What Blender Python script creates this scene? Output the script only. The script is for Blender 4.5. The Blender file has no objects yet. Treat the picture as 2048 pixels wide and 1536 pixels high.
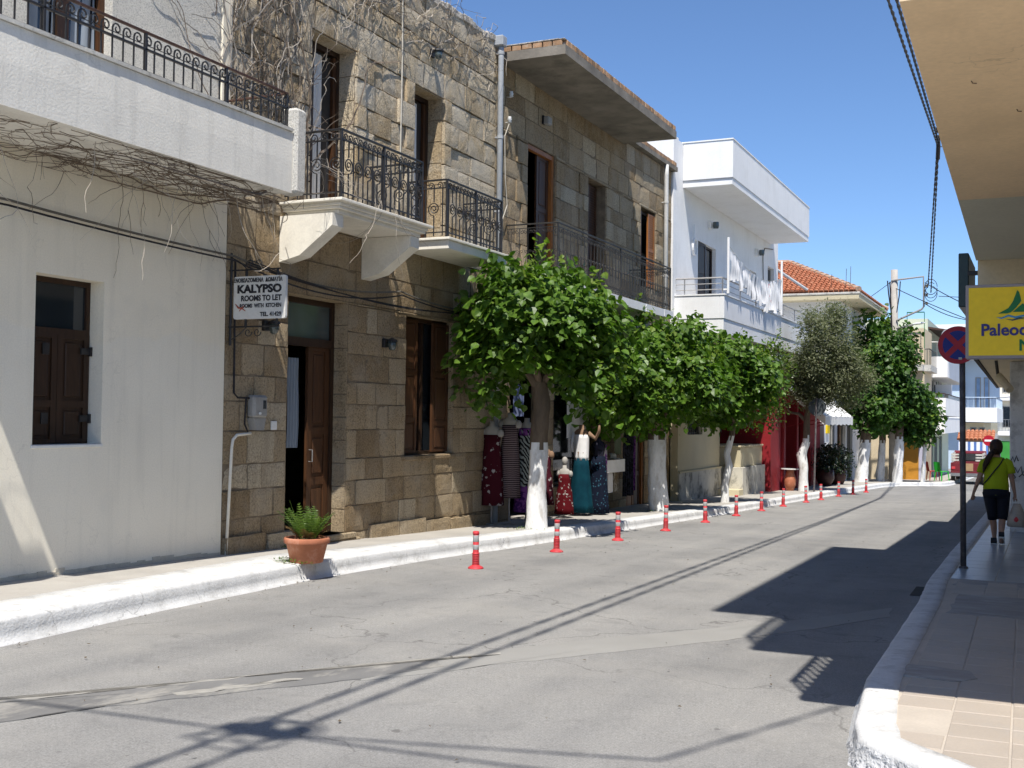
import bpy, math, random
import numpy as np
from mathutils import Vector, Matrix, noise as mnoise
R = math.radians
rnd = random.Random(7)
scene = bpy.context.scene
col = scene.collection

# ------------------------------------------------------------------ camera
YAW, PITCH, ROLL = R(24.9), math.atan(64 / 2300.0), R(0.75)
fw = Vector((-math.sin(YAW) * math.cos(PITCH), math.cos(YAW) * math.cos(PITCH), math.sin(PITCH)))
rt = Vector((math.cos(YAW), math.sin(YAW), 0)); up = rt.cross(fw)
rt2 = math.cos(ROLL) * rt + math.sin(ROLL) * up
up2 = -math.sin(ROLL) * rt + math.cos(ROLL) * up
cam = bpy.data.cameras.new('camera')
cam.sensor_width = 36; cam.lens = 36 * 2300 / 2048; cam.clip_end = 2000; cam.clip_start = 0.05
cam_ob = bpy.data.objects.new('camera', cam); col.objects.link(cam_ob)
cam_ob.matrix_world = Matrix(((rt2.x, up2.x, -fw.x, 0), (rt2.y, up2.y, -fw.y, 0), (rt2.z, up2.z, -fw.z, 1.75), (0, 0, 0, 1)))
scene.camera = cam_ob

# ------------------------------------------------------------------ sky and sun
SUN = Vector((0.21, -0.50, 1.0))
world = bpy.data.worlds.new('World'); scene.world = world; world.use_nodes = True
wn = world.node_tree
sky = wn.nodes.new('ShaderNodeTexSky'); sky.sky_type = 'NISHITA'; sky.sun_disc = False
sky.sun_elevation = math.atan2(SUN.z, math.hypot(SUN.x, SUN.y)); sky.sun_rotation = math.atan2(SUN.x, SUN.y)
sky.altitude = 0; sky.air_density = 0.8; sky.dust_density = 0.0; sky.ozone_density = 8.0
bg = wn.nodes['Background']; bg.inputs['Strength'].default_value = 0.115
wn.links.new(sky.outputs[0], bg.inputs[0])
sun = bpy.data.lights.new('sun', 'SUN'); sun.energy = 4.4; sun.angle = R(0.53); sun.color = (1.0, 0.955, 0.88)
sun_ob = bpy.data.objects.new('sun', sun); col.objects.link(sun_ob)
sun_ob.rotation_euler = SUN.to_track_quat('Z', 'Y').to_euler(); sun_ob.location = (0, -20, 30)
vs = scene.view_settings
vs.view_transform = 'Standard'; vs.look = 'None'; vs.gamma = 1; vs.use_curve_mapping = False; vs.exposure = 0.55
scene.cycles.max_bounces = 5; scene.cycles.diffuse_bounces = 3; scene.cycles.glossy_bounces = 2; scene.cycles.transparent_max_bounces = 4
scene.cycles.use_adaptive_sampling = True; scene.cycles.adaptive_threshold = 0.02
scene.cycles.use_denoising = True

# ------------------------------------------------------------------ mesh helpers
LOC = {}
class MB:
    def __init__(s): s.v = []; s.f = []; s.m = []; s.mi = 0
    def face(s, *pts):
        n = len(s.v); s.v += [tuple(p) for p in pts]; s.f.append(tuple(range(n, n + len(pts)))); s.m.append(s.mi); return s
    def raw(s, vs_, fs):
        n = len(s.v); s.v += [tuple(p) for p in vs_]
        for f in fs: s.f.append(tuple(i + n for i in f)); s.m.append(s.mi)
        return s
    def box(s, x0, x1, y0, y1, z0, z1):
        return s.raw([(x0,y0,z0),(x1,y0,z0),(x1,y1,z0),(x0,y1,z0),(x0,y0,z1),(x1,y0,z1),(x1,y1,z1),(x0,y1,z1)],
                     [(0,3,2,1),(4,5,6,7),(0,1,5,4),(1,2,6,5),(2,3,7,6),(3,0,4,7)])
    def cbox(s, x0, x1, y0, y1, z0, z1, b=0.01):
        """box with chamfered edges"""
        X, Y, Z = (x0, x1), (y0, y1), (z0, z1); vs_ = []; idx = {}
        for i in (0, 1):
            for j in (0, 1):
                for k in (0, 1):
                    sx, sy, sz = (1 - 2*i) * b, (1 - 2*j) * b, (1 - 2*k) * b
                    idx[i,j,k,0] = len(vs_); vs_.append((X[i], Y[j] + sy, Z[k] + sz))
                    idx[i,j,k,1] = len(vs_); vs_.append((X[i] + sx, Y[j], Z[k] + sz))
                    idx[i,j,k,2] = len(vs_); vs_.append((X[i] + sx, Y[j] + sy, Z[k]))
        fs = []
        for i in (0, 1):
            a = [idx[i,0,0,0], idx[i,1,0,0], idx[i,1,1,0], idx[i,0,1,0]]; fs.append(a if i else a[::-1])
            a = [idx[0,i,0,1], idx[1,i,0,1], idx[1,i,1,1], idx[0,i,1,1]]; fs.append(a[::-1] if i else a)
            a = [idx[0,0,i,2], idx[1,0,i,2], idx[1,1,i,2], idx[0,1,i,2]]; fs.append(a if i else a[::-1])
        for i in (0, 1):
            for j in (0, 1):
                fl = (i + j) % 2 == 0
                a = [idx[i,j,0,0], idx[i,j,1,0], idx[i,j,1,1], idx[i,j,0,1]]; fs.append(a[::-1] if not fl else a)
                a = [idx[0,i,j,1], idx[1,i,j,1], idx[1,i,j,2], idx[0,i,j,2]]; fs.append(a[::-1] if not fl else a)
                a = [idx[i,0,j,0], idx[i,1,j,0], idx[i,1,j,2], idx[i,0,j,2]]; fs.append(a if not fl else a[::-1])
                for k in (0, 1):
                    t = [idx[i,j,k,0], idx[i,j,k,1], idx[i,j,k,2]]; fs.append(t if (i+j+k) % 2 else t[::-1])
        return s.raw(vs_, fs)
    def prism(s, prof, a, b, axis='y'):
        """prof: closed list of 2D points; extruded from a to b along axis ('y': pts are (x,z); 'x': (y,z); 'z': (x,y))"""
        n = len(prof)
        mk = {'y': lambda p, t: (p[0], t, p[1]), 'x': lambda p, t: (t, p[0], p[1]), 'z': lambda p, t: (p[0], p[1], t)}[axis]
        vs_ = [mk(p, a) for p in prof] + [mk(p, b) for p in prof]
        fs = [tuple(range(n)), tuple(range(2*n - 1, n - 1, -1))] + [(i, n + i, n + (i+1) % n, (i+1) % n) for i in range(n)]
        return s.raw(vs_, fs)
    def tube(s, pts, r, n=6, cap=True):
        pts = [Vector(p) for p in pts]; k = len(pts)
        rs = list(r) if isinstance(r, (list, tuple)) else [r] * k
        base = len(s.v); t0 = (pts[1] - pts[0]).normalized()
        nrm = t0.orthogonal().normalized()
        for i in range(k):
            t = (pts[min(i+1, k-1)] - pts[max(i-1, 0)])
            t = t.normalized() if t.length > 1e-9 else t0
            nrm = (nrm - t * nrm.dot(t))
            nrm = nrm.normalized() if nrm.length > 1e-6 else t.orthogonal().normalized()
            bn = t.cross(nrm)
            for j in range(n):
                a = 2 * math.pi * j / n
                s.v.append(tuple(pts[i] + (nrm * math.cos(a) + bn * math.sin(a)) * rs[i]))
        for i in range(k - 1):
            for j in range(n):
                s.f.append((base + i*n + j, base + i*n + (j+1) % n, base + (i+1)*n + (j+1) % n, base + (i+1)*n + j)); s.m.append(s.mi)
        if cap:
            s.f.append(tuple(base + j for j in range(n))[::-1]); s.m.append(s.mi)
            s.f.append(tuple(base + (k-1)*n + j for j in range(n))); s.m.append(s.mi)
        return s
    def lathe(s, prof, n=16, c=(0, 0, 0), sx=1, sy=1):
        base = len(s.v); k = len(prof)
        for r, z in prof:
            for j in range(n):
                a = 2 * math.pi * j / n
                s.v.append((c[0] + r * sx * math.cos(a), c[1] + r * sy * math.sin(a), c[2] + z))
        for i in range(k - 1):
            for j in range(n):
                s.f.append((base + i*n + j, base + i*n + (j+1) % n, base + (i+1)*n + (j+1) % n, base + (i+1)*n + j)); s.m.append(s.mi)
        s.f.append(tuple(base + j for j in range(n))[::-1]); s.m.append(s.mi)
        s.f.append(tuple(base + (k-1)*n + j for j in range(n))); s.m.append(s.mi)
        return s
    def rings(s, rings, cap=True):
        base = len(s.v); n = len(rings[0])
        for rg in rings: s.v += [tuple(p) for p in rg]
        for i in range(len(rings) - 1):
            for j in range(n):
                s.f.append((base + i*n + j, base + i*n + (j+1) % n, base + (i+1)*n + (j+1) % n, base + (i+1)*n + j)); s.m.append(s.mi)
        if cap:
            s.f.append(tuple(base + j for j in range(n))[::-1]); s.m.append(s.mi)
            s.f.append(tuple(base + (len(rings)-1)*n + j for j in range(n))); s.m.append(s.mi)
        return s
    def grid(s, fn, nu, nv):
        base = len(s.v)
        for i in range(nu + 1):
            for j in range(nv + 1): s.v.append(tuple(fn(i / nu, j / nv)))
        w = nv + 1
        for i in range(nu):
            for j in range(nv):
                s.f.append((base + i*w + j, base + (i+1)*w + j, base + (i+1)*w + j + 1, base + i*w + j + 1)); s.m.append(s.mi)
        return s
    def panel(s, X, y0, y1, z0, z1, holes, depth):
        """wall sheet facing +x with openings and their reveals"""
        ys = sorted({y0, y1, *[h[0] for h in holes], *[h[1] for h in holes]}); zs = sorted({z0, z1, *[h[2] for h in holes], *[h[3] for h in holes]})
        for a, b in zip(ys, ys[1:]):
            for c, d in zip(zs, zs[1:]):
                my, mz = (a + b) / 2, (c + d) / 2
                if any(h[0] < my < h[1] and h[2] < mz < h[3] for h in holes): continue
                s.face((X, a, c), (X, b, c), (X, b, d), (X, a, d))
        for h in holes:
            a, b, c, d = h[:4]; B = X - depth
            s.face((X, a, c), (B, a, c), (B, b, c), (X, b, c)); s.face((X, a, d), (X, b, d), (B, b, d), (B, a, d))
            s.face((X, a, c), (X, a, d), (B, a, d), (B, a, c)); s.face((X, b, c), (B, b, c), (B, b, d), (X, b, d))
        return s
    def shell(s, Xf, Xb, y0, y1, z0, z1):
        s.face((Xb, y0, z0), (Xb, y0, z1), (Xb, y1, z1), (Xb, y1, z0)); s.face((Xf, y0, z0), (Xf, y0, z1), (Xb, y0, z1), (Xb, y0, z0))
        s.face((Xf, y1, z0), (Xb, y1, z0), (Xb, y1, z1), (Xf, y1, z1)); s.face((Xf, y0, z1), (Xf, y1, z1), (Xb, y1, z1), (Xb, y0, z1))
        return s
    def mesh(s, name, mats, smooth=False):
        me = bpy.data.meshes.new(name); me.from_pydata(s.v, [], s.f)
        if not isinstance(mats, (list, tuple)): mats = [mats]
        for m_ in mats: me.materials.append(m_)
        if len(mats) > 1: me.polygons.foreach_set('material_index', s.m)
        if smooth: me.polygons.foreach_set('use_smooth', [True] * len(me.polygons))
        me.update(); return me
    def build(s, name, mats, parent=None, smooth=False, label=None):
        if parent is None:       # a thing of one mesh: origin at its base
            a = np.array(s.v); o = ((a[:, 0].min() + a[:, 0].max()) / 2, (a[:, 1].min() + a[:, 1].max()) / 2, a[:, 2].min())
            s.v = [tuple(p) for p in (a - np.array(o))]
            ob = bpy.data.objects.new(name, s.mesh(name, mats, smooth)); col.objects.link(ob); ob.location = o
            LOC[ob.name] = Vector(o); return ob
        return place(name, s.mesh(name, mats, smooth), parent, label=label)
def place(name, me, parent, loc=(0, 0, 0), rot=(0, 0, 0), scale=(1, 1, 1), label=None):
    """a part of shared or own mesh, given in world coordinates"""
    ob = bpy.data.objects.new(name, me); col.objects.link(ob)
    ob.parent = parent; ob.matrix_parent_inverse = Matrix.Translation(-LOC.get(parent.name, Vector((0, 0, 0))))
    ob.location = loc; ob.rotation_euler = rot; ob.scale = scale
    LOC[ob.name] = Vector(loc)
    if label: ob['label'] = label
    return ob
def tag(o, label, cat, group=None):
    o['label'] = label; o['category'] = cat
    if group: o['group'] = group
    return o
def thing(name, label, cat, loc=(0, 0, 0), group=None):
    o = bpy.data.objects.new(name, None); col.objects.link(o); o.location = loc; o.empty_display_size = 0.2
    LOC[o.name] = Vector(loc); return tag(o, label, cat, group)
def copy_thing(root, loc, rotz=0, scale=1, label=None):
    def cp(o, parent):
        c = o.copy(); col.objects.link(c); LOC[c.name] = LOC.get(o.name, Vector((0, 0, 0)))
        if parent is not None: c.parent = parent
        for ch in o.children: cp(ch, c)
        return c
    r_ = cp(root, None); r_.location = loc; r_.rotation_euler.z = rotz; r_.scale = (scale,) * 3
    if label: r_['label'] = label
    return r_
def structure(o): o['kind'] = 'structure'; return o
def stuff(o): o['kind'] = 'stuff'; return o
def lettering(body, size, origin, ax, ay, m, parent, bold=0.0, sx=1.0, depth=0.003, align='LEFT', name='lettering'):
    cu = bpy.data.curves.new('text', 'FONT'); cu.body = body; cu.size = size; cu.extrude = depth; cu.offset = bold; cu.align_x = align; cu.resolution_u = 3
    ob = bpy.data.objects.new('text', cu); col.objects.link(ob)
    me = bpy.data.meshes.new_from_object(ob.evaluated_get(bpy.context.evaluated_depsgraph_get()))
    bpy.data.objects.remove(ob); bpy.data.curves.remove(cu)
    ax, ay = Vector(ax).normalized(), Vector(ay).normalized(); az = ax.cross(ay); o = Vector(origin)
    for v in me.vertices: v.co = o + ax * v.co.x * sx + ay * v.co.y + az * v.co.z
    me.materials.clear(); me.materials.append(m)
    return place(name, me, parent)

# ------------------------------------------------------------------ materials
def new_mat(name):
    m = bpy.data.materials.new(name); m.use_nodes = True; nt = m.node_tree
    return m, nt, nt.nodes['Principled BSDF']
def N(nt, t, **kw):
    n = nt.nodes.new('ShaderNode' + t)
    for k, v in kw.items():
        if k in ('vector_type', 'operation', 'feature', 'blend_type', 'data_type', 'distance', 'wave_type', 'bands_direction', 'musgrave_type', 'noise_dimensions'): setattr(n, k, v)
        else: n.inputs[k.replace('_', ' ')].default_value = v
    return n
def pos(nt, scale=(1, 1, 1), obj=False):
    g = nt.nodes.new('ShaderNodeTexCoord' if obj else 'ShaderNodeNewGeometry')
    mp = nt.nodes.new('ShaderNodeMapping'); mp.inputs['Scale'].default_value = scale
    nt.links.new(g.outputs['Object' if obj else 'Position'], mp.inputs['Vector']); return mp.outputs[0]
def noise(nt, vec, scale, detail=4, rough=0.55, dist=0):
    n = N(nt, 'TexNoise', Scale=scale, Detail=detail, Roughness=rough, Distortion=dist); nt.links.new(vec, n.inputs['Vector']); return n.outputs['Fac']
def ramp(nt, fac, stops):
    n = nt.nodes.new('ShaderNodeValToRGB'); e = n.color_ramp.elements
    while len(e) < len(stops): e.new(0.5)
    for i, (p, c) in enumerate(stops): e[i].position = p; e[i].color = (*c, 1) if len(c) == 3 else c
    nt.links.new(fac, n.inputs[0]); return n.outputs[0]
def mix(nt, fac, a, b, mode='MIX'):
    n = nt.nodes.new('ShaderNodeMix'); n.data_type = 'RGBA'; n.blend_type = mode
    for s_, v in ((0, fac), (6, a), (7, b)):
        if hasattr(v, 'links') or isinstance(v, bpy.types.NodeSocket): nt.links.new(v, n.inputs[s_])
        elif s_ == 0: n.inputs[0].default_value = v
        else: n.inputs[s_].default_value = (*v, 1)
    return n.outputs[2]
def bump(nt, b, h, strength=0.3, dist=0.02):
    n = N(nt, 'Bump', Strength=strength, Distance=dist); nt.links.new(h, n.inputs['Height'])
    old = b.inputs['Normal'].links[0].from_socket if b.inputs['Normal'].links else None
    if old: nt.links.new(old, n.inputs['Normal'])
    nt.links.new(n.outputs[0], b.inputs['Normal'])
def sc(c, k): return tuple(min(1, x * k) for x in c)
def surf(name, c, rough=0.8, var=0.15, scale=2.5, fine=30, bumps=0.15, bdist=0.01, spec=0.3, metal=0, dirt=None, dirt_amt=0.5, dscale=1.2, obj=False, per=0.0, stretch=(1, 1, 1), streak=0.0, crack=0.0, band=None):
    m, nt, b = new_mat(name); p = pos(nt, stretch, obj)
    f1 = noise(nt, p, scale, 3); f2 = noise(nt, p, fine, 3)
    cc = ramp(nt, f1, [(0.3, sc(c, 1 - var)), (0.7, sc(c, 1 + var))])
    cc = mix(nt, 0.6, cc, ramp(nt, f2, [(0.25, (0.80,) * 3), (0.75, (1.0,) * 3)]), 'MULTIPLY')
    if dirt:
        f3 = noise(nt, p, dscale, 5, 0.68)
        msk = ramp(nt, f3, [(0.5, (0, 0, 0)), (0.68, (dirt_amt,) * 3)]); cc = mix(nt, msk, cc, dirt)
    if streak:
        fs = noise(nt, pos(nt, (7, 7, 0.45)), 1.0, 4, 0.6); cc = mix(nt, ramp(nt, fs, [(0.52, (0, 0, 0)), (0.75, (streak,) * 3)]), cc, sc(c, 0.55))
    if crack:
        nz = N(nt, 'TexNoise', Scale=2.3, Detail=4.0); nt.links.new(p, nz.inputs['Vector']); wv = nt.nodes.new('ShaderNodeVectorMath'); wv.operation = 'ADD'; nt.links.new(p, wv.inputs[0]); nt.links.new(nz.outputs['Color'], wv.inputs[1])
        vo = N(nt, 'TexVoronoi', feature='DISTANCE_TO_EDGE', Scale=1.1); nt.links.new(wv.outputs[0], vo.inputs['Vector'])
        ck_ = mix(nt, 1.0, ramp(nt, vo.outputs['Distance'], [(0.0, (crack,) * 3), (0.010, (0, 0, 0))]), ramp(nt, noise(nt, p, 0.9, 2), [(0.48, (0, 0, 0)), (0.58, (1, 1, 1))]), 'MULTIPLY'); cc = mix(nt, ck_, cc, sc(c, 0.35))
    if band:
        sx = nt.nodes.new('ShaderNodeSeparateXYZ'); nt.links.new(pos(nt), sx.inputs[0]); ad = N(nt, 'Math', operation='MULTIPLY_ADD'); nt.links.new(noise(nt, p, 0.9, 4), ad.inputs[0]); ad.inputs[1].default_value = 0.8; nt.links.new(sx.outputs['Z'], ad.inputs[2])
        mr = N(nt, 'MapRange'); nt.links.new(ad.outputs[0], mr.inputs['Value']); mr.inputs['From Min'].default_value = band[0]; mr.inputs['From Max'].default_value = band[0] + 0.06; cc = mix(nt, mr.outputs[0], band[1], cc) if False else mix(nt, mr.outputs[0], mix(nt, 1.0, cc, band[1], 'MULTIPLY'), cc)
    if per:
        oi = nt.nodes.new('ShaderNodeObjectInfo'); cc = mix(nt, 1.0, cc, ramp(nt, oi.outputs['Random'], [(0, (1 - per,) * 3), (1, (1.0,) * 3)]), 'MULTIPLY')
    nt.links.new(cc, b.inputs['Base Color']); b.inputs['Roughness'].default_value = rough; b.inputs['Metallic'].default_value = metal
    b.inputs['Specular IOR Level'].default_value = spec
    if bumps: bump(nt, b, f2, bumps, bdist)
    return m
def stone_mat(name, ramp_stops, grey, pit=0.5, crust=0.4):
    m, nt, b = new_mat(name); p = pos(nt)
    oi = nt.nodes.new('ShaderNodeObjectInfo')
    base = ramp(nt, oi.outputs['Random'], ramp_stops)
    f1 = noise(nt, p, 1.7, 6, 0.65); f2 = noise(nt, p, 38, 5, 0.72); f3 = noise(nt, p, 95, 3, 0.6)
    c = mix(nt, 1.0, base, ramp(nt, f2, [(0.33, (0.42,) * 3), (0.5, (0.95,) * 3), (0.75, (1.3,) * 3)]), 'MULTIPLY')
    fs = noise(nt, pos(nt, (5, 5, 0.5)), 1.0, 4, 0.6); c = mix(nt, ramp(nt, fs, [(0.5, (0, 0, 0)), (0.72, (0.45,) * 3)]), c, mix(nt, 1.0, c, (0.52, 0.50, 0.48), 'MULTIPLY'))
    c = mix(nt, ramp(nt, f1, [(0.45, (0, 0, 0)), (0.7, (crust,) * 3)]), c, grey)
    vo = N(nt, 'TexVoronoi', Scale=34.0); nt.links.new(p, vo.inputs['Vector'])
    pits = ramp(nt, vo.outputs['Distance'], [(0.12, (0.35,) * 3), (0.4, (1,) * 3)])
    big = noise(nt, p, 6, 4, 0.6)
    c = mix(nt, ramp(nt, big, [(0.45, (0, 0, 0)), (0.65, (pit,) * 3)]), c, mix(nt, 1.0, c, pits, 'MULTIPLY'))
    nt.links.new(c, b.inputs['Base Color']); b.inputs['Roughness'].default_value = 0.95; b.inputs['Specular IOR Level'].default_value = 0.1
    bump(nt, b, f2, 0.8, 0.022 * pit + 0.006); bump(nt, b, f3, 0.5, 0.006)
    return m
M = {}
M['stone'] = stone_mat('dressed_sandstone', [(0, (0.27, 0.195, 0.115)), (0.3, (0.34, 0.255, 0.155)), (0.6, (0.39, 0.30, 0.19)), (0.85, (0.44, 0.345, 0.225)), (1, (0.50, 0.42, 0.30))], (0.40, 0.345, 0.265), 0.6, 0.55)
M['rubble'] = stone_mat('rough_sandstone', [(0, (0.44, 0.335, 0.205)), (0.4, (0.55, 0.435, 0.285)), (0.75, (0.62, 0.51, 0.355)), (1, (0.68, 0.58, 0.43))], (0.56, 0.515, 0.435), 1.0, 0.8)
M['mortar'] = surf('lime_mortar', (0.22, 0.17, 0.115), 0.95, 0.3, 6, 60, 0.6, 0.01)
M['crust'] = surf('weathered_lime_crust', (0.50, 0.46, 0.40), 0.95, 0.3, 5, 30, 0.9, 0.03, dirt=(0.22, 0.20, 0.18), dirt_amt=0.7, dscale=4)
M['cream'] = surf('cream_plaster', (0.92, 0.845, 0.69), 0.9, 0.05, 0.7, 60, 0.2, 0.006, streak=0.2, crack=0.16, band=(2.95, (0.985, 1.0, 1.03)), dirt=(0.70, 0.66, 0.56), dirt_amt=0.4, dscale=0.8)
def rough_plaster(name, c, amt=1.0):
    m, nt, b = new_mat(name); p = pos(nt)
    f = noise(nt, p, 55, 4, 0.75); g = noise(nt, p, 1.3, 5)
    cc = mix(nt, 1.0, ramp(nt, f, [(0.32, sc(c, 0.55)), (0.52, c)]), ramp(nt, g, [(0.3, (0.86,) * 3), (0.7, (1,) * 3)]), 'MULTIPLY')
    nt.links.new(cc, b.inputs['Base Color']); b.inputs['Roughness'].default_value = 0.95; b.inputs['Specular IOR Level'].default_value = 0.1
    bump(nt, b, f, amt, 0.03); return m
M['roughcast'] = rough_plaster('roughcast_plaster', (0.84, 0.81, 0.74))
M['pillar'] = rough_plaster('white_roughcast', (0.88, 0.85, 0.78))
M['parapet'] = surf('painted_parapet', (0.92, 0.88, 0.79), 0.85, 0.05, 1.2, 40, 0.35, 0.008, streak=0.4, crack=0.22, dirt=(0.5, 0.48, 0.44), dirt_amt=0.22, dscale=2.5)
M['coping'] = surf('stained_coping', (0.60, 0.58, 0.53), 0.9, 0.15, 3, 40, 0.3, 0.006, dirt=(0.16, 0.155, 0.14), dirt_amt=0.8, dscale=6)
M['slab'] = surf('painted_balcony_slab', (0.86, 0.815, 0.71), 0.8, 0.07, 2, 40, 0.12, 0.004, dirt=(0.44, 0.40, 0.33), dirt_amt=0.3, dscale=2.2)
M['marble'] = surf('marble_edge', (0.78, 0.77, 0.73), 0.45, 0.06, 3, 20, 0.03, 0.002)
M['white'] = surf('white_limewash_wall', (0.90, 0.895, 0.885), 0.85, 0.03, 0.9, 40, 0.1, 0.004, dirt=(0.66, 0.65, 0.62), dirt_amt=0.3, dscale=1.3, streak=0.14)
M['concrete'] = surf('bare_concrete', (0.235, 0.21, 0.175), 0.95, 0.3, 1.6, 30, 0.4, 0.012, dirt=(0.09, 0.082, 0.07), dirt_amt=0.6, dscale=1.5)
M['brick'] = surf('canopy_brick', (0.50, 0.30, 0.17), 0.9, 0.25, 8, 50, 0.4, 0.008, per=0.45, dirt=(0.55, 0.48, 0.38), dirt_amt=0.6, dscale=5)
M['iron'] = surf('black_wrought_iron', (0.022, 0.021, 0.022), 0.5, 0.3, 12, 80, 0.15, 0.002, spec=0.5)
M['iron2'] = surf('grey_brown_wrought_iron', (0.032, 0.030, 0.028), 0.55, 0.3, 12, 80, 0.15, 0.002, spec=0.45)
M['rail_rust'] = surf('rusted_handrail', (0.075, 0.04, 0.03), 0.6, 0.4, 14, 60, 0.2, 0.002)
M['alu'] = surf('brushed_rail', (0.36, 0.35, 0.34), 0.4, 0.1, 10, 50, 0.05, 0.001, spec=0.5, metal=0.5)
M['pipe'] = surf('grey_downpipe', (0.40, 0.42, 0.44), 0.5, 0.08, 3, 20, 0.05, 0.002)
M['pipe_white'] = surf('white_downpipe', (0.62, 0.61, 0.58), 0.6, 0.1, 4, 20, 0.05, 0.002)
def wood(name, c, rough=0.5):
    m, nt, b = new_mat(name); p = pos(nt, (14, 14, 1.2)); f = noise(nt, p, 3, 6, 0.6, 0.6)
    cc = ramp(nt, f, [(0.3, sc(c, 0.6)), (0.6, c), (0.8, sc(c, 1.35))]); nt.links.new(cc, b.inputs['Base Color'])
    b.inputs['Roughness'].default_value = rough; b.inputs['Specular IOR Level'].default_value = 0.35; bump(nt, b, f, 0.15, 0.004); return m
M['wood'] = wood('dark_stained_wood', (0.042, 0.021, 0.011))
M['wood_mid'] = wood('varnished_brown_wood', (0.080, 0.034, 0.014))
M['wood_orange'] = wood('varnished_orange_wood', (0.36, 0.135, 0.035), 0.45)
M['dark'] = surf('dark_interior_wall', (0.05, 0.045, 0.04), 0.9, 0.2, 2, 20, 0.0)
def glass(name, c, rough=0.06):
    m, nt, b = new_mat(name); p = pos(nt); f = noise(nt, p, 1.5, 2)
    nt.links.new(ramp(nt, f, [(0.3, sc(c, 0.7)), (0.7, sc(c, 1.3))]), b.inputs['Base Color'])
    b.inputs['Roughness'].default_value = rough; b.inputs['Specular IOR Level'].default_value = 0.9; return m
M['glass'] = glass('window_glass', (0.02, 0.025, 0.03)); M['glass_pale'] = glass('pale_reflecting_glass', (0.07, 0.09, 0.09), 0.15)
M['curtain'] = surf('pale_curtain', (0.27, 0.31, 0.36), 0.9, 0.15, 1, 9, 0.1, 0.01, stretch=(6, 6, 0.6))
M['lace'] = surf('white_lace_curtain', (0.78, 0.77, 0.74), 0.9, 0.12, 1, 9, 0.1, 0.01, stretch=(6, 6, 0.6))
M['vine'] = surf('dry_vine_bark', (0.20, 0.155, 0.115), 0.9, 0.35, 5, 60, 0.2, 0.002)
M['vine_pale'] = surf('bleached_vine_bark', (0.42, 0.37, 0.31), 0.9, 0.25, 5, 60, 0.2, 0.002)
M['cable'] = surf('black_cable_sheath', (0.02, 0.018, 0.022), 0.6, 0.2, 8, 40, 0)
M['cable_grey'] = surf('grey_cable_sheath', (0.16, 0.145, 0.12), 0.7, 0.2, 8, 40, 0)
M['rope'] = surf('pale_cord', (0.6, 0.56, 0.48), 0.9, 0.1, 8, 60, 0.1, 0.002)
M['plastic_grey'] = surf('grey_plastic', (0.33, 0.32, 0.30), 0.5, 0.1, 4, 40, 0.05, 0.002)
M['porcelain'] = surf('white_porcelain', (0.8, 0.8, 0.78), 0.25, 0.03, 4, 40, 0)
M['signwhite'] = surf('weathered_sign_enamel', (0.72, 0.71, 0.68), 0.5, 0.06, 4, 30, 0.03, 0.002, dirt=(0.5, 0.45, 0.38), dirt_amt=0.3, dscale=4)
M['ink'] = surf('black_sign_paint', (0.025, 0.025, 0.03), 0.6, 0.2, 6, 30, 0)
M['red_ink'] = surf('red_sign_paint', (0.45, 0.10, 0.06), 0.6, 0.2, 6, 30, 0)
M['terracotta'] = surf('terracotta_pot', (0.46, 0.17, 0.09), 0.75, 0.14, 6, 40, 0.1, 0.003, dirt=(0.6, 0.42, 0.33), dirt_amt=0.35, dscale=6)
M['soil'] = surf('dry_soil', (0.07, 0.05, 0.03), 1, 0.3, 20, 60, 0.5, 0.01)
M['post_red'] = surf('red_bollard_plastic', (0.58, 0.045, 0.055), 0.5, 0.14, 5, 40, 0.05, 0.002, dirt=(0.42, 0.20, 0.18), dirt_amt=0.4, dscale=9)
M['reflect'] = surf('worn_reflective_band', (0.42, 0.42, 0.42), 0.4, 0.12, 12, 50, 0.05, 0.002, dirt=(0.24, 0.22, 0.2), dirt_amt=0.6, dscale=16)
M['redwall'] = surf('red_painted_wall', (0.27, 0.014, 0.020), 0.7, 0.12, 1.5, 40, 0.1, 0.004)
M['awning'] = surf('white_awning_canvas', (0.80, 0.79, 0.76), 0.9, 0.05, 2, 30, 0.08, 0.004, dirt=(0.58, 0.56, 0.52), dirt_amt=0.35, dscale=2)
M['plinth'] = surf('stained_plinth', (0.60, 0.57, 0.49), 0.9, 0.12, 2, 40, 0.2, 0.006, dirt=(0.07, 0.068, 0.06), dirt_amt=0.9, dscale=1.7)
M['khaki'] = surf('khaki_plaster', (0.60, 0.53, 0.36), 0.9, 0.06, 1, 40, 0.1, 0.004)
M['peach'] = surf('peach_soffit_paint', (0.84, 0.64, 0.41), 0.85, 0.06, 0.8, 30, 0.1, 0.004, crack=0.4, dirt=(0.62, 0.47, 0.30), dirt_amt=0.35, dscale=1.5)
M['sage'] = surf('grey_green_soffit_paint', (0.60, 0.58, 0.47), 0.85, 0.05, 0.8, 30, 0.06, 0.004)
M['sand'] = surf('sand_plaster', (0.70, 0.60, 0.42), 0.85, 0.06, 0.8, 30, 0.06, 0.004)
M['green_dark'] = surf('dark_green_box_paint', (0.012, 0.035, 0.032), 0.35, 0.1, 2, 20, 0, spec=0.5)
M['yellow'] = surf('yellow_sign_panel', (0.83, 0.60, 0.015), 0.4, 0.02, 1, 20, 0)
M['frame_grey'] = surf('grey_sign_frame', (0.30, 0.28, 0.30), 0.45, 0.05, 3, 20, 0)
M['navy_ink'] = surf('navy_sign_paint', (0.035, 0.035, 0.20), 0.5, 0.05, 3, 20, 0)
M['green_ink'] = surf('green_sign_paint', (0.01, 0.16, 0.05), 0.5, 0.05, 3, 20, 0)
M['blue_ink'] = surf('blue_sign_paint', (0.06, 0.26, 0.50), 0.5, 0.05, 3, 20, 0)
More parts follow.
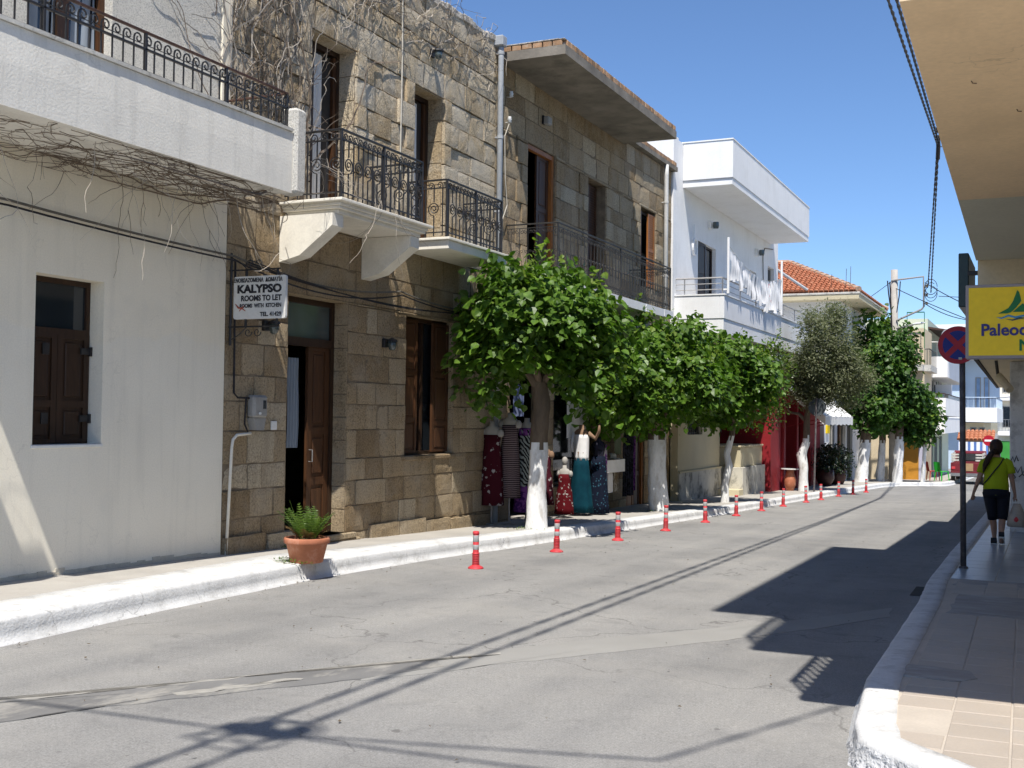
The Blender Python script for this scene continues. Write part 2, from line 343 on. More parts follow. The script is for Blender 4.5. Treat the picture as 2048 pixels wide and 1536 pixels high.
M['sign_red'] = surf('red_traffic_sign_film', (0.42, 0.012, 0.03), 0.4, 0.06, 3, 20, 0)
M['sign_blue'] = surf('blue_traffic_sign_film', (0.012, 0.02, 0.22), 0.4, 0.06, 3, 20, 0)
M['pole'] = surf('dark_grey_pole_paint', (0.10, 0.09, 0.095), 0.5, 0.25, 6, 40, 0.08, 0.002, dirt=(0.3, 0.28, 0.26), dirt_amt=0.4, dscale=7)
M['sign_back'] = surf('bare_sign_back', (0.075, 0.085, 0.09), 0.6, 0.15, 6, 40, 0)
M['pole_concrete'] = surf('concrete_utility_pole', (0.42, 0.39, 0.35), 0.9, 0.12, 3, 30, 0.2, 0.005)
M['column'] = surf('dirty_white_column', (0.78, 0.77, 0.75), 0.85, 0.1, 2, 30, 0.1, 0.004, dirt=(0.2, 0.19, 0.19), dirt_amt=0.5, dscale=3)
M['roof_tile'] = surf('terracotta_roof_tile', (0.52, 0.19, 0.095), 0.85, 0.2, 4, 30, 0.2, 0.01, dirt=(0.42, 0.27, 0.18), dirt_amt=0.6, dscale=4, per=0.25)
M['ridge'] = surf('mortared_ridge_tile', (0.45, 0.30, 0.21), 0.9, 0.2, 4, 30, 0.2, 0.01)
M['bark'] = surf('mulberry_bark', (0.14, 0.105, 0.075), 0.95, 0.3, 6, 25, 0.9, 0.02, stretch=(1, 1, 0.35))
M['limewash'] = surf('lime_washed_bark', (0.80, 0.80, 0.79), 0.9, 0.07, 5, 30, 0.8, 0.015, stretch=(1, 1, 0.4), dirt=(0.40, 0.36, 0.31), dirt_amt=0.65, dscale=7, streak=0.2)
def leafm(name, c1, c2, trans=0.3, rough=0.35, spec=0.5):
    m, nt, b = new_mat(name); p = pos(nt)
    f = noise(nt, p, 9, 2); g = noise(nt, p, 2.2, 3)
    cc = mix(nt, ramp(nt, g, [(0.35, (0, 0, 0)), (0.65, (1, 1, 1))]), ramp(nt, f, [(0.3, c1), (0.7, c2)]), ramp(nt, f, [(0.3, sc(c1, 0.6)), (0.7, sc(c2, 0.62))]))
    nt.links.new(cc, b.inputs['Base Color']); b.inputs['Roughness'].default_value = rough; b.inputs['Specular IOR Level'].default_value = spec
    tr = nt.nodes.new('ShaderNodeBsdfTranslucent'); nt.links.new(mix(nt, 1.0, cc, (1.0, 1.25, 0.5), 'MULTIPLY'), tr.inputs[0])
    ms = nt.nodes.new('ShaderNodeMixShader'); ms.inputs[0].default_value = trans
    nt.links.new(b.outputs[0], ms.inputs[1]); nt.links.new(tr.outputs[0], ms.inputs[2]); nt.links.new(ms.outputs[0], nt.nodes['Material Output'].inputs[0]); return m
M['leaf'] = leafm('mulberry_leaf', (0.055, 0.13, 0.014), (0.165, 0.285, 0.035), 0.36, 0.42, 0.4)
M['leaf_new'] = leafm('young_mulberry_leaf', (0.17, 0.27, 0.028), (0.27, 0.37, 0.06), 0.45, 0.5, 0.3)
M['leaf_citrus'] = leafm('citrus_leaf', (0.045, 0.09, 0.012), (0.12, 0.18, 0.02), 0.3)
M['leaf_far'] = leafm('ficus_leaf', (0.04, 0.10, 0.015), (0.10, 0.20, 0.035), 0.32, 0.45, 0.35)
M['leaf_olive'] = leafm('olive_leaf', (0.15, 0.165, 0.085), (0.27, 0.285, 0.17), 0.3, 0.6, 0.3)
M['fern'] = leafm('fern_frond', (0.07, 0.14, 0.02), (0.17, 0.26, 0.04), 0.35, 0.5)
M['fern_dry'] = leafm('dried_frond', (0.12, 0.075, 0.035), (0.2, 0.13, 0.06), 0.2, 0.8, 0.1)
M['bush'] = leafm('dark_bush_leaf', (0.012, 0.022, 0.008), (0.03, 0.05, 0.015), 0.2)

# ---- road
def asphalt():
    m, nt, b = new_mat('sun_bleached_asphalt'); p = pos(nt)
    f1 = noise(nt, p, 0.35, 4, 0.6); f2 = noise(nt, p, 95, 3, 0.75); f3 = noise(nt, p, 2.6, 4, 0.65, 0.4); f4 = noise(nt, p, 48, 3, 0.6)
    c = ramp(nt, f1, [(0.32, (0.215, 0.211, 0.204)), (0.5, (0.262, 0.257, 0.248)), (0.7, (0.295, 0.288, 0.274))])
    c = mix(nt, 0.8, c, ramp(nt, f2, [(0.3, (0.55,) * 3), (0.5, (0.96,) * 3), (0.72, (1.35,) * 3)]), 'MULTIPLY')
    c = mix(nt, 0.55, c, ramp(nt, f4, [(0.3, (0.74,) * 3), (0.7, (1.12,) * 3)]), 'MULTIPLY')
    c = mix(nt, ramp(nt, f3, [(0.56, (0, 0, 0)), (0.72, (0.5,) * 3)]), c, (0.16, 0.158, 0.155))
    lane = noise(nt, pos(nt, (1.1, 0.06, 1)), 1.0, 4, 0.6); c = mix(nt, 1.0, c, ramp(nt, lane, [(0.35, (0.86, 0.86, 0.86)), (0.65, (1.08, 1.07, 1.05))]), 'MULTIPLY')
    dust = noise(nt, p, 0.8, 5, 0.6); c = mix(nt, ramp(nt, dust, [(0.5, (0, 0, 0)), (0.75, (0.35,) * 3)]), c, (0.36, 0.34, 0.305))
    spots = noise(nt, p, 7, 2, 0.4)
    c = mix(nt, ramp(nt, spots, [(0.74, (0, 0, 0)), (0.78, (0.6,) * 3)]), c, (0.09, 0.085, 0.08))
    wv = nt.nodes.new('ShaderNodeVectorMath'); wv.operation = 'ADD'
    nz = N(nt, 'TexNoise', Scale=1.6, Detail=6.0); nt.links.new(p, nz.inputs['Vector']); nt.links.new(p, wv.inputs[0]); nt.links.new(nz.outputs['Color'], wv.inputs[1])
    vo = N(nt, 'TexVoronoi', feature='DISTANCE_TO_EDGE', Scale=0.42); nt.links.new(wv.outputs[0], vo.inputs['Vector'])
    cr = ramp(nt, vo.outputs['Distance'], [(0.0, (0.75,) * 3), (0.007, (0, 0, 0))])
    c = mix(nt, mix(nt, 1.0, cr, ramp(nt, f1, [(0.40, (0, 0, 0)), (0.55, (1,) * 3)]), 'MULTIPLY'), c, (0.10, 0.095, 0.09))
    nt.links.new(c, b.inputs['Base Color']); b.inputs['Roughness'].default_value = 0.9; b.inputs['Specular IOR Level'].default_value = 0.25
    bump(nt, b, f2, 0.35, 0.006); return m
M['asphalt'] = asphalt()
M['patch_light'] = surf('pale_asphalt_repair', (0.295, 0.287, 0.268), 0.9, 0.06, 1.5, 110, 0.35, 0.005, spec=0.2)
M['patch_dark'] = surf('dark_asphalt_repair', (0.185, 0.181, 0.175), 0.9, 0.14, 2.5, 90, 0.3, 0.005, spec=0.2, dirt=(0.36, 0.34, 0.30), dirt_amt=0.8, dscale=2.6, stretch=(1.6, 0.7, 1))
M['edge_light'] = surf('crumbled_pale_repair_edge', (0.335, 0.318, 0.285), 0.95, 0.15, 9, 60, 0.4, 0.006)
M['walk'] = surf('worn_concrete_pavement', (0.42, 0.395, 0.355), 0.92, 0.10, 1.1, 60, 0.25, 0.006, dirt=(0.32, 0.29, 0.26), dirt_amt=0.45, dscale=1.5)
M['kerbpaint'] = surf('whitewashed_kerb', (0.66, 0.655, 0.64), 0.9, 0.08, 3, 40, 0.5, 0.014, dirt=(0.40, 0.39, 0.37), dirt_amt=0.7, dscale=4.5, crack=0.8)
M['kerbrough'] = surf('broken_whitewashed_kerb', (0.60, 0.60, 0.60), 0.9, 0.15, 8, 20, 0.9, 0.04, dirt=(0.28, 0.28, 0.28), dirt_amt=0.8, dscale=6)
M['tile'] = surf('beige_pavement_tile', (0.46, 0.395, 0.325), 0.6, 0.05, 2, 70, 0.08, 0.003, per=0.10, dirt=(0.40, 0.36, 0.32), dirt_amt=0.45, dscale=2.2)
M['tile_far'] = surf('grey_glazed_pavement', (0.33, 0.345, 0.36), 0.32, 0.12, 2, 40, 0.12, 0.004, per=0.12, spec=0.5)
M['grout'] = surf('pale_tile_grout', (0.50, 0.44, 0.37), 0.9, 0.08, 3, 60, 0.1, 0.003)
M['stain'] = surf('worn_cement_patch', (0.33, 0.30, 0.27), 0.7, 0.15, 3, 40, 0.15, 0.004, dirt=(0.45, 0.43, 0.40), dirt_amt=0.85, dscale=3.2, stretch=(0.6, 1.6, 1))

# ---- setting
def gz(y):
    return -0.02 * y if y < 75 else -1.5 - 0.003 * (y - 75)
def lerp(tab, y):
    if y <= tab[0][0]: return tab[0][1]
    for (a, va), (b_, vb) in zip(tab, tab[1:]):
        if y <= b_: return va + (vb - va) * (y - a) / (b_ - a)
    return tab[-1][1]
mb = MB(); ys = [-200, -60, -20, 0, 10, 20, 30, 40, 50, 60, 75, 120, 200, 400, 900]; xs = [-900, -200, -60, -20, -10, 0, 10, 60, 200, 900]
for a, b_ in zip(ys, ys[1:]):
    for c, d in zip(xs, xs[1:]): mb.face((c, a, gz(a)), (d, a, gz(a)), (d, b_, gz(b_)), (c, b_, gz(b_)))
road = structure(mb.build('road', M['asphalt'])); road['label'] = 'sun bleached grey asphalt street running downhill between the houses'

KL = [(-12, -7.2), (5, -7.5), (6.65, -7.55), (8.74, -7.79), (11.72, -7.97), (14.18, -7.89), (15.6, -7.80), (15.9, -7.72), (17.95, -7.56), (22.48, -7.3), (27, -7.05), (31.5, -6.92), (43.07, -6.43), (49.3, -6.16), (51.8, -5.75), (53.0, -4.9), (53.7, -4.1), (55.5, -3.85), (80, -3.7)]
KH = [(5, 0.21), (14, 0.20), (20, 0.17), (30, 0.15), (60, 0.15)]
KW = [(5, 0.72), (9, 0.70), (12, 0.85), (13.5, 0.6), (18, 0.42), (30, 0.32), (60, 0.3)]
IO = [(5, 0.20), (11.6, 0.185), (19, 0.11), (31, 0.07), (80, 0.07)]
def swz(x, y):
    k = lerp(KL, y); t = min(1, max(0, (k - x) / (k + 9.5))) if k > -9 else 0
    return gz(y) + lerp(KH, y) * (1 - t) + lerp(IO, y) * t
def ylist(a, b_, s): n = max(1, round((b_ - a) / s)); return [a + (b_ - a) * i / n for i in range(n + 1)]
prof_y = ylist(-12, 5, 2) + ylist(5.15, 24, 0.16) + ylist(24.3, 56, 0.3) + ylist(57, 80, 2)
def kerb_ring(y, X, H, W, side, amp):
    n1 = mnoise.noise(Vector((X, y * 2.1, 0.3))) * amp; n2 = mnoise.noise(Vector((X, y * 3.7, 5.3))) * amp; n3 = mnoise.noise(Vector((X, y * 1.3, 9.3))) * amp * 2.5
    g = gz(y)
    return [(X + side * (0.055 + n1 * 1.5), y, g - 0.05), (X + side * (0.045 + n1 * 1.5), y, g + 0.012), (X + side * (0.005 + n2), y, g + 0.02), (X + side * (n2 + 0.0), y, g + H * 0.5),
            (X - side * (0.006 + n1 * 0.5), y, g + H - 0.03), (X - side * (0.022 + n1), y, g + H - 0.006), (X - side * 0.045, y, g + H + n2 * 0.3), (X - side * W * 0.6, y, g + H + 0.006), (X - side * (W + n3), y, g + H + 0.006), (X - side * (W + n3 + 0.01), y, g + H - 0.05)]
def strip(rgs):
    mb = MB(); n = len(rgs[0])
    for rg in rgs: mb.v += rg
    for i in range(len(rgs) - 1):
        for j in range(n - 1): mb.f.append((i*n + j, i*n + j + 1, (i+1)*n + j + 1, (i+1)*n + j)); mb.m.append(0)
    return mb
kb = strip([[p for p in kerb_ring(y, lerp(KL, y), lerp(KH, y), lerp(KW, y), 1, 0.009)][::-1] for y in prof_y])
kerb = structure(kb.build('kerb', M['kerbpaint'], smooth=True)); kerb['label'] = 'thick whitewashed kerb along the house side pavement'
mb = MB()
yy = ylist(-12, 80, 1.0)
for a, b_ in zip(yy, yy[1:]):
    xa, xb = lerp(KL, a) - 0.15, lerp(KL, b_) - 0.15
    for i in range(4):
        def q(y, x0, t): x = x0 + (-11.0 - x0) * t; return (x, y, swz(x, y))
        mb.face(q(a, xa, i / 4), q(b_, xb, i / 4), q(b_, xb, (i+1) / 4), q(a, xa, (i+1) / 4))
pav = structure(mb.build('pavement', M['walk'], smooth=True)); pav['label'] = 'worn pale concrete pavement in front of the houses'

# right pavement
KR = [(6.55, -0.93), (7.0, -1.02), (8.27, -1.13), (11, -1.18), (12.8, -1.21), (14.6, -1.29), (18.8, -1.33), (27.6, -1.34), (46, -1.40), (80, -1.0)]
HR = 0.15
pts = []
for x, y in [(2.6, 2.6), (1.6, 3.75), (0.6, 4.85), (0.0, 5.5), (-0.35, 5.9), (-0.62, 6.2), (-0.82, 6.4)]: pts.append((x, y))
for y in ylist(6.55, 26, 0.2) + ylist(27, 80, 1.5): pts.append((lerp(KR, y), y))
rgs = []
for i, (x, y) in enumerate(pts):
    a = Vector(pts[max(0, i-1)]); b_ = Vector(pts[min(len(pts)-1, i+1)]); t = (b_ - a).normalized(); n = Vector((-t.y, t.x))
    j1 = mnoise.noise(Vector((x * 4, y * 4, 1))) * 0.012; j2 = mnoise.noise(Vector((x * 7, y * 7, 4))) * 0.009
    g = gz(y); rough = 3.5 if y < 6.8 else 1
    def o(d, z): return (x + n.x * d, y + n.y * d, z)
    rgs.append([o(0.05 + j1 * rough, g - 0.05), o(0.04 + j1 * rough, g + 0.01), o(0.015 + j2 * rough, g + 0.03), o(j1 * rough, g + HR * 0.6), o(-0.006 + j2, g + HR - 0.028), o(-0.02 + j2, g + HR - 0.006), o(-0.045, g + HR), o(-0.14, g + HR + 0.004), o(-0.235 + j1 * 0.6, g + HR + 0.004), o(-0.24, g + HR - 0.05)])
krm = strip(rgs); krm.m = [1 if (i // 9 < 9 and i % 9 < 4) else 0 for i in range(len(krm.f))]
kr = structure(krm.build('kerb', [M['kerbpaint'], M['kerbrough']], smooth=True)); kr['label'] = 'whitewashed kerb edging the tiled pavement under the overhang'
mb = MB(); ang_pts = [(-0.75, 6.55)]
ry = ylist(6.5, 80, 1.0)
mb.face((2.6, 2.7, gz(2.7) + HR - 0.003), (4, 2.7, gz(2.7) + HR - 0.003), (4, 6.5, gz(6.5) + HR - 0.003), (-0.75, 6.5, gz(6.5) + HR - 0.003))
for a, b_ in zip(ry, ry[1:]):
    mb.face((lerp(KR, a) + 0.15, a, gz(a) + HR - 0.003), (4, a, gz(a) + HR - 0.003), (4, b_, gz(b_) + HR - 0.003), (lerp(KR, b_) + 0.15, b_, gz(b_) + HR - 0.003))
pav_r = structure(mb.build('tiled_pavement', M['grout'])); pav_r['label'] = 'beige tiled pavement under the overhang'
# tiles: each one a piece
def tile_mesh(m, w, l): 
    b_ = MB(); b_.cbox(-w/2, w/2, -l/2, l/2, -0.02, 0, 0.0035); return b_.mesh('tile', m)
TS = 0.33
tm = tile_mesh(M['tile'], TS - 0.012, TS - 0.012); tf = tile_mesh(M['tile_far'], 0.50 - 0.008, 0.50 - 0.008)
ck, sk = math.cos(R(1.0)), math.sin(R(1.0))
slope = math.atan(-0.02)
for i in range(-1, 9):
    for j in range(0, 29):
        y = 5.35 + j * TS; x = -0.66 + i * TS - (y - 6.5) * 0.015
        if y < 7 and x < -0.66 + (6.62 - y) * 0.95: continue
        if y >= 7 and x < lerp(KR, y) + 0.385: continue
        if 11.9 < y < 13.4 and x < 0.2: continue
        if x > 1.62 - 0.05 * max(0, y - 9): continue
        place('tile', tm, pav_r, (x, y, gz(y) + HR + 0.002 + rnd.uniform(-0.0015, 0.0015)), (slope + rnd.uniform(-0.003, 0.003), rnd.uniform(-0.003, 0.003), R(0.9)))
for i in range(0, 4):
    for j in range(0, 28):
        y = 15.2 + j * 0.5; x = -0.80 + i * 0.5
        if x > 0.5: continue
        place('tile', tf, pav_r, (x, y, gz(y) + HR + 0.002 + rnd.uniform(-0.001, 0.001)), (slope + rnd.uniform(-0.002, 0.002), rnd.uniform(-0.002, 0.002), R(0.3)))
def flat_patch(name, outline, zf, m, parent, j=0.03, n=8):
    """thin irregular sheet laid on a surface; outline in (x,y)"""
    pts_ = []
    for i in range(len(outline)):
        a = Vector(outline[i]); b_ = Vector(outline[(i+1) % len(outline)])
        for k in range(n):
            p_ = a.lerp(b_, k / n); q_ = mnoise.noise(Vector((p_.x * 5, p_.y * 5, 2.2))) * j; w_ = mnoise.noise(Vector((p_.x * 5, p_.y * 5, 7.2))) * j
            pts_.append((p_.x + q_, p_.y + w_))
    c = (sum(p_[0] for p_ in pts_) / len(pts_), sum(p_[1] for p_ in pts_) / len(pts_)); mb = MB()
    mb.v = [(x, y, zf(y)) for x, y in pts_] + [(c[0], c[1], zf(c[1]))]; k = len(pts_)
    mb.f = [(i, (i+1) % k, k) for i in range(k)]; mb.v += [(x, y, zf(y) - 0.016) for x, y in pts_]; mb.f += [(i, k + 1 + i, k + 1 + (i+1) % k, (i+1) % k) for i in range(k)]; mb.m = [0] * (2 * k)
    return mb.build(name, m, parent)
flat_patch('cement_patch', [(-0.86, 11.85), (0.6, 11.85), (0.6, 13.45), (-0.86, 13.45)], lambda y: gz(y) + HR + 0.001, M['stain'], pav_r, 0.05)
flat_patch('cement_patch', [(-0.9, 8.45), (-0.55, 8.4), (-0.42, 8.6), (-0.5, 8.85), (-0.9, 8.9)], lambda y: gz(y) + HR + 0.008, M['stain'], pav_r, 0.03)
flat_patch('cement_patch', [(-0.95, 14.3), (0.6, 14.2), (0.6, 14.95), (-0.95, 14.95)], lambda y: gz(y) + HR + 0.001, M['stain'], pav_r, 0.05)
# asphalt repairs (world coordinates on the road)
zr = lambda d: (lambda y: gz(y) + d)
flat_patch('asphalt_patch', [(-4.70, 7.45), (-4.33, 8.05), (-4.09, 8.55), (-3.54, 9.52), (-2.9, 10.47), (-2.21, 11.6), (-1.5, 13.0), (-1.45, 12.3), (-2.08, 10.92), (-2.71, 9.77), (-3.29, 8.86), (-3.83, 8.01), (-4.06, 7.54), (-4.40, 7.0)], zr(0.004), M['patch_light'], road, 0.04)
flat_patch('asphalt_patch', [(-6.3, 4.9), (-5.86, 5.45), (-5.6, 5.96), (-5.16, 6.62), (-4.72, 7.36), (-4.28, 7.95), (-4.15, 7.72), (-4.46, 6.95), (-4.76, 6.54), (-5.03, 6.04), (-5.4, 5.44), (-5.7, 4.7)], zr(0.006), M['patch_dark'], road, 0.05)
flat_patch('asphalt_patch', [(-6.4, 4.95), (-5.88, 5.5), (-5.62, 6.0), (-5.18, 6.66), (-4.74, 7.4), (-4.0, 8.45), (-3.97, 8.40), (-4.715, 7.36), (-5.155, 6.62), (-5.59, 5.965), (-5.86, 5.47), (-6.37, 4.9)], zr(0.009), M['edge_light'], road, 0.06)
flat_patch('asphalt_patch', [(-5.25, 6.05), (-5.02, 6.42), (-4.80, 6.85), (-4.76, 6.78), (-4.95, 6.35), (-5.18, 5.98)], zr(0.010), M['edge_light'], road, 0.07)
mb = MB(); mb.box(-1.44, -1.30, 14.2, 15.0, gz(14.6) + 0.004, gz(14.6) + 0.012)
gl = mb.build('gully_grate', M['dark'], road); gl['label'] = 'dark drain opening against the kerb'
# distant hill line and low ground beyond the town, so the horizon is closed
mb = MB()
def hill(u, v):
    x = -700 + 1400 * u; h = 9 + 7 * mnoise.noise(Vector((x * 0.006, 3, 0))) + 3 * mnoise.noise(Vector((x * 0.02, 8, 0)))
    return (x, 520 + 160 * v, -3 + h * math.sin(v * math.pi * 0.5) if v else -3)
mb.grid(hill, 60, 5)
M['hill'] = surf('far_scrub_hill', (0.22, 0.21, 0.16), 1, 0.25, 0.02, 0.3, 0)
hl = structure(mb.build('hill', M['hill'], smooth=True))
# ================================================================== stone laying
def block_meshes(n, amp, nu, nv, m, rr, depth=0.14, edge=0.014):
    out = []
    for k in range(n):
        mb = MB(); rows = []
        for i in range(nu + 1):
            r_ = []
            for j in range(nv + 1):
                e = i in (0, nu) or j in (0, nv)
                x = rr.uniform(-amp, amp) - (edge if e else 0)
                y = -0.5 + i / nu + (rr.uniform(-0.025, 0.025) if e else rr.uniform(-0.06, 0.06)); z = -0.5 + j / nv + (rr.uniform(-0.03, 0.03) if e else rr.uniform(-0.06, 0.06))
                if i == 0: y = -0.5 + rr.uniform(0, 0.02)
                if i == nu: y = 0.5 - rr.uniform(0, 0.02)
                if j == 0: z = -0.5 + rr.uniform(0, 0.03)
                if j == nv: z = 0.5 - rr.uniform(0, 0.03)
                mb.v.append((x, y, z)); r_.append(len(mb.v) - 1)
            rows.append(r_)
        for i in range(nu):
            for j in range(nv): mb.f.append((rows[i][j], rows[i+1][j], rows[i+1][j+1], rows[i][j+1])); mb.m.append(0)
        loop = [rows[i][0] for i in range(nu + 1)] + [rows[nu][j] for j in range(1, nv + 1)] + [rows[i][nv] for i in range(nu - 1, -1, -1)] + [rows[0][j] for j in range(nv - 1, 0, -1)]
        back = []
        for v in loop: x, y, z = mb.v[v]; mb.v.append((-depth, y, z)); back.append(len(mb.v) - 1)
        L = len(loop)
        for i in range(L): mb.f.append((loop[i], back[i], back[(i+1) % L], loop[(i+1) % L])); mb.m.append(0)
        out.append(mb.mesh('stone_block', m, smooth=False))
    return out
def lay(parent, X, y0, y1, z0, z1, holes, th, lens, meshes, rr, quoin=0.0, gap=0.014, jit=0.006):
    keys = sorted({z0, z1, *[h[2] for h in holes if z0 < h[2] < z1], *[h[3] for h in holes if z0 < h[3] < z1]}); rows = []
    for a, b_ in zip(keys, keys[1:]):
        n = max(1, round((b_ - a) / th))
        cuts = [a + (b_ - a) * i / n + (rr.uniform(-0.055, 0.055) if 0 < i < n else 0) for i in range(n + 1)]
        rows += list(zip(cuts, cuts[1:]))
    cnt = 0
    for ri, (a, b_) in enumerate(rows):
        mz = (a + b_) / 2; cuts = [(y0, y1)]
        for h in holes:
            if h[2] < mz < h[3]:
                nc = []
                for p, q in cuts:
                    if h[1] <= p or h[0] >= q: nc.append((p, q))
                    else:
                        if h[0] > p: nc.append((p, h[0]))
                        if h[1] < q: nc.append((h[1], q))
                cuts = nc
        for p, q in cuts:
            edges = []; left_h = any(abs(p - h[1]) < 1e-6 for h in holes); right_h = any(abs(q - h[0]) < 1e-6 for h in holes)
            s, e = p, q; spans = []
            ql = 0.52 if ri % 2 else 0.27
            if left_h and q - p > 0.9: spans.append((s, s + ql, True)); s += ql
            tail = None
            if right_h and q - p > 0.9: tail = (e - ql, e, True); e -= ql
            first = True
            while e - s > 0.05:
                l = rr.uniform(*lens)
                if first and ri % 2: l *= 0.6
                first = False
                if e - s - l < lens[0] * 0.6: l = e - s
                spans.append((s, s + l, False)); s += l
            if tail: spans.append(tail)
            for s_, e_, isq in spans:
                w, h_ = e_ - s_ - gap, b_ - a - gap
                if w < 0.05: continue
                place('stone_block', rr.choice(meshes), parent, (X + rr.uniform(-jit, jit) + (quoin if isq else 0), (s_ + e_) / 2, mz), (rr.uniform(-0.008, 0.008), rr.uniform(-0.012, 0.012), rr.uniform(-0.012, 0.012)), (rr.uniform(0.7, 1.6), w, h_)); cnt += 1
    return cnt
rs = random.Random(31)
blk_g = block_meshes(7, 0.0018, 5, 4, M['stone'], rs, edge=0.006); blk_u = block_meshes(10, 0.0018, 5, 4, M['rubble'], rs, edge=0.007)
XF = -9.45

# ---- ironwork pieces (local: run along +y, z up, origin on the floor line)
def spiral(cy, cz, r0, r1, a0, turns, n=13):
    return [(0, cy + (r0 + (r1 - r0) * i / n) * math.cos(a0 + turns * 2 * math.pi * i / n), cz + (r0 + (r1 - r0) * i / n) * math.sin(a0 + turns * 2 * math.pi * i / n)) for i in range(n + 1)]
def crook(mb, y, z, r, w=0.007):      # shepherd-crook scroll springing from a bar top
    mb.tube([(0, y, z)] + spiral(y + r, z + 0.01, r, r * 0.25, math.pi, -1.15, 12), w, 4)
def bal_a(m):                          # cream house: spear bar ending in a scroll
    mb = MB(); mb.tube([(0, 0, 0.015), (0, 0, 0.05), (0, 0, 0.37)], [0.003, 0.0095, 0.0095], 4); crook(mb, 0, 0.365, 0.060, 0.0095); return mb.mesh('baluster', m)
def bal_b(m):                          # plain bar with crook
    mb = MB(); mb.box(-0.0075, 0.0075, -0.0075, 0.0075, 0.03, 0.84); crook(mb, 0, 0.835, 0.052, 0.0085); return mb.mesh('baluster', m)
def bal_c(m):                          # bar carrying a big spiral ring
    mb = MB(); mb.box(-0.0075, 0.0075, -0.0075, 0.0075, 0.03, 0.36); mb.box(-0.0075, 0.0075, -0.0075, 0.0075, 0.58, 0.84)
    mb.tube(spiral(0, 0.47, 0.112, 0.014, -math.pi / 2, 2.2, 30), 0.0095, 4); crook(mb, 0, 0.835, 0.052, 0.0085); return mb.mesh('baluster', m)
def bal_d(m):                          # thin bar with a lyre of two struts
    mb = MB(); mb.box(-0.005, 0.005, -0.005, 0.005, 0.02, 0.99)
    for s_ in (-1, 1):
        mb.tube([(0, s_ * 0.085, 0.10), (0, s_ * 0.016, 0.52)], 0.006, 4)
        mb.tube(spiral(s_ * 0.05, 0.535, 0.035, 0.010, math.pi if s_ > 0 else 0, -s_ * 1.0, 9), 0.006, 4)
        mb.tube(spiral(s_ * 0.048, 0.915, 0.042, 0.014, math.pi / 2, -s_ * 1.1, 9), 0.006, 4)
        mb.tube(spiral(s_ * 0.045, 0.14, 0.032, 0.012, -math.pi / 2, s_ * 1.0, 8), 0.006, 4)
    return mb.mesh('baluster', m)
bA, bB, bC, bD = bal_a(M['iron']), bal_b(M['iron']), bal_c(M['iron']), bal_d(M['iron2'])
def run_y(parent, x, y0, y1, z, kinds, step, rails, m, mtop=None):
    """railing run along y: rails = [(height, half width, half thickness)]"""
    n = max(1, round((y1 - y0) / step))
    for i in range(n): place('baluster', kinds[i % len(kinds)], parent, (x, y0 + (i + 0.5) * (y1 - y0) / n, z))
    for k, (h, w, t) in enumerate(rails):
        mb = MB(); mb.cbox(x - w, x + w, y0, y1, z + h - t, z + h + t, min(w, t) * 0.3); mb.build('rail', mtop if (k == 0 and mtop) else m, parent)
def run_x(parent, y, x0, x1, z, kinds, step, rails, m, mtop=None):
    n = max(1, round((x1 - x0) / step))
    for i in range(n): place('baluster', kinds[i % len(kinds)], parent, (x0 + (i + 0.5) * (x1 - x0) / n, y, z), (0, 0, R(90)))
    for k, (h, w, t) in enumerate(rails):
        mb = MB(); mb.cbox(x0, x1, y - w, y + w, z + h - t, z + h + t, min(w, t) * 0.3); mb.build('rail', mtop if (k == 0 and mtop) else m, parent)
def post(parent, x, y, z0, z1, w, m, name='post'):
    mb = MB(); mb.cbox(x - w, x + w, y - w, y + w, z0, z1, w * 0.2); return mb.build(name, m, parent)
def leaf_panel(name, parent, X, y0, y1, z0, z1, m, panels, t=0.045, stile=0.09, louvre=False):
    """joinery leaf facing +x: stiles, rails and raised panels in one solid leaf"""
    mb = MB(); mb.box(X - t, X - 0.02, y0, y1, z0, z1)
    mb.box(X - 0.02, X, y0, y0 + stile, z0, z1); mb.box(X - 0.02, X, y1 - stile, y1, z0, z1)
    zs = [z0] + [z0 + (z1 - z0) * p for p in panels] + [z1]
    for z in zs: mb.box(X - 0.02, X - 0.001, y0 + stile, y1 - stile, max(z0, z - stile * 0.5), min(z1, z + stile * 0.5))
    for a, b_ in zip(zs, zs[1:]):
        if louvre:
            n = max(3, round((b_ - a - stile) / 0.06))
            for i in range(n):
                zc = a + stile * 0.5 + (b_ - a - stile) * (i + 0.5) / n; mb.prism([(X - 0.019, zc + 0.02), (X - 0.004, zc - 0.012), (X - 0.004, zc - 0.022), (X - 0.019, zc + 0.008)], y0 + stile, y1 - stile, 'y')
        elif y1 - y0 - 2 * stile > 0.12: mb.cbox(X - 0.022, X - 0.006, y0 + stile + 0.04, y1 - stile - 0.04, a + stile, b_ - stile, 0.012)
    return mb.build(name, m, parent)
def frame_ring(name, parent, X, y0, y1, z0, z1, w, d, m, bottom=True):
    mb = MB(); mb.box(X - d, X, y0, y0 + w, z0, z1); mb.box(X - d, X, y1 - w, y1, z0, z1); mb.box(X - d, X - 0.002, y0 + w, y1 - w, z1 - w, z1)
    if bottom: mb.box(X - d, X - 0.002, y0 + w, y1 - w, z0, z0 + w)
    return mb.build(name, m, parent)
def plate(name, parent, X, y0, y1, z0, z1, m, t=0.01):
    mb = MB(); mb.box(X - t, X, y0, y1, z0, z1); return mb.build(name, m, parent)
def drape(name, parent, X, y0, y1, z0, z1, m, amp=0.03, waves=6):
    mb = MB(); mb.grid(lambda u, v: (X + amp * math.sin(u * waves * 2 * math.pi + 0.5 * math.sin(v * 5)), y0 + (y1 - y0) * u, z0 + (z1 - z0) * v), waves * 6, 4); return mb.build(name, m, parent, smooth=True)

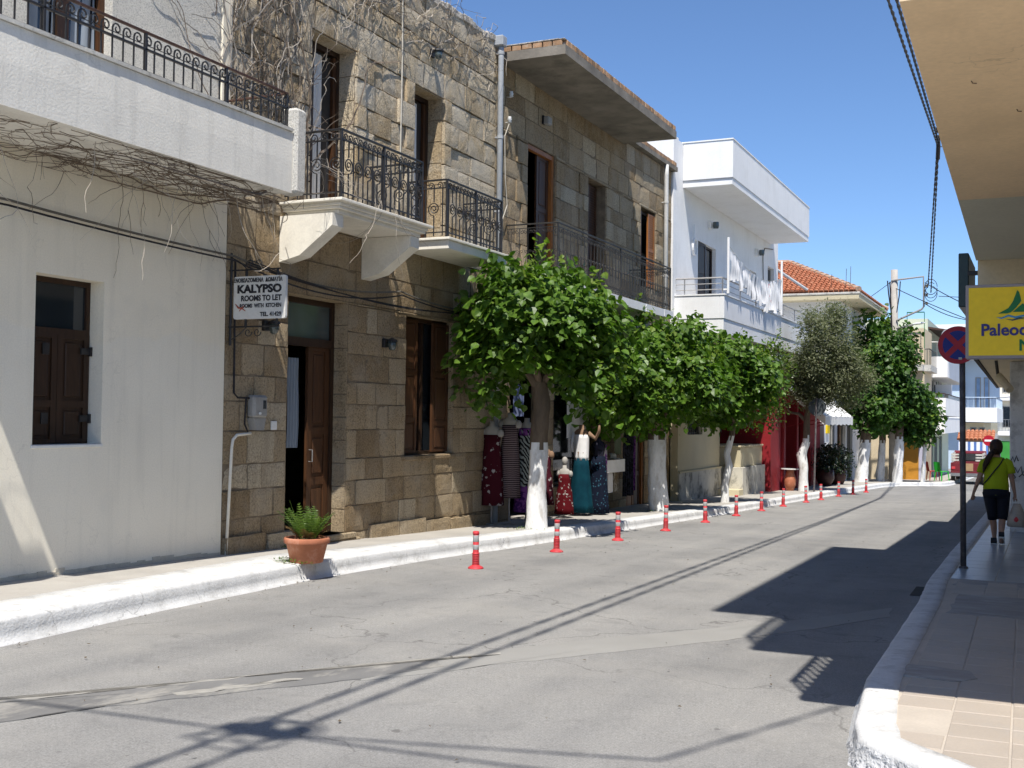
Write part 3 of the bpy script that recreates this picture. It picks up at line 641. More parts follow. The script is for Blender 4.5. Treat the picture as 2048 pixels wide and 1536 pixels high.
# ================================================================== cream house
H = thing('cream_house', 'cream plastered house with a long white balcony, left of the stone house', 'house', (XF, 6, 0))
holes = [(8.66, 9.61, 1.38, 3.17), (8.48, 9.64, 4.62, 7.0)]
mb = MB(); mb.panel(XF, -4, 11.68, -1.0, 4.42, holes[:1], 0.24); mb.build('wall', M['cream'], H)
mb = MB(); mb.panel(XF, -4, 11.50, 4.42, 9.4, holes[1:], 0.24); mb.build('wall', M['roughcast'], H, label='roughcast upper wall behind the balcony')
mb = MB(); mb.box(XF - 0.3, XF + 0.03, 11.50, 11.68, 4.42, 9.4); mb.build('wall_edge', M['cream'], H)
mb = MB(); mb.shell(XF, -17, -4, 11.675, -1, 9.4); mb.build('side_wall', M['cream'], H)
mb = MB()                                                     # crumbling foot of the wall
for y in ylist(4, 11.6, 0.12):
    h = 0.05 + 0.05 * mnoise.noise(Vector((3, y * 2.3, 1))) + 0.03 * mnoise.noise(Vector((3, y * 9, 1))); zb = swz(XF, y)
    mb.box(XF - 0.02, XF + 0.012 + 0.01 * mnoise.noise(Vector((9, y * 6, 1))), y - 0.062, y + 0.062, zb - 0.1, zb + max(0.015, h))
mb.build('wall_foot', surf('crumbling_wall_foot', (0.62, 0.57, 0.47), 0.95, 0.2, 5, 30, 0.6, 0.01, dirt=(0.3, 0.28, 0.24), dirt_amt=0.6, dscale=5), H)
# window with solid shutter and top light
W = frame_ring('window', H, XF - 0.20, 8.66, 9.61, 1.38, 3.17, 0.06, 0.05, M['wood'])
leaf_panel('shutter', W, XF - 0.185, 8.68, 9.14, 1.40, 2.56, M['wood'], [0.36], stile=0.075); leaf_panel('shutter', W, XF - 0.185, 9.145, 9.595, 1.40, 2.56, M['wood'], [0.36], stile=0.075)
plate('pane', W, XF - 0.225, 8.72, 9.55, 2.62, 3.11, M['glass']); mb = MB(); mb.box(XF - 0.24, XF - 0.19, 8.72, 9.55, 2.55, 2.63); mb.build('transom_bar', M['wood'], W)
for z in (1.66, 2.40):
    mb = MB(); mb.box(XF - 0.185, XF - 0.165, 9.46, 9.585, z - 0.035, z + 0.035); mb.box(XF - 0.185, XF - 0.15, 9.58, 9.606, z - 0.05, z + 0.05); mb.build('hinge', M['iron'], W)
    mb = MB(); mb.box(XF - 0.185, XF - 0.172, 8.93, 9.02, z - 0.06, z + 0.06); mb.build('latch', M['iron'], W)
mb = MB(); mb.cbox(XF - 0.22, XF + 0.015, 8.64, 9.63, 1.35, 1.385, 0.006); mb.build('sill', M['marble'], W)
# balcony door upstairs
D = frame_ring('balcony_door', H, XF - 0.12, 8.48, 9.64, 4.62, 7.0, 0.07, 0.06, M['wood_mid'])
mb = MB(); mb.box(XF - 0.16, XF - 0.13, 8.98, 9.14, 4.62, 7.0); mb.build('mullion', M['wood'], D)
drape('curtain', D, XF - 0.2, 8.55, 9.0, 4.62, 6.95, M['curtain'], 0.02, 3); drape('curtain', D, XF - 0.2, 9.12, 9.57, 4.62, 6.95, M['curtain'], 0.02, 3)
plate('pane', D, XF - 0.215, 8.55, 9.57, 4.66, 6.93, M['glass'])
# balcony
mb = MB(); mb.box(XF, -8.44, 6.86, 11.40, 4.42, 4.60)
mb.prism([(-8.44, 4.42), (-8.30, 4.42), (-8.295, 4.8), (-8.30, 5.16), (-8.44, 5.16)], 6.86, 11.46, 'y'); mb.box(XF, -8.44, 11.402, 11.46, 4.42, 5.28)
BP = mb.build('balcony', M['parapet'], H, label='long plain white balcony parapet')
mb = MB()
mb2 = MB(); mb2.box(XF, -8.44, -4, 6.42, 4.42, 4.60); mb2.box(-8.44, -8.30, -4, 6.42, 4.42, 5.16); mb2.build('balcony', M['parapet'], H, label='neighbouring balcony left of a narrow gap')
yy = ylist(6.86, 11.44, 0.4)
for a, b_ in zip(yy, yy[1:]): mb.box(-8.46, -8.275 + 0.006 * mnoise.noise(Vector((0, a * 3, 0))), a, b_, 5.163, 5.20 + 0.004 * mnoise.noise(Vector((4, a * 2, 0))))
mb.build('coping', M['coping'], BP)
mb = MB(); mb.cbox(-8.50, -8.245, 11.462, 11.68, 4.42, 5.47, 0.035); mb.build('pillar', M['pillar'], BP, label='rough white pillar closing the balcony')
RL = MB().box(-8.392, -8.378, 6.85, 11.45, 5.23, 5.245).build('railing', M['iron'], H, label='black scrolled railing on the white parapet')
run_y(RL, -8.385, 6.85, 11.45, 5.175, [bA], 0.150, [(0.465, 0.018, 0.012), (0.29, 0.016, 0.012), (0.335, 0.004, 0.004)], M['iron'], M['rail_rust'])
run_x(RL, 11.44, XF, -8.385, 5.175, [bA], 0.150, [(0.465, 0.018, 0.012), (0.29, 0.014, 0.01), (0.06, 0.014, 0.008)], M['iron'], M['rail_rust'])
for y in (6.87, 7.7, 9.02, 10.3, 11.44): post(RL, -8.385, y, 5.17, 5.64, 0.016, M['iron'])

# ================================================================== stone house with the rooms sign
S1 = thing('stone_house', 'tan sandstone house with two iron balconies and an open front door', 'house', (XF, 15.4, -0.1))
h1 = [(13.03, 14.53, -0.02, 3.42), (16.25, 17.93, 1.08, 3.39), (13.42, 14.60, 4.62, 7.22), (16.35, 17.37, 4.60, 7.22)]
mb = MB(); mb.panel(XF - 0.016, 11.69, 19.47, -1, 8.86, h1, 0.36); mb.build('wall', M['mortar'], S1)
mb = MB(); mb.shell(XF - 0.035, -17, 11.69, 19.465, -1, 8.86); mb.box(-17, XF - 0.4, 11.7, 19.4, 4.3, 4.5); mb.box(-17, XF - 0.4, 11.7, 19.4, -0.2, -0.03); mb.build('side_wall', M['mortar'], S1)
c1 = lay(S1, XF, 11.69, 19.47, -0.62, 4.42, h1[:2], 0.40, (0.45, 0.9), blk_g, rs, 0.003, 0.010, 0.009)
c1 += lay(S1, XF + 0.015, 11.69, 19.47, 4.42, 8.84, h1[2:], 0.385, (0.5, 0.95), blk_u, rs, 0.032, 0.011, 0.011)
# reveals lined with stone
for (a, b_, c, d), m_ in zip(h1, (M['stone'], M['stone'], M['rubble'], M['rubble'])):
    mb = MB()
    for s_, y in ((1, a), (-1, b_)):
        n = max(3, round((d - c) / 0.36))
        for i in range(n): mb.cbox(XF - 0.36, XF - 0.015, min(y, y + s_ * 0.012), max(y, y + s_ * 0.012), c + (d - c) * i / n + 0.006, c + (d - c) * (i + 1) / n - 0.006, 0.004)
    mb.cbox(XF - 0.36, XF - 0.015, a + 0.013, b_ - 0.013, d - 0.012, d, 0.004); stuff(mb.build('reveal_stones', m_, S1))
mb = MB()                                                     # crumbling lime capping of the wall head
yy = ylist(11.7, 19.5, 0.16)
for a, b_ in zip(yy, yy[1:]):
    j = mnoise.noise(Vector((1, a * 1.9, 0))); k = mnoise.noise(Vector((5, a * 4.1, 0)))
    mb.cbox(XF - 0.5, XF + 0.035 + 0.03 * j, a - 0.01, b_ + 0.01, 8.78 + 0.05 * k, 8.91 + 0.05 * j + 0.02 * k, 0.02)
stuff(mb.build('wall_cap', M['crust'], S1))
for i in range(9):                                            # plinth stones at the pavement
    y0 = 11.7 + i * 0.87 + (1.5 if i > 1 else 0) * 0
    if 12.7 < y0 < 14.6: continue
    zb = swz(XF, y0 + 0.4); ob = place('plinth_stone', rs.choice(blk_g), S1, (XF + 0.07, y0 + 0.42, zb + 0.06), (0, 0, rs.uniform(-0.02, 0.02)), (1.3, 0.83, 0.30 + rs.uniform(-0.04, 0.04)))
mb = MB(); mb.cbox(XF - 0.34, XF + 0.06, 13.0, 14.75, -0.10, -0.02, 0.01); mb.build('threshold', M['stone'], S1); 
mb = MB(); mb.cbox(XF - 0.1, XF + 0.05, 13.0, 14.9, -0.40, -0.104, 0.02); mb.build('step', M['stone'], S1)
# front door: frame, top light, one leaf open inwards, one closed
D = frame_ring('front_door', S1, XF - 0.24, 13.045, 14.515, 0.0, 3.405, 0.075, 0.10, M['wood'], False)
mb = MB(); mb.box(XF - 0.33, XF - 0.245, 13.12, 14.44, 2.72, 2.84); mb.build('transom_bar', M['wood'], D)
plate('pane', D, XF - 0.285, 13.12, 14.44, 2.84, 3.33, M['glass_pale'])
leaf_panel('door_leaf', D, XF - 0.27, 13.90, 14.44, 0.0, 2.72, M['wood_mid'], [0.28, 0.55], stile=0.11)
mb = MB(); mb.box(XF - 0.95, XF - 0.30, 13.125, 13.17, 0.0, 2.72); mb.build('door_leaf', M['wood_mid'], D, label='door leaf standing open into the dark hall')
mb = MB(); mb.tube([(XF - 0.26, 13.94, 1.05), (XF - 0.20, 13.94, 1.05), (XF - 0.20, 13.94, 1.22), (XF - 0.26, 13.94, 1.22)], 0.009, 5); mb.build('handle', M['alu'], D)
drape('curtain', D, XF - 0.42, 13.60, 13.88, 1.25, 2.55, M['curtain'], 0.025, 4)
# ground floor window with half open shutters
W = frame_ring('window', S1, XF - 0.16, 16.262, 17.918, 1.08, 3.378, 0.06, 0.08, M['wood'])
leaf_panel('shutter', W, XF - 0.10, 16.28, 16.80, 1.12, 3.33, M['wood_mid'], [0.25, 0.6], stile=0.07, louvre=False)
leaf_panel('shutter', W, XF - 0.10, 17.34, 17.90, 1.12, 3.33, M['wood_mid'], [0.22, 0.6], stile=0.07)
mb = MB(); mb.box(XF - 0.26, XF - 0.22, 16.32, 16.90, 1.14, 3.32); mb.box(XF - 0.26, XF - 0.2, 17.1, 17.16, 1.14, 3.32); mb.build('casement', M['wood'], W)
plate('pane', W, XF - 0.27, 16.32, 17.86, 1.14, 3.32, M['glass'])
mb = MB(); mb.cbox(XF - 0.3, XF + 0.03, 16.15, 18.0, 1.0, 1.075, 0.015); mb.build('sill', M['stone'], W)
# upper doors
for (a, b_, c, d) in h1[2:]:
    D = frame_ring('balcony_door', S1, XF - 0.28, a + 0.012, b_ - 0.012, c, d - 0.012, 0.075, 0.07, M['wood'])
    mid = (a + b_) / 2
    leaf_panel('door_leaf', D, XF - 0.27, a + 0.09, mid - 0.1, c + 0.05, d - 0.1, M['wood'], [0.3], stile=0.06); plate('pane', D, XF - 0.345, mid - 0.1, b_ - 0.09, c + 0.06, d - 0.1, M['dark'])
    drape('curtain', D, XF - 0.325, mid - 0.05, mid + 0.18, c + 0.1, d - 0.15, M['lace'], 0.008, 3); 
    mb = MB(); mb.box(XF - 0.34, XF - 0.29, b_ - 0.16, b_ - 0.09, c, d - 0.1); mb.build('stile', M['wood_mid'], D)
# balconies
def moulded(mb, x1, y0, y1, top):
    pr = [(0.0, -0.035), (0.0, 0.0), (-0.02, 0.0)]
    steps = [(0.00, -0.045, 0.0), (0.03, -0.09, 0), (0.055, -0.13, 0), (0.11, -0.19, 0)]
    mb.cbox(XF, x1 + 0.03, y0 - 0.03, y1 + 0.03, top - 0.04, top, 0.006)
    zz = top - 0.041
    for d, dz, _ in steps: mb.cbox(XF, x1 - d, y0 + d, y1 - d, top + dz, zz - 0.0005, 0.006); zz = top + dz
mb = MB(); moulded(mb, -8.47, 12.79, 15.24, 4.62)
B1 = mb.build('balcony', M['slab'], S1, label='moulded cream balcony slab on two brackets above the door')
for y in (12.79, 14.86):
    mb = MB(); mb.prism([(XF, 4.425), (-8.60, 4.425), (-8.60, 4.26), (-9.12, 3.88), (XF, 3.80)], y, y + 0.26, 'y'); mb.build('bracket', M['slab'], B1)
RA = MB().box(-8.532, -8.518, 12.86, 15.05, 4.70, 4.72).build('railing', M['iron'], S1, label='black scrolled balcony railing above the front door')
rr1 = [(0.93, 0.02, 0.013), (0.80, 0.014, 0.010)]
run_y(RA, -8.525, 12.86, 15.05, 4.62, [bB, bC], 0.124, rr1, M['iron']); run_x(RA, 12.86, XF, -8.525, 4.62, [bB, bC], 0.15, rr1 + [(0.09, 0.012, 0.01)], M['iron']); run_x(RA, 15.05, XF, -8.525, 4.62, [bB, bC], 0.15, rr1 + [(0.09, 0.012, 0.01)], M['iron'])
for y in (12.86, 13.95, 15.05): post(RA, -8.525, y, 4.62, 5.56, 0.017, M['iron'])
mb = MB(); mb.cbox(XF, -8.58, 16.05, 18.33, 4.545, 4.585, 0.006); mb.cbox(XF, -8.62, 16.10, 18.28, 4.40, 4.544, 0.01)
B2 = mb.build('balcony', M['slab'], S1, label='plain thin balcony slab beside the downpipe')
RB = MB().box(-8.677, -8.663, 16.12, 18.15, 4.66, 4.68).build('railing', M['iron'], S1, label='black scrolled railing of the balcony beside the downpipe')
run_y(RB, -8.67, 16.12, 18.15, 4.585, [bB, bC], 0.124, rr1, M['iron']); run_x(RB, 16.12, XF, -8.67, 4.585, [bB, bC], 0.15, rr1 + [(0.09, 0.012, 0.01)], M['iron']); run_x(RB, 18.15, XF, -8.67, 4.585, [bB, bC], 0.15, rr1 + [(0.09, 0.012, 0.01)], M['iron'])
for y in (16.12, 17.15, 18.15): post(RB, -8.67, y, 4.58, 5.52, 0.017, M['iron'])
# things fixed to the wall
def downpipe(name, label, x, y, z0, z1, r, m, joints):
    t = thing(name, label, 'downpipe', (x, y, z0)); mb = MB(); mb.tube([(x, y, z0), (x, y, z1 - 0.3), (x + 0.0, y, z1)], r, 10); mb.build('pipe', m, t, smooth=True)
    for z in joints:
        mb = MB(); mb.tube([(x, y, z - 0.03), (x, y, z + 0.03)], r * 1.18, 10); mb.box(XF - 0.05, x, y - 0.02, y + 0.02, z - 0.012, z + 0.012); mb.build('clip', m, t)
    return t
dp = downpipe('downpipe', 'grey metal downpipe between the two stone houses', XF + 0.12, 19.42, -0.25, 8.80, 0.055, M['pipe'], (1.5, 3.4, 5.6, 7.0, 8.6))
mb = MB(); mb.cbox(XF - 0.05, XF + 0.2, 19.32, 19.52, 8.72, 8.92, 0.02); mb.build('hopper', M['pipe'], dp)
def wall_lamp(name, label, y, z, m_shade, globe=True):
    t = thing(name, label, 'wall lamp', (XF, y, z))
    mb = MB(); mb.cbox(XF - 0.01, XF + 0.05, y - 0.06, y + 0.06, z - 0.06, z + 0.08, 0.01); mb.tube([(XF + 0.03, y, z + 0.03), (XF + 0.13, y, z + 0.06)], 0.015, 6); mb.build('arm', M['iron'], t)
    mb = MB(); mb.lathe([(0.02, 0.09), (0.08, 0.06), (0.088, 0.03)], 12, (XF + 0.15, y, z)); mb.build('shade', m_shade, t)
    mb = MB(); mb.lathe([(0.07, 0.03), (0.066, -0.04), (0.048, -0.09), (0.018, -0.105)], 12, (XF + 0.15, y, z)); mb.build('globe', M['glass_pale'], t, smooth=True)
    return t
wall_lamp('wall_lamp', 'bulkhead lamp high on the stone wall between the balcony doors', 16.92, 7.86, M['iron'])
wall_lamp('wall_lamp', 'small lantern on the stone wall between front door and window', 15.55, 2.86, M['iron'])
wall_lamp('wall_lamp', 'small lamp on the stone wall under the rooms sign', 12.50, 2.90, M['iron'])
# electricity meter
t = thing('electricity_meter', 'grey electricity meter box on the stone wall beside the door', 'meter box', (XF, 12.3, 1.5))
mb = MB(); mb.cbox(XF, XF + 0.13, 12.14, 12.44, 1.68, 1.98, 0.03); mb.build('case', M['plastic_grey'], t)
mb = MB(); mb.prism([(12.16, 1.678), (12.42, 1.678), (12.38, 1.52), (12.22, 1.52)], XF, XF + 0.11, 'x'); mb.build('terminal_cover', M['plastic_grey'], t)
plate('window', t, XF + 0.136, 12.33, 12.39, 1.80, 1.91, M['glass'], 0.006)
mb = MB(); mb.tube([(XF + 0.14, 12.24, 1.74), (XF + 0.16, 12.24, 1.74)], 0.018, 8); mb.build('seal', M['porcelain'], t)
mb = MB(); mb.tube([(XF + 0.05, 11.80, 3.7), (XF + 0.05, 11.82, 2.0), (XF + 0.05, 11.90, 1.94), (XF + 0.05, 12.13, 1.94)], 0.014, 6); mb.tube([(XF + 0.05, 12.07, 1.93), (XF + 0.05, 12.05, 1.6), (XF + 0.05, 12.12, 1.5)], 0.012, 6); tag(mb.build('conduit', M['cable']), 'black electric conduit running down the stone wall to the meter', 'conduit')
mb = MB(); mb.tube([(XF + 0.05, 12.18, 1.48), (XF + 0.05, 11.90, 1.46), (XF + 0.05, 11.82, 1.40), (XF + 0.05, 11.80, 1.30), (XF + 0.05, 11.72, -0.2)], 0.020, 7); tag(mb.build('conduit', M['slab'], smooth=True), 'cream plastic conduit running from the meter to the pavement', 'conduit')
mb = MB(); mb.cbox(XF, XF + 0.025, 12.66, 12.78, 1.52, 1.64, 0.005); hn = mb.build('house_number', M['porcelain']); tag(hn, 'small white number tile beside the front door', 'number tile')
mb = MB(); mb.tube([(XF + 0.06, 15.85, 8.9), (XF + 0.07, 15.86, 7.5), (XF + 0.07, 15.84, 5.5)], 0.012, 5); tag(mb.build('cord', M['rope']), 'pale cord hanging down the stone wall between the balcony doors', 'cord')

# rooms sign on a scrolled bracket
SY = 11.75
t = thing('hanging_sign', 'white hanging sign reading Kalypso rooms to let on an iron bracket', 'sign', (-9.4, SY, 2.9))
def rounded(x0, x1, z0, z1, r, n=4):
    o = []
    for cx, cz, a in ((x1 - r, z1 - r, 0), (x0 + r, z1 - r, 90), (x0 + r, z0 + r, 180), (x1 - r, z0 + r, 270)):
        o += [(cx + r * math.cos(R(a + 90 * i / n)), cz + r * math.sin(R(a + 90 * i / n))) for i in range(n + 1)]
    return o
mb = MB(); mb.prism(rounded(-9.36, -8.56, 2.93, 3.47, 0.03), SY - 0.02, SY + 0.02, 'y'); brd = mb.build('board', M['signwhite'], t)
ax, az = (1, 0, 0), (0, 0, 1)
def sgn(s_, size, x1, z, bold=0.0, sx=1.0): return lettering(s_, size, (x1, SY - 0.023, z), ax, az, M['ink'], t, bold, sx, 0.002, 'RIGHT')
sgn('ΕΝΟΙΚΙΑΖΟΜΕΝΑ  ΔΩΜΑΤΙΑ', 0.070, -8.61, 3.395, 0.0022, 0.80); sgn('KALYPSO', 0.138, -8.62, 3.262, 0.0065, 1.18); sgn('ROOMS TO LET', 0.096, -8.62, 3.158, 0.0035, 0.92); sgn('ROOMS  WITH  KITCHEN', 0.070, -8.62, 3.073, 0.0022, 0.80); sgn('TEL. 41429', 0.072, -8.62, 2.962, 0.0022, 0.98)
mb = MB(); mb.tube([(-9.33, SY - 0.023, 3.125), (-9.28, SY - 0.023, 3.075), (-9.22, SY - 0.023, 3.065), (-9.17, SY - 0.023, 3.03)], [0.004, 0.014, 0.010, 0.004], 4); mb.tube([(-9.27, SY - 0.023, 3.03), (-9.23, SY - 0.023, 3.065), (-9.19, SY - 0.023, 3.10)], [0.003, 0.009, 0.003], 4); mb.build('bird_mark', M['red_ink'], t)
mb = MB()
for z, s_ in ((3.555, 1), (2.835, -1)):
    mb.tube([(-9.62 if s_ > 0 else XF, SY, z), (-8.66, SY, z)], 0.011, 5)
    for i, cx in enumerate((-9.14, -9.0)): mb.tube([(cx + 0.06 * math.cos(R(20 * k)) * (1 - k / 26), SY, z + s_ * (0.07 + 0.06 * math.sin(R(20 * k)) * (1 - k / 26))) for k in range(22)], 0.007, 4)
    mb.tube([(XF + 0.03, SY, z + s_ * 0.17), (-9.28, SY, z + s_ * 0.10), (-9.16, SY, z)], 0.008, 4)
    for x in (-9.18, -8.70): mb.box(x - 0.012, x + 0.012, SY - 0.012, SY + 0.012, min(z, z - s_ * 0.11), max(z, z - s_ * 0.11))
mb.tube([(XF + 0.03, SY, 2.6), (XF + 0.03, SY, 3.78)], 0.016, 6); mb.build('bracket', M['iron'], t)

# cables along the facades
def sag(a, b_, d, n=14): 
    a, b_ = Vector(a), Vector(b_); return [a.lerp(b_, i / n) - Vector((0, 0, d * 4 * (i / n) * (1 - i / n))) for i in range(n + 1)]
for k, (zz, m_, lb) in enumerate(((0.0, 'cable_grey', 'upper grey cable clipped along the cream and stone fronts'), (-0.06, 'cable', 'lower black cable drooping along the cream and stone fronts'))):
    mb = MB(); xo = XF + 0.07 + 0.03 * k
    P = sag((xo, 0, 3.95 + zz), (xo, 8.2, 3.84 + zz), 0.05) + sag((xo, 8.2, 3.84 + zz), (xo, 11.75, 3.74 + zz), 0.02)[1:] + sag((xo, 11.75, 3.74 + zz), (xo + 0.02, 15.9, 3.72 + zz), 0.16 + 0.05 * k)[1:] + sag((xo + 0.02, 15.9, 3.72 + zz), (xo, 19.4, 3.70 + zz), 0.10)[1:]
    mb.tube(P, 0.012 if k else 0.015, 5); tag(mb.build('facade_cable', M[m_]), lb, 'cable')
mb = MB()
for k in range(3): mb.tube(sag((XF + 0.10 + 0.015 * k, 12.0, 3.66 + 0.03 * k), (XF + 0.10, 19.2, 3.62 + 0.03 * k), 0.16 + 0.04 * k), 0.010, 5)
stuff(tag(mb.build('cable_bundle', M['cable']), 'bundle of slack black cables across the stone front above the door', 'cables'))

# ================================================================== dry creepers
def vine(name, label, strands, m):
    mb = MB()
    for P, r in strands: mb.tube(P, [r * (1 - 0.55 * i / max(1, len(P) - 1)) for i in range(len(P))], 3, False)
    return stuff(tag(mb.build(name, m), label, 'vine'))
rv = random.Random(5); st = []; pale = []
def walk(p, d, n, step, jit, flat=None):
    P = [Vector(p)]; d = Vector(d)
    for i in range(n):
        d = (d + Vector((rv.gauss(0, jit), rv.gauss(0, jit), rv.gauss(0, jit)))).normalized()
        q = P[-1] + d * step
        if flat: q = flat(q)
        P.append(q)
    return P
for i in range(120):                                            # matted under the balcony
    x = rv.uniform(-9.4, -8.36); y = rv.uniform(7.0, 11.3); zz = rv.uniform(4.33, 4.405)
    st.append((walk((x, y, zz), (rv.uniform(-0.35, 0.35), rv.choice((-1, 1)), 0), rv.randint(8, 20), 0.11, 0.28, lambda q: Vector((min(-8.33, max(-9.42, q.x)), min(11.75, q.y), min(4.41, max(4.27, q.z))))), rv.uniform(0.003, 0.0065)))
for i in range(34):                                            # hanging strands
    x = rv.choice((rv.uniform(-9.3, -8.9), rv.uniform(-8.6, -8.33))); y = rv.uniform(7.0, 11.7); L = rv.uniform(5, 15)
    P = walk((x, y, 4.38), (rv.uniform(-0.1, 0.1), rv.uniform(-0.2, 0.2), -1), int(L), 0.09, 0.17)
    (pale if x > -8.7 else st).append((P, rv.uniform(0.003, 0.0055)))
    if rv.random() < 0.5:
        k = rv.randint(2, len(P) - 1); (pale if x > -8.7 else st).append((walk(P[k], (rv.uniform(-0.3, 0.3), rv.uniform(-0.7, 0.7), -0.8), rv.randint(3, 8), 0.07, 0.25), 0.0045))
for i in range(9): st.append((walk((rv.uniform(-9.3, -8.5), 11.6, 4.36), (rv.uniform(-0.1, 0.1), -1, 0), 40, 0.11, 0.16, lambda q: Vector((min(-8.36, max(-9.42, q.x)), q.y, min(4.40, max(4.30, q.z))))), rv.uniform(0.009, 0.014)))
vine('dry_creeper', 'leafless dark creeper matted under the white balcony of the cream house', st, M['vine']); vine('dry_creeper', 'bleached creeper shoots dangling from the edge of the white balcony', pale, M['vine_pale'])
st = []; pale = []
onwall = lambda q: Vector((min(XF + 0.22, max(XF + 0.045, q.x)), q.y, min(8.98, q.z)))
for i in range(115):
    y = rv.uniform(11.3, 13.5); z = rv.uniform(5.0, 7.5)
    (st if rv.random() < 0.5 else pale).append((walk((XF + 0.06, y, z), (0, rv.uniform(-0.35, 0.45), 1), rv.randint(10, 26), 0.10, 0.22, onwall), rv.uniform(0.0045, 0.0115)))
for i in range(150):
    y = rv.uniform(12.5, 19.2); z = rv.uniform(7.9, 8.8) - max(0, (y - 16) * 0.02)
    (st if rv.random() < 0.4 else pale).append((walk((XF + 0.07, y, z), (0, rv.choice((-1, 1)) , rv.uniform(-0.3, 0.6)), rv.randint(6, 16), 0.09, 0.30, onwall), rv.uniform(0.004, 0.009)))
for i in range(16):
    y = rv.uniform(12.8, 15.5); pale.append((walk((XF + 0.1, y, rv.uniform(7.3, 8.3)), (0.2, 0.2, -0.8), rv.randint(5, 12), 0.09, 0.25), 0.005))
for i in range(10): (st if i % 2 else pale).append((walk((XF + 0.08, rv.uniform(11.5, 13.2), 4.7), (0, rv.uniform(-0.1, 0.25), 1), 40, 0.11, 0.16, onwall), rv.uniform(0.014, 0.022)))
for i in range(14): pale.append((walk((-8.55, rv.uniform(12.2, 12.9), rv.uniform(4.7, 5.1)), (0.2, 0.8, rv.uniform(-0.5, 0.4)), rv.randint(5, 10), 0.07, 0.3), 0.004))
for i in range(6): pale.append((walk((-8.46, rv.uniform(12.7, 14.2), 4.75), (0.05, 0.1, -1), rv.randint(9, 16), 0.08, 0.2), 0.0045))
vine('dry_creeper', 'leafless dark creeper climbing the stone wall beside the balcony door', st, M['vine']); vine('dry_creeper', 'bleached creeper twigs tangled across the top of the stone wall', pale, M['vine_pale'])
# ================================================================== second stone house: concrete canopy, clothes shop below
S2 = thing('stone_house', 'brown stone house under a jutting concrete canopy, clothes shop below', 'house', (XF, 25, -0.4))
h2 = [(20.95, 22.43, 4.36, 7.28), (24.32, 25.50, 4.62, 7.22), (28.06, 29.36, 5.15, 7.20)]
h2g = [(20.3, 22.0, -0.75, 2.75), (22.5, 24.9, 0.25, 2.75), (27.2, 28.6, -0.75, 2.6)]
mb = MB(); mb.panel(XF - 0.02, 19.48, 30.78, -1.2, 8.62, h2 + h2g, 0.3); mb.build('wall', M['mortar'], S2)
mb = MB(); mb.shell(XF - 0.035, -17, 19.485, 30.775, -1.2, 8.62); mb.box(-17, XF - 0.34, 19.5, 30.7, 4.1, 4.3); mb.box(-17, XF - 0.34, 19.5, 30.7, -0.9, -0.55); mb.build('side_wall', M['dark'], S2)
c2 = lay(S2, XF - 0.005, 19.48, 30.78, 4.28, 8.60, h2, 0.42, (0.6, 1.05), blk_g, rs, 0.028, 0.008, 0.004)
mb = MB(); rs2 = random.Random(9)                              # lower storey, mostly behind the trees: coarser courses
c2 += lay(S2, XF, 19.48, 30.78, -0.9, 4.26, h2g, 0.52, (0.8, 1.3), blk_g, rs2, 0.0, 0.014)
print('BLOCKS', c1, c2)
# canopy
CX = -8.10
mb = MB(); mb.prism([(XF - 0.5, 8.50), (XF, 8.50), (CX, 8.50), (CX, 8.68), (XF - 0.5, 8.68)], 19.62, 26.72, 'y'); CN = mb.build('canopy', M['concrete'], S2, label='stained concrete canopy jutting over the balcony')
mb = MB(); mb.box(XF - 0.5, CX - 0.05, 19.70, 26.65, 8.681, 8.74); mb.build('canopy_roof', M['crust'], CN)
bks = [MB().cbox(-0.055, 0.055, -0.095, 0.095, -0.055, 0.055, 0.008).mesh('brick', M['brick']) for _ in range(1)]
y = 19.72
while y < 26.65:
    l = rs.uniform(0.19, 0.215); place('brick', bks[0], CN, (CX - 0.058 + rs.uniform(-0.008, 0.004), y + l / 2, 8.737 + rs.uniform(-0.006, 0.006)), (0, 0, rs.uniform(-0.03, 0.03)), (1, l / 0.205, 1)); y += l + 0.008
for yb in (19.685, 26.66):
    x = XF + 0.02
    while x < CX - 0.15:
        l = rs.uniform(0.19, 0.215); place('brick', bks[0], CN, (x + l / 2, yb, 8.737 + rs.uniform(-0.006, 0.006)), (0, 0, R(90) + rs.uniform(-0.03, 0.03)), (1, l / 0.205, 1)); x += l + 0.008
mb = MB()
yy = ylist(19.62, 26.72, 0.18)
for a, b_ in zip(yy, yy[1:]): mb.cbox(CX - 0.14, CX - 0.02 + 0.012 * mnoise.noise(Vector((1, a * 5, 0))), a, b_, 8.79, 8.805 + 0.012 * mnoise.noise(Vector((2, a * 4, 0))), 0.004)
mb.cbox(XF - 0.1, CX - 0.14, 19.62, 19.74, 8.79, 8.812, 0.005); stuff(mb.build('mortar_cap', M['crust'], CN))
mb = MB(); mb.box(XF - 0.5, XF + 0.14, 26.74, 30.86, 8.62, 8.74); CP = mb.build('roof_edge', M['concrete'], S2)
y = 26.8
while y < 30.7:
    l = rs.uniform(0.19, 0.215); place('brick', bks[0], CP, (XF + 0.08 + rs.uniform(-0.01, 0.01), y + l / 2, 8.797), (0, 0, rs.uniform(-0.03, 0.03)), (1, l / 0.205, 1)); y += l + 0.008
mb = MB(); mb.box(XF - 0.5, XF + 0.0, 19.48, 19.61, 8.62, 8.86); mb.build('wall_cap', M['crust'], S2)
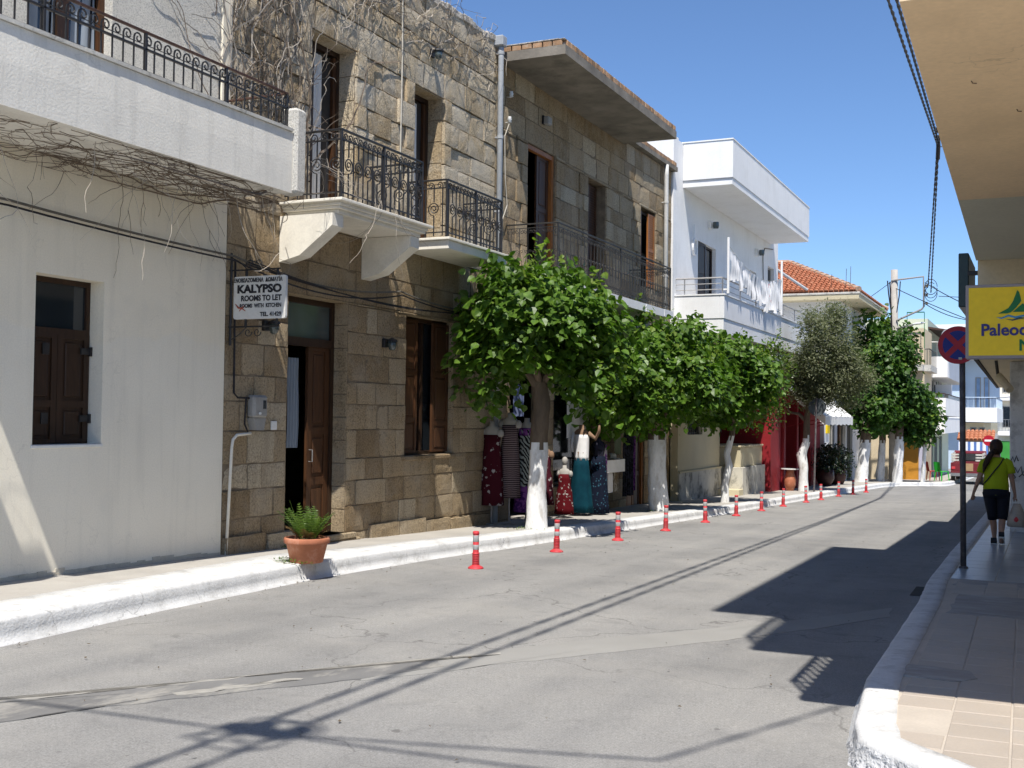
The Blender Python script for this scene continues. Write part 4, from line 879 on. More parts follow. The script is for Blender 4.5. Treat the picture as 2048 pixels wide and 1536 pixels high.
# upper openings
D = frame_ring('balcony_door', S2, XF - 0.05, 20.962, 22.418, 4.40, 7.268, 0.09, 0.10, M['wood_orange'])
leaf_panel('door_leaf', D, XF - 0.13, 21.72, 22.33, 4.42, 7.17, M['wood_mid'], [0.3, 0.6], stile=0.1); mb = MB(); mb.box(XF - 0.75, XF - 0.15, 21.052, 21.09, 4.42, 7.17); mb.build('door_leaf', M['wood_mid'], D, label='door leaf standing open inwards')
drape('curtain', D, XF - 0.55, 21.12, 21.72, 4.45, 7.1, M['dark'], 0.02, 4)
D = frame_ring('shutter_window', S2, XF - 0.26, 24.332, 25.488, 4.62, 7.208, 0.07, 0.04, M['wood_mid'])
leaf_panel('shutter', D, XF - 0.22, 24.36, 24.91, 4.66, 7.16, M['wood_mid'], [0.5], stile=0.08, louvre=True); leaf_panel('shutter', D, XF - 0.22, 24.915, 25.46, 4.66, 7.16, M['wood_mid'], [0.5], stile=0.08, louvre=True)
D = frame_ring('shutter_window', S2, XF - 0.20, 28.072, 29.348, 5.15, 7.188, 0.07, 0.05, M['wood_mid'])
plate('pane', D, XF - 0.24, 28.14, 29.28, 5.2, 7.12, M['glass'])
def swung(parent, hy, s_, ang, w, z0, z1, m):                   # shutter swung out from hinge line
    mb = MB(); n = 14
    ca, sa = math.cos(R(ang)), math.sin(R(ang))
    def tr(u, t, z): return (XF + 0.01 + u * sa + t * ca, hy + s_ * (u * ca) - s_ * t * sa, z)
    def bar(u0, u1, za, zb, t0=0, t1=0.035):
        P = [tr(u, t, z) for z in (za, zb) for u, t in ((u0, t0), (u1, t0), (u1, t1), (u0, t1))]; mb.raw(P, [(0,3,2,1),(4,5,6,7),(0,1,5,4),(1,2,6,5),(2,3,7,6),(3,0,4,7)])
    bar(0, 0.07, z0, z1); bar(w - 0.07, w, z0, z1); 
    for z in (z0, (z0 + z1) / 2 - 0.04, z1 - 0.08): bar(0.07, w - 0.07, z, z + 0.08)
    z = z0 + 0.10
    while z < z1 - 0.1:
        if abs(z - (z0 + z1) / 2) > 0.06: bar(0.07, w - 0.07, z, z + 0.022, 0.006, 0.028)
        z += 0.05
    return mb.build('shutter', m, parent)
leaf_panel('shutter', D, XF - 0.07, 28.09, 28.36, 5.2, 7.12, M['wood_mid'], [0.5], stile=0.05, louvre=True); leaf_panel('shutter', D, XF - 0.03, 28.80, 29.34, 5.2, 7.12, M['wood_orange'], [0.5], stile=0.07, louvre=True)
# balcony
mb = MB(); mb.box(XF, -8.42, 20.0, 27.3, 4.20, 4.36)
yy = ylist(19.98, 27.32, 0.35)
for a, b_ in zip(yy, yy[1:]): mb.box(-8.42, -8.33 + 0.012 * mnoise.noise(Vector((0, a * 2, 3))), a, b_, 4.19 + 0.012 * mnoise.noise(Vector((0, a * 3, 6))), 4.372)
B3 = mb.build('balcony', M['white'], S2, label='thin white balcony slab behind the mulberry tops')
RC = MB().box(-8.392, -8.378, 20.04, 27.25, 4.44, 4.455).build('railing', M['iron2'], S2, label='fine grey iron railing of the long balcony under the canopy')
rr3 = [(1.06, 0.02, 0.012), (0.985, 0.01, 0.006)]
run_y(RC, -8.385, 20.04, 27.25, 4.372, [bD], 0.185, rr3, M['iron2']); run_x(RC, 20.04, XF, -8.385, 4.372, [bD], 0.185, rr3 + [(0.08, 0.01, 0.007)], M['iron2']); run_x(RC, 27.25, XF, -8.385, 4.372, [bD], 0.185, rr3 + [(0.08, 0.01, 0.007)], M['iron2'])
for y in (20.04, 23.6, 27.25): post(RC, -8.385, y, 4.37, 5.44, 0.014, M['iron2'])
downpipe('downpipe', 'white downpipe at the far end of the canopied stone house', XF + 0.12, 29.88, -0.6, 8.62, 0.06, M['pipe_white'], (1.5, 3.4, 5.6, 7.6))
t = thing('wall_lamp', 'square lamp on the wall under the concrete canopy', 'wall lamp', (XF, 21.75, 7.85))
mb = MB(); mb.cbox(XF - 0.01, XF + 0.04, 21.66, 21.78, 7.80, 7.98, 0.01); mb.build('back_plate', M['iron'], t); mb = MB(); mb.cbox(XF + 0.041, XF + 0.16, 21.64, 21.84, 7.78, 7.95, 0.02); mb.build('diffuser', M['plastic_grey'], t)
for y, z, lb in ((19.98, 7.97, 'upper of two white porcelain insulators beside the downpipe'), (19.92, 7.46, 'lower of two white porcelain insulators beside the downpipe')):
    mb = MB(); mb.lathe([(0.02, -0.06), (0.045, -0.05), (0.03, -0.02), (0.05, 0.0), (0.03, 0.03), (0.04, 0.05), (0.01, 0.06)], 10, (XF + 0.08, y, z)); mb.tube([(XF - 0.02, y, z - 0.05), (XF + 0.08, y, z - 0.06)], 0.01, 5); tag(mb.build('insulator', M['porcelain'], smooth=True), lb, 'insulator')
mb = MB(); mb.tube([(XF + 0.08, 19.92, 7.4), (XF + 0.06, 19.75, 7.1), (XF + 0.06, 19.8, 6.3), (XF + 0.06, 19.9, 5.8), (XF + 0.05, 19.72, 5.5)], 0.008, 5); tag(mb.build('insulator_wire', M['rope']), 'thin pale wire looping down from the insulators', 'wire')
# shop front joinery
D = frame_ring('shop_door', S2, XF - 0.05, 27.21, 28.59, -0.75, 2.59, 0.09, 0.10, M['wood_orange'], False)
leaf_panel('door_leaf', D, XF - 0.06, 27.30, 27.92, -0.62, 2.5, M['wood_orange'], [0.3, 0.62], stile=0.1); leaf_panel('door_leaf', D, XF - 0.10, 27.93, 28.50, -0.62, 2.5, M['wood_mid'], [0.3, 0.62], stile=0.1)
W = frame_ring('shop_window', S2, XF - 0.1, 22.51, 24.89, 0.26, 2.74, 0.08, 0.08, M['wood']); plate('pane', W, XF - 0.17, 22.6, 24.8, 0.34, 2.66, M['glass'])

# ---- clothes shop goods
def cloth(name, kind, c1, c2, scale=8.0):
    m, nt, b = new_mat(name); p = pos(nt, (1, 1, 1), True)
    if kind == 'flowers':
        v = N(nt, 'TexVoronoi', Scale=scale); nt.links.new(p, v.inputs['Vector']); n_ = noise(nt, p, scale * 3, 2)
        ad = N(nt, 'Math', operation='ADD'); nt.links.new(v.outputs['Distance'], ad.inputs[0]); nt.links.new(n_, ad.inputs[1]); f = ramp(nt, ad.outputs[0], [(0.70, (1, 1, 1)), (0.76, (0, 0, 0))])
    elif kind == 'stripes':
        w = N(nt, 'TexWave', bands_direction='Z', Scale=scale, Distortion=1.2, Detail=1.0); nt.links.new(p, w.inputs['Vector']); f = ramp(nt, w.outputs['Fac'], [(0.42, (0, 0, 0)), (0.55, (1, 1, 1))])
    elif kind == 'zebra':
        w = N(nt, 'TexWave', bands_direction='DIAGONAL', Scale=scale, Distortion=7.0, Detail=1.5); nt.links.new(p, w.inputs['Vector']); f = ramp(nt, w.outputs['Fac'], [(0.45, (0, 0, 0)), (0.55, (1, 1, 1))])
    elif kind == 'blot':
        f = ramp(nt, noise(nt, p, scale, 4, 0.6, 1.0), [(0.46, (0, 0, 0)), (0.54, (1, 1, 1))])
    else: f = ramp(nt, noise(nt, p, 5, 2), [(0.3, (0, 0, 0)), (0.7, (1, 1, 1))])
    dk = 0.55 if name not in ('white_cloth', 'white_towel_with_red_print') else 1.0; nt.links.new(mix(nt, f, sc(c1, dk), sc(c2, dk)), b.inputs['Base Color']); b.inputs['Roughness'].default_value = 0.85; b.inputs['Specular IOR Level'].default_value = 0.15; return m  # dk darkens the shop cloth colours, standing in for deep shade under the trees
C_ = dict(maroon=cloth('maroon_flower_print', 'flowers', (0.10, 0.010, 0.022), (0.68, 0.62, 0.60), 7.5), stripe=cloth('mauve_black_stripes', 'stripes', (0.030, 0.022, 0.026), (0.42, 0.30, 0.30), 9.0),
          zebra=cloth('zebra_print', 'zebra', (0.02, 0.02, 0.024), (0.50, 0.55, 0.52), 6.5), purple=cloth('purple_blot_print', 'blot', (0.10, 0.02, 0.17), (0.34, 0.10, 0.42), 12),
          red=cloth('red_flower_print', 'flowers', (0.16, 0.006, 0.012), (0.62, 0.56, 0.52), 11), teal=cloth('teal_cloth', 'plain', (0.0, 0.045, 0.075), (0.003, 0.075, 0.11)), navy=cloth('navy_dot_print', 'flowers', (0.008, 0.014, 0.035), (0.06, 0.18, 0.26), 16),
          white=cloth('white_cloth', 'plain', (0.72, 0.71, 0.70), (0.82, 0.81, 0.80)), orchid=cloth('white_purple_print', 'blot', (0.76, 0.74, 0.78), (0.36, 0.05, 0.46), 9), green=cloth('green_woven_scarf', 'stripes', (0.22, 0.30, 0.20), (0.36, 0.40, 0.28), 14),
          black=cloth('black_cloth', 'blot', (0.012, 0.012, 0.016), (0.05, 0.05, 0.08), 10), blue=cloth('blue_shirt_cloth', 'plain', (0.16, 0.22, 0.42), (0.30, 0.35, 0.55)), pattern=cloth('pale_printed_bag_cloth', 'blot', (0.60, 0.56, 0.46), (0.30, 0.22, 0.13), 9), skin=cloth('mannequin_shell', 'plain', (0.62, 0.58, 0.53), (0.70, 0.66, 0.60)), tan=cloth('tan_mannequin_shell', 'plain', (0.40, 0.25, 0.16), (0.46, 0.29, 0.19)))
def ring_(cx, cy, z, rx, ry, n=20, wav=0.0, k=7, ph=0):
    return [(cx + rx * math.cos(2 * math.pi * i / n) * (1 + wav * math.sin(k * 2 * math.pi * i / n + ph)), cy + ry * math.sin(2 * math.pi * i / n) * (1 + wav * math.sin(k * 2 * math.pi * i / n + ph)), z) for i in range(n)]
def mannequin(label, x, y, zb, h_sh, parts, shell, head=None, arms=True, stand=True, grp='mannequins outside the clothes shop', k=1.0, arm_pose=None):
    """dress form: shell torso on a stand; parts = [(name, z0, z1, width at top, width at bottom, cloth)] relative to shoulder height"""
    t = thing('mannequin', label, 'mannequin', (x, y, zb), grp); S = zb + h_sh
    mb = MB(); mb.rings([ring_(x, y, S + z * k, rx * k, ry * k, 14) for z, rx, ry in ((-0.62, 0.12, 0.10), (-0.45, 0.135, 0.11), (-0.36, 0.10, 0.085), (-0.22, 0.125, 0.10), (-0.12, 0.15, 0.11), (-0.03, 0.165, 0.085), (0.02, 0.12, 0.07), (0.05, 0.055, 0.052), (0.13, 0.05, 0.048))]); mb.build('torso', shell, t, smooth=True)
    if head:
        mb = MB(); mb.rings([ring_(x, y + 0.01, S + 0.12 * k + z * k, r * k * 0.82, r * k, 12) for z, r in ((0, 0.04), (0.03, 0.065), (0.09, 0.09), (0.15, 0.092), (0.20, 0.07), (0.23, 0.03))]); mb.build('head', shell, t, smooth=True)
    if arms:
        for s_ in (-1, 1):
            mb = MB(); mb.rings([ring_(x + s_ * 0.175 * k, y - 0.01, S + (z - 0.02) * k, r * k, r * k * 1.05, 10) for z, r in ((0.01, 0.02), (-0.02, 0.05), (-0.07, 0.062), (-0.12, 0.058), (-0.14, 0.03))]); mb.build('arm_stump', shell, t, smooth=True)
    for nm, z0, z1, w0, w1, m_ in parts:
        mb = MB(); n = 7; rg = []
        for i in range(n + 1):
            u = i / n; z = S + (z0 + (z1 - z0) * u) * k; w = w0 + (w1 - w0) * u ** 0.9
            if nm == 'dress': w = w0 + (w1 - w0) * u - 0.035 * math.exp(-((z0 + (z1 - z0) * u + 0.37) / 0.09) ** 2)
            rg.append(ring_(x, y, z, w * k, w * k * 0.72, 24, 0.03 + 0.075 * u, 8 if nm != 'skirt' else 6, u * 0.8 + x * 5))
        mb.rings(rg, True); mb.build(nm, m_, t, smooth=True)
    if stand:
        mb = MB(); mb.tube([(x, y, zb), (x, y, S - 0.5)], 0.016, 6); mb.lathe([(0.11, 0.0), (0.11, 0.015), (0.02, 0.03)], 14, (x, y, zb)); mb.build('stand', M['alu'], t)
    return t
zz = lambda y, x=-9.1: swz(x, y)
mannequin('headless mannequin in a maroon dress with white flowers, leftmost outside the shop', -9.30, 19.2, zz(19.2), 1.78, [('dress', -0.12, -1.42, 0.165, 0.235, C_['maroon'])], C_['skin'])
mannequin('headless mannequin in a mauve and black striped dress beside the tree trunk', -9.03, 19.40, zz(19.40), 1.95, [('dress', -0.10, -1.45, 0.16, 0.20, C_['stripe'])], C_['skin'])
mannequin('headless mannequin in a zebra print dress with a purple hem', -8.79, 19.62, zz(19.62), 1.86, [('dress', -0.09, -1.15, 0.16, 0.20, C_['zebra']), ('hem', -1.13, -1.62, 0.20, 0.245, C_['purple']), ('neckline', -0.06, -0.20, 0.155, 0.17, C_['purple'])], C_['skin'])
mannequin('small child mannequin with a head, in a red flowered dress', -8.95, 21.9, zz(21.9), 0.98, [('dress', -0.10, -1.15, 0.16, 0.25, C_['red'])], C_['skin'], head=True, k=0.78)
mannequin('mannequin in a dark maroon dress standing behind the child mannequin', -9.25, 21.5, zz(21.5), 1.38, [('dress', -0.12, -1.1, 0.16, 0.22, C_['maroon'])], C_['tan'])
t = mannequin('mannequin in a white vest and long teal skirt with one arm raised', -8.92, 22.75, zz(22.75), 1.80, [('vest', -0.08, -0.62, 0.165, 0.15, C_['white']), ('skirt', -0.58, -1.72, 0.15, 0.26, C_['teal'])], C_['tan'], arms=False)
mb = MB(); S_ = zz(22.75) + 1.80; mb.tube([(-8.77, 22.75, S_ - 0.04), (-8.62, 22.80, S_ - 0.16), (-8.52, 22.74, S_ + 0.0), (-8.50, 22.70, S_ + 0.12)], [0.05, 0.042, 0.034, 0.02], 8); mb.build('arm', C_['tan'], t, smooth=True)
mb = MB(); mb.tube([(-9.08, 22.75, S_ - 0.04), (-9.14, 22.74, S_ - 0.25), (-9.10, 22.70, S_ - 0.45)], [0.05, 0.042, 0.03], 8); mb.build('arm', C_['white'], t, smooth=True)
mannequin('mannequin skirt form in a dark navy dotted print beside the teal skirt', -8.72, 23.25, zz(23.25), 1.55, [('skirt', -0.28, -1.5, 0.15, 0.24, C_['navy'])], C_['black'], arms=False)
def hang(name, label, cat, x, y0, y1, z0, z1, m, grp=None, amp=0.02, waves=5, flare=1.0):
    t = thing(name, label, cat, (x, (y0 + y1) / 2, z0), grp); c = (y0 + y1) / 2
    mb = MB(); mb.grid(lambda u, v: (x + amp * math.sin(u * waves * 2 * math.pi) * (0.4 + (1 - v)), c + (u - 0.5) * (y1 - y0) * (1 + (flare - 1) * (1 - v)), z0 + (z1 - z0) * v + 0.012 * math.sin(u * 17)), waves * 6, 6); mb.build('cloth', m, t, smooth=True)
    mb = MB(); mb.tube([(x, y0, z1), (x, c, z1 + 0.03), (x, y1, z1)], 0.007, 5); mb.tube([(x, c, z1 + 0.03), (x, c, z1 + 0.1)], 0.004, 4); mb.build('hanger', M['iron'], t); return t
hang('hanging_cloth', 'white crinkled cloth hanging over the shop window', 'cloth', -9.20, 22.6, 23.9, 1.3, 2.15, C_['white'], None, 0.02, 8)
hang('hanging_dress', 'white dress with purple blotches hanging beside the navy skirt', 'dress', -8.72, 23.42, 23.78, 0.05, 1.15, C_['orchid'], None, 0.02, 4, 1.3)
hang('hanging_scarf', 'grey green woven scarf hanging by the shop window', 'scarf', -8.95, 24.9, 25.35, 0.9, 2.1, C_['green'], None, 0.015, 4)
hang('hanging_dress', 'long black dress hanging in the shop doorway shade', 'dress', -8.98, 25.6, 26.3, -0.1, 2.2, C_['black'], None, 0.03, 5, 1.15)
hang('hanging_dress', 'blue and orange patterned dress hanging next to the long black one', 'dress', -9.02, 26.35, 26.6, 0.0, 2.0, C_['purple'], None, 0.02, 3)
hang('hanging_shirt', 'pale blue shirt hanging high behind the first tree trunk', 'shirt', -9.30, 20.1, 20.6, 1.75, 2.35, C_['blue'], None, 0.02, 3)
for i, (y, c, lb) in enumerate(((24.0, 'pattern', 'pale printed cloth bag hanging under the hat shelf, nearest'), (24.38, 'white', 'plain white cloth bag hanging under the hat shelf, in the middle'), (24.76, 'pattern', 'brown patterned cloth bag hanging under the hat shelf, farthest'))):
    t = thing('cloth_bag', lb, 'bag', (-8.9, y, 0.1), 'bags under the hat shelf'); mb = MB(); mb.rings([[(-8.9 + a_ * 0.05, y + b_ * w, z) for a_, b_ in ((-1, -1), (1, -1), (1, 1), (-1, 1))] for z, w in ((0.06, 0.15), (0.10, 0.17), (0.45, 0.15), (0.5, 0.13))]); mb.build('pouch', C_[c], t); mb = MB(); mb.tube([(-8.9, y - 0.08, 0.5), (-8.9, y - 0.04, 0.66), (-8.9, y + 0.04, 0.66), (-8.9, y + 0.08, 0.5)], 0.008, 4); mb.build('strap', C_[c], t)
t = thing('hat_shelf', 'low display shelf with fringed cloth under the sun hats', 'shelf', (-8.95, 24.3, 0.5)); mb = MB(); mb.box(-9.3, -8.75, 23.7, 25.0, 0.78, 0.81); mb.build('board', M['wood'], t); mb = MB(); mb.grid(lambda u, v: (-8.74 + 0.012 * math.sin(u * 90), 23.7 + 1.3 * u, 0.52 + 0.28 * v), 60, 2); mb.build('fringe', C_['white'], t)
mb = MB(); mb.tube([(-9.2, 23.8, -0.4), (-9.2, 23.8, 0.78)], 0.02, 5); mb.build('leg', M['iron'], t); mb = MB(); mb.tube([(-9.2, 24.9, -0.4), (-9.2, 24.9, 0.78)], 0.02, 5); mb.build('leg', M['iron'], t)
for y, lb, m_ in ((23.95, 'blue sun hat on the display shelf', C_['blue']), (24.35, 'straw coloured sun hat in the middle of the display shelf', C_['pattern']), (24.75, 'white sun hat at the far end of the display shelf', C_['white'])):
    mb = MB(); mb.lathe([(0.18, 0.0), (0.185, 0.012), (0.10, 0.02), (0.095, 0.09), (0.06, 0.12)], 16, (-8.95, y, 0.812)); tag(mb.build('sun_hat', m_, smooth=True), lb, 'hat', 'sun hats on the shelf')

# ================================================================== white house
WH = thing('white_house', 'bright white house with boxy parapets and laundry on its balcony', 'house', (XF, 37.5, -0.6))
hw = [(33.4, 35.45, 5.0, 7.08), (40.0, 41.0, 6.2, 7.0), (42.9, 44.0, 5.6, 7.5)]
mb = MB(); mb.panel(XF + 0.02, 30.79, 44.7, 4.12, 9.62, hw, 0.2); mb.build('wall', M['white'], WH)
mb = MB(); mb.shell(XF + 0.018, -18, 30.80, 44.7, -1.5, 9.62); mb.box(XF - 0.35, XF + 0.04, 30.785, 31.25, 4.1, 9.66); mb.build('side_wall', M['white'], WH)
XW = -8.0
mb = MB(); mb.box(XF + 0.022, XW, 31.80, 43.25, 8.36, 8.54); mb.cbox(XF + 0.022, XW + 0.02, 31.76, 43.29, 8.545, 9.62, 0.012); mb.box(XF - 0.3, XW + 0.035, 31.74, 43.31, 9.622, 9.66); mb.build('roof_parapet', M['white'], WH, label='tall boxy roof parapet overhanging the street')
mb = MB(); mb.box(XF + 0.022, XW - 0.02, 31.02, 43.25, 4.10, 4.50); mb.cbox(XW - 0.14, XW, 31.0, 43.27, 4.505, 5.15, 0.01); mb.cbox(XF + 0.02, XW - 0.14, 31.0, 31.14, 4.505, 5.15, 0.01); mb.box(XF, XW - 0.14, 43.13, 43.27, 4.505, 5.15); mb.box(XW - 0.16, XW + 0.03, 30.98, 43.29, 5.152, 5.19); mb.box(XF + 0.02, XW - 0.16, 30.98, 31.16, 5.152, 5.19); mb.build('balcony', M['white'], WH, label='boxy white balcony with solid parapet')
RW = MB().tube([(XW - 0.07, 31.08, 5.64), (XW - 0.07, 43.2, 5.64)], 0.024, 6).build('railing', M['alu'], WH, label='grey tube railing on the white balcony')
for z in (5.32, 5.48): MB().tube([(XW - 0.07, 31.08, z), (XW - 0.07, 43.2, z)], 0.012, 5).build('rail', M['alu'], RW)
for z, r_ in ((5.32, 0.012), (5.48, 0.012), (5.64, 0.024)): MB().tube([(XF + 0.05, 31.08, z), (XW - 0.07, 31.08, z)], r_, 5).build('rail', M['alu'], RW)
for y in (31.08, 33.1, 35.1, 37.1, 39.1, 41.1, 43.2): MB().tube([(XW - 0.07, y, 5.19), (XW - 0.07, y, 5.64)], 0.022, 6).build('post', M['alu'], RW)
MB().tube([(XF + 0.3, 31.08, 5.19), (XF + 0.3, 31.08, 5.64)], 0.02, 6).build('post', M['alu'], RW)
D = frame_ring('balcony_door', WH, XF - 0.1, 33.4, 35.45, 5.0, 7.08, 0.06, 0.05, M['wood']); plate('pane', D, XF - 0.14, 33.46, 35.4, 5.05, 7.02, M['glass']); leaf_panel('shutter', D, XF + 0.0, 33.42, 34.35, 5.02, 7.05, M['wood'], [0.5], stile=0.1)
W = frame_ring('window', WH, XF - 0.1, 42.9, 44.0, 5.6, 7.5, 0.06, 0.05, M['plastic_grey']); plate('pane', W, XF - 0.14, 42.96, 43.95, 5.66, 7.45, M['glass'])
W = frame_ring('window', WH, XF - 0.1, 40.0, 41.0, 6.2, 7.0, 0.06, 0.05, M['plastic_grey']); plate('pane', W, XF - 0.14, 40.06, 40.95, 6.26, 6.95, M['glass'])
for y, lb in ((34.6, 'boxy white lamp above the dark balcony door of the white house'), (40.9, 'boxy white lamp further along the white house wall')):
    t = thing('wall_lamp', lb, 'wall lamp', (XF, y, 7.65)); mb = MB(); mb.cbox(XF + 0.02, XF + 0.12, y - 0.12, y + 0.12, 7.6, 7.85, 0.01); mb.build('base', M['white'], t); mb = MB(); mb.lathe([(0.08, 0), (0.10, 0.08), (0.09, 0.2)], 10, (XF + 0.24, y, 7.6)); mb.build('globe', M['glass_pale'], t)
mb = MB()
for k in range(4): mb.tube([(XF + 0.08 + 0.015 * k, 32.75 + 0.2 * math.cos(a_ * 0.3), 6.78 + 0.24 * math.sin(a_ * 0.3)) for a_ in range(22)], 0.016, 5)
mb.tube([(XF + 0.08, 32.75, 7.02), (XF + 0.07, 32.8, 7.45)], 0.014, 5); tag(mb.build('hose_coil', M['porcelain']), 'white hose coiled on the white house wall', 'hose')
mb = MB(); mb.tube([(XF + 0.06, 43.6, 8.2), (XF + 0.06, 42.2, 8.05), (XF + 0.06, 41.9, 7.7), (XF + 0.06, 42.0, 6.6)], 0.02, 5); tag(mb.build('wall_wire', M['cable_grey']), 'black wire looping down the white house wall', 'wire')
# ground floor of the white house
XG = -9.22
gh = [(31.75, 33.3, 1.28, 3.0)]
mb = MB(); mb.panel(XG, 30.80, 35.30, 0.26, 4.10, gh, 0.2); mb.face((XG, 35.30, -1.2), (-10.6, 35.30, -1.2), (-10.6, 35.30, 4.1), (XG, 35.30, 4.1)); mb.face((XG, 30.8, -1.2), (XG, 30.8, 4.1), (XF - 0.2, 30.8, 4.1), (XF - 0.2, 30.8, -1.2)); mb.box(-10.8, -10.6, 35.3, 38.7, -1.2, 4.1); mb.build('wall', M['khaki'], WH, label='khaki plastered ground floor wall behind the small tree')
mb = MB(); mb.box(XG - 0.2, XG + 0.05, 30.81, 35.34, -1.3, 0.22); mb.build('plinth', M['plinth'], WH, label='mould stained plinth'); mb = MB(); mb.box(XG - 0.2, XG + 0.07, 30.81, 35.36, 0.222, 0.27); mb.build('plinth_ledge', M['khaki'], WH)
W = frame_ring('window', WH, XG - 0.14, 31.75, 33.3, 1.28, 3.0, 0.06, 0.05, M['wood']); plate('pane', W, XG - 0.18, 31.8, 33.25, 1.33, 2.95, M['glass'])
for i in range(6): MB().tube([(XG - 0.08, 31.9 + i * 0.25, 1.28), (XG - 0.08, 31.9 + i * 0.25, 3.0)], 0.01, 5).build('bar', M['iron'], W)
t = thing('entrance_wall', 'low stepped cream wall in the recess beside the red shop', 'wall', (-8.7, 37, -0.7))
mb = MB(); mb.cbox(-9.8, -8.62, 35.55, 38.55, 0.25, 0.86, 0.01); mb.cbox(-9.8, -8.58, 35.5, 38.57, 0.862, 0.92, 0.01); mb.build('upper_wall', M['khaki'], t); mb = MB(); mb.cbox(-9.8, -8.52, 35.45, 38.58, -1.4, 0.245, 0.012); mb.build('lower_wall', M['plinth'], t)
mb = MB(); mb.cbox(-9.4, -8.5, 34.9, 35.44, -1.2, -0.42, 0.01); mb.build('step', M['khaki'], t)

# ---- laundry
LX = -7.93
for y, z0, z1, lb in ((30.2 + 0.95, 5.2, 6.75, 'nearer white clothesline post on the balcony'), (38.2, 5.2, 7.0, 'farther white clothesline post on the balcony')):
    mb = MB(); mb.cbox(LX - 0.03, LX + 0.03, y - 0.03, y + 0.03, z0, z1, 0.006); mb.box(XW - 0.1, LX, y - 0.015, y + 0.015, 5.3, 5.34); tag(mb.build('clothesline_post', M['white']), lb, 'post')
lineP = sag((LX, 31.15, 6.55), (LX, 38.2, 6.42), 0.42, 30); mb = MB(); mb.tube(lineP, 0.006, 4); tag(mb.build('clothesline', M['rope']), 'sagging clothesline above the white balcony railing', 'clothesline')
rl = random.Random(12); y = 31.4; gi = 0
kinds = ['shirt', 'sheet', 'shirt', 'vest', 'sheet', 'shirt', 'sheet', 'vest', 'shirt', 'sheet', 'shirt', 'sheet']
while y < 38.0:
    w = rl.uniform(0.36, 0.62); u = min(1, (y + w / 2 - 31.15) / 7.05); zt = 6.55 + (6.42 - 6.55) * u - 0.42 * 4 * u * (1 - u) - 0.01; L = rl.uniform(0.55, 0.95) if gi < 9 else rl.uniform(0.8, 1.05)
    kind = kinds[gi % len(kinds)]; name = 'laundry_' + kind; ph = rl.uniform(0, 6); am = rl.uniform(0.03, 0.06); col_m = C_['white'] if gi != 10 else cloth('white_towel_with_red_print', 'flowers', (0.80, 0.79, 0.78), (0.62, 0.08, 0.09), 5)
    def g(a, b_, ph=ph, am=am, w=w, L=L, y=y, zt=zt, kind=kind):
        ww = 1.0
        if kind == 'shirt' and b_ > 0.62: ww = 1.35
        if kind == 'vest': ww = 0.75 + 0.25 * (1 - b_)
        return (LX + am * math.sin(a * 11 + ph) * (1.1 - b_) + 0.02 * math.sin(b_ * 7 + ph) + 0.01, y + w / 2 + (a - 0.5) * w * ww, zt - L * (1 - b_) + 0.02 * math.sin(a * 9 + ph) * (1 - b_))
    mb = MB(); mb.grid(g, 16, 10)
    ob = mb.build(name, col_m, smooth=True)
    lab = 'white towel with a red print hanging lowest on the clothesline' if gi == 10 else 'white %s on the balcony clothesline, %s from the nearer post' % (kind, ['first', 'second', 'third', 'fourth', 'fifth', 'sixth', 'seventh', 'eighth', 'ninth', 'tenth', 'eleventh', 'twelfth', 'thirteenth', 'fourteenth', 'fifteenth', 'sixteenth', 'seventeenth', 'eighteenth'][gi])
    tag(ob, lab, {'shirt': 'shirt', 'sheet': 'cloth', 'vest': 'vest'}[kind], None if gi == 10 else 'white ' + kind + ' washing on the balcony line'); y += w * rl.uniform(0.9, 1.05); gi += 1

# ================================================================== red shop
XR = -8.35
RS = thing('red_shop', 'low red painted shop with a dark doorway and white awning', 'shop', (XR, 43, -0.8))
hr = [(40.6, 42.6, -1.3, 2.35), (43.4, 45.2, -1.3, 2.35)]
mb = MB(); mb.panel(XR, 38.62, 47.9, -1.5, 3.55, hr, 0.3); mb.shell(XR, -12, 38.62, 47.9, -1.5, 3.55); mb.build('wall', M['redwall'], RS)
for k, y in enumerate((40.45, 42.75, 45.35)): mb = MB(); mb.cbox(XR, XR + 0.10, y - 0.16, y + 0.16, -1.3, 2.6, 0.01); mb.build('pilaster', M['redwall'] if k != 1 else M['redwall'], RS)
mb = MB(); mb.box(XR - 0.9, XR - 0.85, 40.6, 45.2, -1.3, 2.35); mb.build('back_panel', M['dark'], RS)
mb = MB(); mb.box(-12, XR + 0.25, 38.58, 47.95, 3.56, 3.98); RSR = mb.build('roof', M['white'], RS)
rt_m = MB().lathe([(0.06, -0.16), (0.075, 0.16)], 8).mesh('roof_tile', M['roof_tile'])
for i in range(22): place('roof_tile', rt_m, RSR, (XR + 0.18 + 0.03 * math.sin(i * 2.1), 38.75 + i * 0.42, 4.02), (R(90), R(90), 0))
for i in range(8): place('roof_tile', rt_m, RSR, (XR - 0.1 - i * 0.16, 38.72, 4.02), (R(90), 0, 0))
AW = thing('shop_awning', 'white canvas awning sloping out from the red shop', 'awning', (-7.6, 44, 1.5))
mb = MB(); mb.grid(lambda u, v: (XR + 0.02 + 1.35 * v, 41.1 + 6.3 * u, 3.0 - 1.12 * v - 0.06 * math.sin(v * math.pi) + 0.012 * math.sin(u * 40)), 40, 6); mb.grid(lambda u, v: (XR + 1.37 + 0.01 * math.sin(u * 60), 41.1 + 6.3 * u, 1.88 - 0.30 * v + 0.02 * math.sin(u * 44) * v), 60, 2); mb.build('canvas', M['awning'], AW, smooth=True)
for y in (41.1, 47.4): mb = MB(); mb.face((XR + 0.02, y, 3.0), (XR + 1.37, y, 1.88), (XR + 1.37, y, 1.58), (XR + 0.4, y, 2.38)); mb.build('side_flap', M['awning'], AW)
